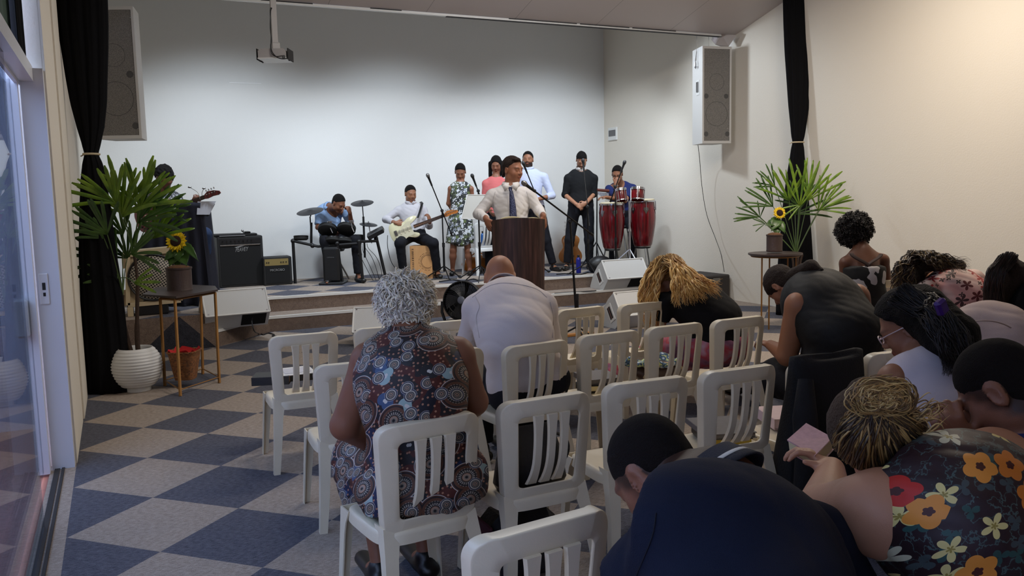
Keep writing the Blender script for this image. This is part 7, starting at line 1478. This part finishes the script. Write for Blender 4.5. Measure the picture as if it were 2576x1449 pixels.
# blonde woman in black
bl = person('woman with long wavy blonde hair in black tee and pink skirt bending to the left', 5.75, (1672, 706, .10), (1712, 728, .05), ((1668, 762, -.05), (1782, 738, .12)), ((1652, 838, .0), (1800, 800, .25)), ((1640, 880, .2), (1700, 860, .35)), (1810, 872), tone=T_M, hs=1.02, hf=-RX*.40+FY*.35-ZZ*.84, hu=FY*.2+RX*.3+ZZ, hw=.19, dep=.15, arm=1.25, mid=(1800, 800, -.03), hips=((1775, 880, -.02), (1840, 872, .06)), kn=((1680, 885, .24), (1745, 880, .36)), an=[(3.15, 5.25, .09, 0), (3.45, 5.3, .09, 0)], toes=[(3.1, 5.4, .03, 0), (3.4, 5.45, .03, 0)], top=dict(mat=F_tee, sleeve=.55, belly=1.05, fold=.006, h=.010), bottom=dict(kind='skirt', mat=F_skirt, hem=.75, r=.115, ease=.03, fold=.012), shoes=SHF, hair=dict(mat=mat('dark_blonde_base', (120, 84, 44), .6, bump=.8, bscale=120), line='low', th=.018, add=[('w', (1668, 680, .05), (1628, 745, .0), .055, .04), ('w', (1700, 690, .0), (1790, 735, -.08), .05, .04)]), female=True)
rg = random.Random(11); C = []; DD = 5.75
for i in range(620):
    u = rg.random(); s0 = (1640+60*u+rg.uniform(-6, 6), 662-18*math.sin(u*PI)+rg.uniform(-3, 6), -.02+rg.uniform(-.05, .03))
    if rg.random() < .42:
        v = rg.random(); C.append([at(s0[0], s0[1], DD+s0[2]), at(1622+38*v, 700+rg.uniform(-8, 8), DD-.08+rg.uniform(-.03, .03)), at(1610+44*v, 752+rg.uniform(-10, 10), DD-.10+rg.uniform(-.03, .03)), at(1620+34*v, 800+rg.uniform(-25, 30), DD-.08+rg.uniform(-.02, .03))])
    else:
        v = rg.random(); ex = 1690+128*v+rg.uniform(-5, 5); ey = 772-22*v+rg.uniform(-16, 8)-38*rg.random()*(v); C.append([at(s0[0]+18, s0[1]-4, DD+s0[2]), at(1690+45*v, 655+30*v*.8+16*(1-v)+rg.uniform(-6, 14), DD-.12+rg.uniform(-.04, .02)), at(1690+90*v, 695+12*v+24*(1-v)+rg.uniform(-8, 14), DD-.20+rg.uniform(-.03, .02)), at(ex, ey, DD-.22+rg.uniform(-.03, .02))])
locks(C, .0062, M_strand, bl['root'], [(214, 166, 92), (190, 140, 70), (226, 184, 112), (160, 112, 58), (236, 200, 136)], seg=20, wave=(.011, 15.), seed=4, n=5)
# woman in black tank top
tk = person('large woman in black tank top with dark bun leaning forward, arm on her knee', 5.05, (1968, 722, .42), (2030, 716, .22), ((2010, 768, .02), (2152, 748, .12)), ((1980, 895, .12), (2190, 880, .3)), ((1938, 868, .36), (2100, 930, .45)), (2118, 958), tone=T_M, hs=1.08, hf=-RX*.30+FY*.40-ZZ*.86, hw=.245, dep=.20, arm=1.7, mid=(2120, 835, -.03), neckr=.06, hips=((2070, 975, .02), (2165, 975, .06)), kn=((1960, 950, .42), (2080, 950, .5)), an=[(4.0, 4.75, .09, 0), (4.4, 4.8, .09, 0)], toes=[(4.0, 4.9, .03, 0), (4.4, 4.95, .03, 0)], hands=[dict(d=-RX*.4+FY*.6+ZZ*.1, n=-ZZ, side=RX, curl=(.6, .8, .5)), dict(d=FY, n=-ZZ, side=-RX)], top=dict(mat=F_tank, sleeve=0, strap=.20, belly=1.12, fold=.005, h=.010, neck=.22), bottom=dict(kind='pants', mat=F_pants, ease=.04), shoes=SHF, hair=dict(mat=M_hairbr, line=None, th=.014, rough=.003, add=[('w', (1998, 694, .24), (2040, 672, .12), .050, .046), ('w', (2040, 672, .12), (2066, 680, .06), .035, .016)]), female=True, legr=1.3)
V_ = None
# afro haired woman
af = person('woman with black afro hair and black and white dress by the right wall', 6.55, (2148, 585, .10), (2168, 632, .02), ((2128, 662, .0), (2220, 655, .05)), ((2122, 722, .05), (2232, 715, .1)), ((2140, 745, .3), (2210, 745, .3)), (2180, 760), tone=T_D, hs=.95, hf=-RX*.45+FY*.65-ZZ*.6, hw=.155, dep=.11, mid=(2176, 700, -.03), hips=((2160, 772), (2200, 770, .05)), kn=((2145, 775, .4), (2190, 772, .42)), an=[(5.35, 5.2, .09, 0), (5.55, 5.2, .09, 0)], toes=[(5.3, 5.35, .03, 0), (5.5, 5.35, .03, 0)], top=dict(mat=F_bw, sleeve=0, strap=.35, fold=.004, cut=[((2175, 672, .0), ZZ)], name='dress_bodice'), bottom=dict(kind='skirt', mat=F_bw, hem=.3, r=.10), shoes=SHF, hair=dict(mat=M_hairb, line=None, th=.02, rough=.014, rf=42, h=.009, add=[('e', (0, -.02, .025), (.145, .140, .130)), ('e', (0, -.01, -.02), (.135, .12, .10))]), female=True, legr=.9)
curls(af, 900, .03, .004, [(20, 15, 14), (30, 22, 20)], (.005, 9.), 5, .2)
for a, b in (((2142, 638, -.10), (2190, 676, -.13)), ((2216, 640, -.06), (2178, 676, -.13))): MB().tube(bez(at(a[0], a[1], 6.55+a[2]), at(a[0], a[1]+10, 6.55+a[2]-.03), at(b[0], b[1]-14, 6.55+b[2]-.01), at(b[0], b[1], 6.55+b[2])), .016, 8, flat=.5).build('dress_strap', mat('dark_brown_strap', (44, 26, 24), .8), af['root'])
# curly haired woman in floral blouse
fl = person('woman with curly brown hair in pink blouse printed with dark red blossoms', 5.7, (2308, 702, .22), (2356, 706, .10), ((2330, 735, -.08), (2448, 705, .12)), ((2318, 800, .0), (2500, 760, .2)), ((2310, 830, .3), (2440, 820, .4)), (2460, 812), tone=T_L, hs=1.0, hf=-RX*.5+FY*.4-ZZ*.75, hw=.185, dep=.145, arm=1.2, mid=(2432, 752, -.05), hips=((2430, 825), (2490, 820, .05)), kn=((2370, 830, .35), (2440, 830, .4)), an=[(5.1, 4.6, .09, 0), (5.4, 4.6, .09, 0)], toes=[(5.1, 4.75, .03, 0), (5.4, 4.75, .03, 0)], top=dict(mat=F_pflor, sleeve=.6, fold=.006, h=.010), bottom=dict(kind='pants', mat=F_jeans), shoes=SHF, hair=dict(mat=mat('curly_dark_brown', (44, 32, 24), .7, bump=.9, bscale=90), line=None, th=.022, rough=.010, rf=50, add=[('w', (2300, 690, .1), (2268, 740, .05), .07, .05), ('w', (2320, 662, .05), (2415, 668, -.02), .055, .035)]), female=True)
rg = random.Random(5); C = []
for i in range(300):
    s0 = at(2285+60*rg.random(), 628+22*rg.random(), 5.72+rg.uniform(-.05, .05))
    if rg.random() < .5: v = rg.random(); C.append([s0, at(2255+40*v, 675+rg.uniform(-8, 10), 5.66+rg.uniform(-.04, .03)), at(2245+60*v, 735+rg.uniform(-20, 18), 5.64+rg.uniform(-.04, .03))])
    else: v = rg.random(); C.append([s0, at(2330+40*v, 645+rg.uniform(-6, 16), 5.60+rg.uniform(-.03, .03)), at(2360+85*v, 668+rg.uniform(-14, 22)-4*v, 5.55+rg.uniform(-.03, .03))])
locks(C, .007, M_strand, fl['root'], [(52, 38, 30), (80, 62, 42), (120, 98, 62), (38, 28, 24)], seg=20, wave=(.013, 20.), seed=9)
# dark haired woman at the right edge
rw = person('woman with long dark brown hair and black sleeve at the right picture edge', 4.9, (2545, 712, .12), (2600, 725, .05), ((2588, 745, -.05), (2700, 735, .1)), ((2528, 838, .02), (2740, 820, .1)), ((2500, 800, .25), (2650, 860, .35)), (2660, 880), tone=(160, 108, 62), hs=1.05, hf=-RX*.5+FY*.3-ZZ*.8, hw=.19, dep=.14, arm=1.35, hips=((2630, 900), (2700, 895, .05)), kn=((2590, 910, .4), (2660, 910, .42)), an=[(5.0, 3.6, .09, 0), (5.3, 3.6, .09, 0)], toes=[(5.0, 3.75, .03, 0), (5.3, 3.75, .03, 0)], top=dict(mat=F_tee, sleeve=.5, fold=.005), bottom=dict(kind='pants', mat=F_pants), shoes=SHF, hair=dict(mat=M_hairbr, line='low', th=.02, rough=.004, add=[('w', (2545, 690, .0), (2500, 770, .0), .085, .045), ('w', (2530, 700, .08), (2490, 810, .1), .05, .03)]), female=True)
rg = random.Random(8); C = [[at(2512+50*v, 642+18*rg.random()-10*math.sin(v*3), 4.84+rg.uniform(-.05, .03)), at(2484+40*v, 690+rg.uniform(-6, 10), 4.80+rg.uniform(-.03, .03)), at(2478+45*v, 760+rg.uniform(-10, 10), 4.82+rg.uniform(-.03, .03)), at(2492+60*v, 820+rg.uniform(-20, 30), 4.84)] for v in [rg.random() for _ in range(520)]]
locks(C, .004, M_strand, rw['root'], [(40, 26, 24), (58, 38, 32), (28, 19, 18)], seg=16, wave=(.006, 8.), seed=2)
# beige shirt
bg_ = person('person in beige rose shirt bent far forward, only the back showing', 4.0, (2385, 838, .30), (2430, 822, .16), ((2408, 868, .0), (2500, 832, .15)), ((2400, 960, .1), (2590, 900, .2)), ((2380, 980, .4), (2500, 960, .5)), (2590, 925), tone=T_M, hs=1., hf=-RX*.3+FY*.3-ZZ*.9, hw=.20, dep=.15, arm=1.2, mid=(2520, 862, -.02), hips=((2550, 945), (2620, 935, .05)), kn=((2480, 960, .4), (2560, 950, .45)), an=[(4.0, 3.2, .09, 0), (4.3, 3.2, .09, 0)], toes=[(4.0, 3.35, .03, 0), (4.3, 3.35, .03, 0)], top=dict(mat=F_beige, neck=.3, sleeve=1.5, fold=.008, h=.010, ff=12.), bottom=dict(kind='pants', mat=F_pants), shoes=SHF, hair=dict(mat=M_hairb, line='low', th=.006))
MB().tube(bez(at(2440, 812, 3.83), at(2480, 800, 3.80), at(2530, 808, 3.83), at(2560, 838, 3.88)), .0035, 5).build('yoke_seam', mat('seam_shadow_cloth', (172, 152, 146), .8), bg_['root'])
# woman in white top with purple clip
D = 3.1
wt = person('woman in pale sleeveless top with glasses and long black hair in a purple clip', D, (2288, 822, .10), (2338, 896, .02), ((2252, 958, -.05), (2440, 950, .10)), ((2205, 1080, .05), (2480, 1080, .2)), ((2180, 1120, .3), (2330, 1130, .4)), (2400, 1180), tone=T_M, hs=1.10, hf=-RX*.66+FY*.50-ZZ*.52, hw=.175, dep=.125, arm=1.25, mid=(2360, 1040, -.04), hips=((2360, 1200), (2450, 1200, .05)), kn=((2300, 1180, .4), (2390, 1180, .42)), an=[(2.55, 2.45, .09, 0), (2.75, 2.45, .09, 0)], toes=[(2.5, 2.6, .03, 0), (2.7, 2.6, .03, 0)], top=dict(mat=F_wtop, sleeve=0, strap=.06, fold=.008, ff=10., h=.009, neck=.08), bottom=dict(kind='pants', mat=F_dark), shoes=SHF, hair=dict(mat=M_hairb, line='short', th=.020, h=.007, rough=.003, rf=70, add=[('w', (2320, 778, .02), (2392, 850, -.08), .092, .092), ('w', (2395, 850, -.08), (2428, 915, -.10), .088, .05)]), h=.0065, female=True, brow=.5)
glasses(wt, mat('clear_pink_glasses', (206, 178, 172), .2), .0026)
rg = random.Random(21); C = []
for i in range(1100):
    v = rg.random(); s0 = at(2235+90*v+rg.uniform(-5, 5), 745-30*math.sin(v*PI)+22*abs(v-.5)+rg.uniform(-4, 12), D-.03+rg.uniform(-.05, .03)); C.append([s0, at(2300+55*v, 745+45*(1-v)*.9+rg.uniform(-8, 14), D-.10+rg.uniform(-.03, .03)), at(2352+rg.uniform(-24, 34), 800+rg.uniform(-30, 36), D-.16+rg.uniform(-.03, .02)), at(2405+rg.uniform(-45, 40), 870+rg.uniform(-30, 25), D-.19+rg.uniform(-.04, .03)), at(2425+rg.uniform(-55, 35), 925+rg.uniform(-35, 22), D-.18+rg.uniform(-.03, .03))])
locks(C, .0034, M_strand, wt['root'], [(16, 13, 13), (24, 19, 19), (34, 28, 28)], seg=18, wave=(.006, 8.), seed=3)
q = at(2368, 772, D-.28); MB().rbox((-.022, -.014, -.028), (.022, .014, .028), .008, M=Matrix.Translation(q.tolist()) @ Matrix.Rotation(-.5, 4, 'Y')).build('hair_clip', mat('purple_clip', (62, 30, 108), .3), wt['root'])
# draped black chair
qx, qy = 3.14*K, 2.99*K; qc = place_chair(3.14, 2.99, 1, 'cream plastic chair completely covered by a black jacket', group='cream plastic chairs of the audience')
e = thing('jacket', 'black jacket draped over a chair back between the books and the purple clip woman', 'jacket', (qx, qy, .2)); rings = []
for z in (.772, .775, .768, .74, .68, .6, .5, .4, .3, .22, .16):
    i_ = (.775-z)/.615; hwz = (.001 if z == .772 else (.15 if z == .775 else .188+.045*i_)); th = (.001 if z == .772 else (.022 if z == .775 else .038+.07*i_)); R_ = []
    for k in range(72):
        a = 2*PI*k/72; c_, s_ = math.cos(a), math.sin(a); fo = 1+.16*i_*math.sin(a*9+z*5); x = hwz*abs(c_)**.35*(1 if c_ > 0 else -1)*(1+.03*fo); y = th*abs(s_)**.6*(1 if s_ > 0 else -1)*fo+.012+.06*i_*.4+.030*(x/.188)**2; R_.append(vec((qx+x, qy+y, z+.012*math.cos(a*2)*(1 if z > .7 else 0)-(0 if z > .7 else .03*math.sin(a*3)))))
    rings.append(R_)
loft(MB(), rings).build('jacket_cloth', mat('black_jacket_cloth', (17, 17, 19), .9, bump=.3, bscale=120), e, angle=0)
MB().tube([vec((qx-.20, qy-.04, .70)), vec((qx-.235, qy-.075, .55)), vec((qx-.225, qy-.08, .38)), vec((qx-.22, qy-.05, .25))], [.03, .05, .048, .035], 14).build('sleeve', mat('black_jacket_cloth', (17, 17, 19)), e)
# boy with clasped hands at the right
D = 2.12
by = person('man with short dark hair pressing clasped hands against his face, right edge', D, (2514, 982, .0), (2590, 1105, -.02), ((2562, 1190, -.10), (2760, 1170, .05)), ((2500, 1330, .10), (2760, 1350, .2)), ((2418, 1128, .02), (2440, 1118, .12)), (2700, 1500), tone=T_B, hs=1.02, hf=-RX*.60+FY*.55-ZZ*.72, hw=.18, dep=.13, arm=1.1, neckr=.056, hands=[dict(d=-RX*.45+ZZ*.86, n=RX*.5+FY*.8, side=-FY, curl=(.9, 1.2, .7), s=1.12), dict(d=-RX*.55+ZZ*.80, n=-FY*.6+RX*.5, side=FY, curl=(.9, 1.2, .7), s=1.12)], hips=((2640, 1540, .0), (2760, 1540, .1)), kn=((2600, 1560, .35), (2700, 1560, .4)), an=[(2.35, 1.5, .09, 0), (2.55, 1.5, .09, 0)], toes=[(2.3, 1.65, .03, 0), (2.5, 1.65, .03, 0)], top=dict(mat=F_navy, sleeve=.7, fold=.006, neck=.25), bottom=dict(kind='pants', mat=F_pants), shoes=SHF, hair=dict(mat=mat('buzzed_dark_hair', (26, 21, 19), .85, bump=.7, bscale=420, spec=.15), line='low', th=.004, h=.0055, rough=.0008, rf=200), h=.0055)
# blonde bun woman
D = 1.88
bb_ = person('woman with messy blonde bun in dark floral sleeveless blouse, face on her knees', D, (2212, 1102, .06), (2322, 1178, .0), ((2222, 1290, -.10), (2500, 1178, .12)), ((2075, 1300, .12), (2560, 1330, .1)), ((2092, 1182, .44), (2470, 1400, .4)), (2600, 1560, .05), tone=T_L, hs=.98, hf=-RX*.42+FY*.30-ZZ*.86, hw=.185, dep=.15, arm=1.95, mid=(2465, 1370, -.12), neckr=.056, hands=[dict(d=-RX*.7+ZZ*.55+FY*.3, n=-RX*.5-ZZ*.7, side=-FY, curl=(.5, .7, .4)), dict(d=FY, n=-ZZ, side=-RX)], hips=((2540, 1600, .1), (2660, 1580, .2)), kn=((2380, 1480, .45), (2480, 1500, .5)), an=[(1.9, 1.55, .09, 0), (2.05, 1.55, .09, 0)], toes=[(1.85, 1.7, .03, 0), (2.0, 1.7, .03, 0)], top=dict(mat=F_dflor, sleeve=0, strap=.30, fold=.006, h=.008, neck=.34, ease=.026), bottom=dict(kind='pants', mat=F_dark), shoes=SHF, hair=dict(mat=mat('dark_blonde_roots', (66, 46, 28), .85, bump=.9, bscale=120), line='low', th=.010, h=.006, rough=.0015, add=[('w', (2176, 994, -.05), (2240, 994, -.05), .040, .040)]), h=.006, female=True)
rg = random.Random(31); C = []; BN = (2206, 1006)
for i in range(1900):
    a = rg.uniform(-.55, 3.9); rx, ry = 112+rg.uniform(-8, 10), 92+rg.uniform(-8, 8); sx, sy = 2215+rx*math.cos(a), 1108+ry*math.sin(a)*.85; u = rg.uniform(.25, .6)
    mx_, my_ = sx+(BN[0]-sx)*u, sy+(BN[1]-sy)*u-8; bulge = -.085*math.sin(PI*min(1, .35+u*.8)); C.append([at(sx, sy, D+.02), at(mx_+rg.uniform(-6, 6), my_, D+bulge+rg.uniform(-.006, .004)), at(BN[0]+rg.uniform(-30, 30), BN[1]+rg.uniform(-5, 22), D-.085+rg.uniform(-.01, .01))])
locks(C, .0024, M_strand, bb_['root'], [(150, 116, 66), (112, 84, 52), (82, 62, 44), (190, 152, 92), (60, 46, 36)], seg=10, wave=(.004, 5.), seed=6, n=4)
C = []
for i in range(520):
    a0 = rg.uniform(0, 6.28); r0 = rg.uniform(.008, .040); c0 = at(BN[0]+rg.uniform(-34, 40), BN[1]-14+rg.uniform(-14, 12), D-.075); C.append([c0+RX*r0*1.3*math.cos(a0+k*.8)+ZZ*r0*.95*math.sin(a0+k*.8)-FY*math.sqrt(max(0, .043**2-r0**2))*1. for k in range(4)])
for i in range(40): a0 = rg.uniform(-.9, .6); p0 = at(2300+rg.uniform(-20, 20), 1060+rg.uniform(-40, 60), D-.07); C.append([p0, p0+RX*.035+ZZ*rg.uniform(-.02, .03), p0+RX*rg.uniform(.04, .075)+ZZ*rg.uniform(-.05, .04)])
locks(C, .0025, M_strand, bb_['root'], [(196, 158, 96), (164, 126, 72), (214, 182, 120), (120, 92, 58)], 'bun_locks', seg=12, wave=(.004, 5.), seed=7)
# book held by her
q = [at(1980, 1106, 2.42), at(2028, 1064, 2.50), at(2094, 1100, 2.40), at(2050, 1146, 2.30)]; q = [vec(p) for p in q]; n_ = np.cross(q[1]-q[0], q[3]-q[0]); n_ /= np.linalg.norm(n_); n_ = n_ if n_[2] < 0 else -n_
e = thing('held_book', 'shiny pink floral covered book held by the blonde bun woman', 'book', q[0]); cen_ = sum(q)/4
M_gloss = mat('glossy_pink_cover', (206, 164, 168), .08, var=.25, vscale=60, coat=1.)
MB().add(q+[p+n_*.004 for p in q], [(0, 1, 2, 3), (7, 6, 5, 4), (0, 4, 5, 1), (1, 5, 6, 2), (2, 6, 7, 3), (3, 7, 4, 0)]).build('front_cover', M_gloss, e, smooth=False)
q2 = [cen_+(p-cen_)*.95+n_*.0045 for p in q]; MB().add(q2+[p+n_*.032 for p in q2], [(0, 1, 2, 3), (7, 6, 5, 4), (0, 4, 5, 1), (1, 5, 6, 2), (2, 6, 7, 3), (3, 7, 4, 0)]).build('pages', M_page, e, smooth=False)
q3 = [p+n_*.037 for p in q]; MB().add(q3+[p+n_*.003 for p in q3], [(0, 1, 2, 3), (7, 6, 5, 4), (0, 4, 5, 1), (1, 5, 6, 2), (2, 6, 7, 3), (3, 7, 4, 0)]).build('back_cover', M_gloss, e, smooth=False)
S = Solid()
# man in navy polo
D = 1.75
pm = person('man with buzzed dark hair in navy polo with white collar stripe, bending forward', D, (1646, 1190, .06), (1806, 1214, -.02), ((1668, 1392, -.14), (2050, 1360, .04)), ((1560, 1500, -.05), (2170, 1560, .1)), ((1500, 1620, .2), (1900, 1650, .3)), (1950, 1760, -.30), tone=T_B, hs=1.0, hf=-RX*.52+FY*.48-ZZ*.86, hw=.215, dep=.125, arm=1.3, mid=(1890, 1530, -.26), neckr=.060, **{k_: v_ for k_, v_ in dict(hips=((1880, 1800, -.25), (2020, 1800, -.2)), kn=((1800, 1750, .15), (1950, 1750, .2)), an=[(1.0, 1.45, .09, 0), (1.2, 1.45, .09, 0)], toes=[(1.0, 1.6, .03, 0), (1.2, 1.6, .03, 0)]).items()}, top=dict(mat=F_polo, sleeve=.75, fold=.005, ff=8., belly=1.08, h=.008, neck=.45, up=.50), bottom=dict(kind='pants', mat=F_pants), shoes=SHF, hair=dict(mat=mat('buzzed_dark_hair', (26, 21, 19)), line='low', th=.0035, h=.0055, rough=.0008, rf=200), h=.0055)
w_ = pm['Hc']-pm['Nb']; w_ /= np.linalg.norm(w_); s_ = RX-w_*(RX @ w_); s_ /= np.linalg.norm(s_); f_ = np.cross(w_, s_); cN = at(1794, 1222, D-.03)
w_ = w_*.6+ZZ*.5+FY*.25; w_ /= np.linalg.norm(w_); s_ = RX-w_*(RX @ w_); s_ /= np.linalg.norm(s_); f_ = np.cross(w_, s_)
def ring(r, z, a0=0, a1=2*PI, n=49): return [cN+(s_*math.cos(a)+f_*math.sin(a))*(r+.004*math.cos(2*a))+w_*z for a in np.linspace(a0, a1, n)]
r0, r1, r2, r3 = ring(.076, .034), ring(.084, .036), ring(.106, -.012), ring(.112, -.024)
M_rib = mat('navy_ribbed_collar', (30, 34, 48), .85, bump=.5, bscale=300); MB().sheet([list(x) for x in zip(r0, r1, r2, r3)], .004).build('collar', M_rib, pm['root'], angle=0)
sa, sb = ring(.1000, .0065), ring(.1050, -.0025); MB().sheet([list(x) for x in zip(sa, sb)], .002).build('collar_stripe', mat('white_stripe_cloth', (206, 204, 198), .8), pm['root'], angle=0)

M_sm = mat('light_seam', (192, 182, 180), .9)
seam(p2_, 'shirt', [(1188, 748), (1225, 722), (1262, 712), (1310, 716), (1352, 728), (1376, 748)], M_sm, .0015); seam(p2_, 'shirt', [(1196, 745), (1206, 770), (1198, 800), (1206, 850)], M_sm); seam(p2_, 'shirt', [(1384, 760), (1392, 800), (1390, 850)], M_sm)
M_hd = mat('navy_hem', (10, 14, 28), .9)
seam(pm, 'shirt', [(1650, 1290), (1640, 1350), (1600, 1449)], M_hd, .0015)
sc.cycles.max_bounces = 8; sc.cycles.diffuse_bounces = 4; sc.cycles.glossy_bounces = 3; sc.cycles.caustics_reflective = False; sc.cycles.caustics_refractive = False
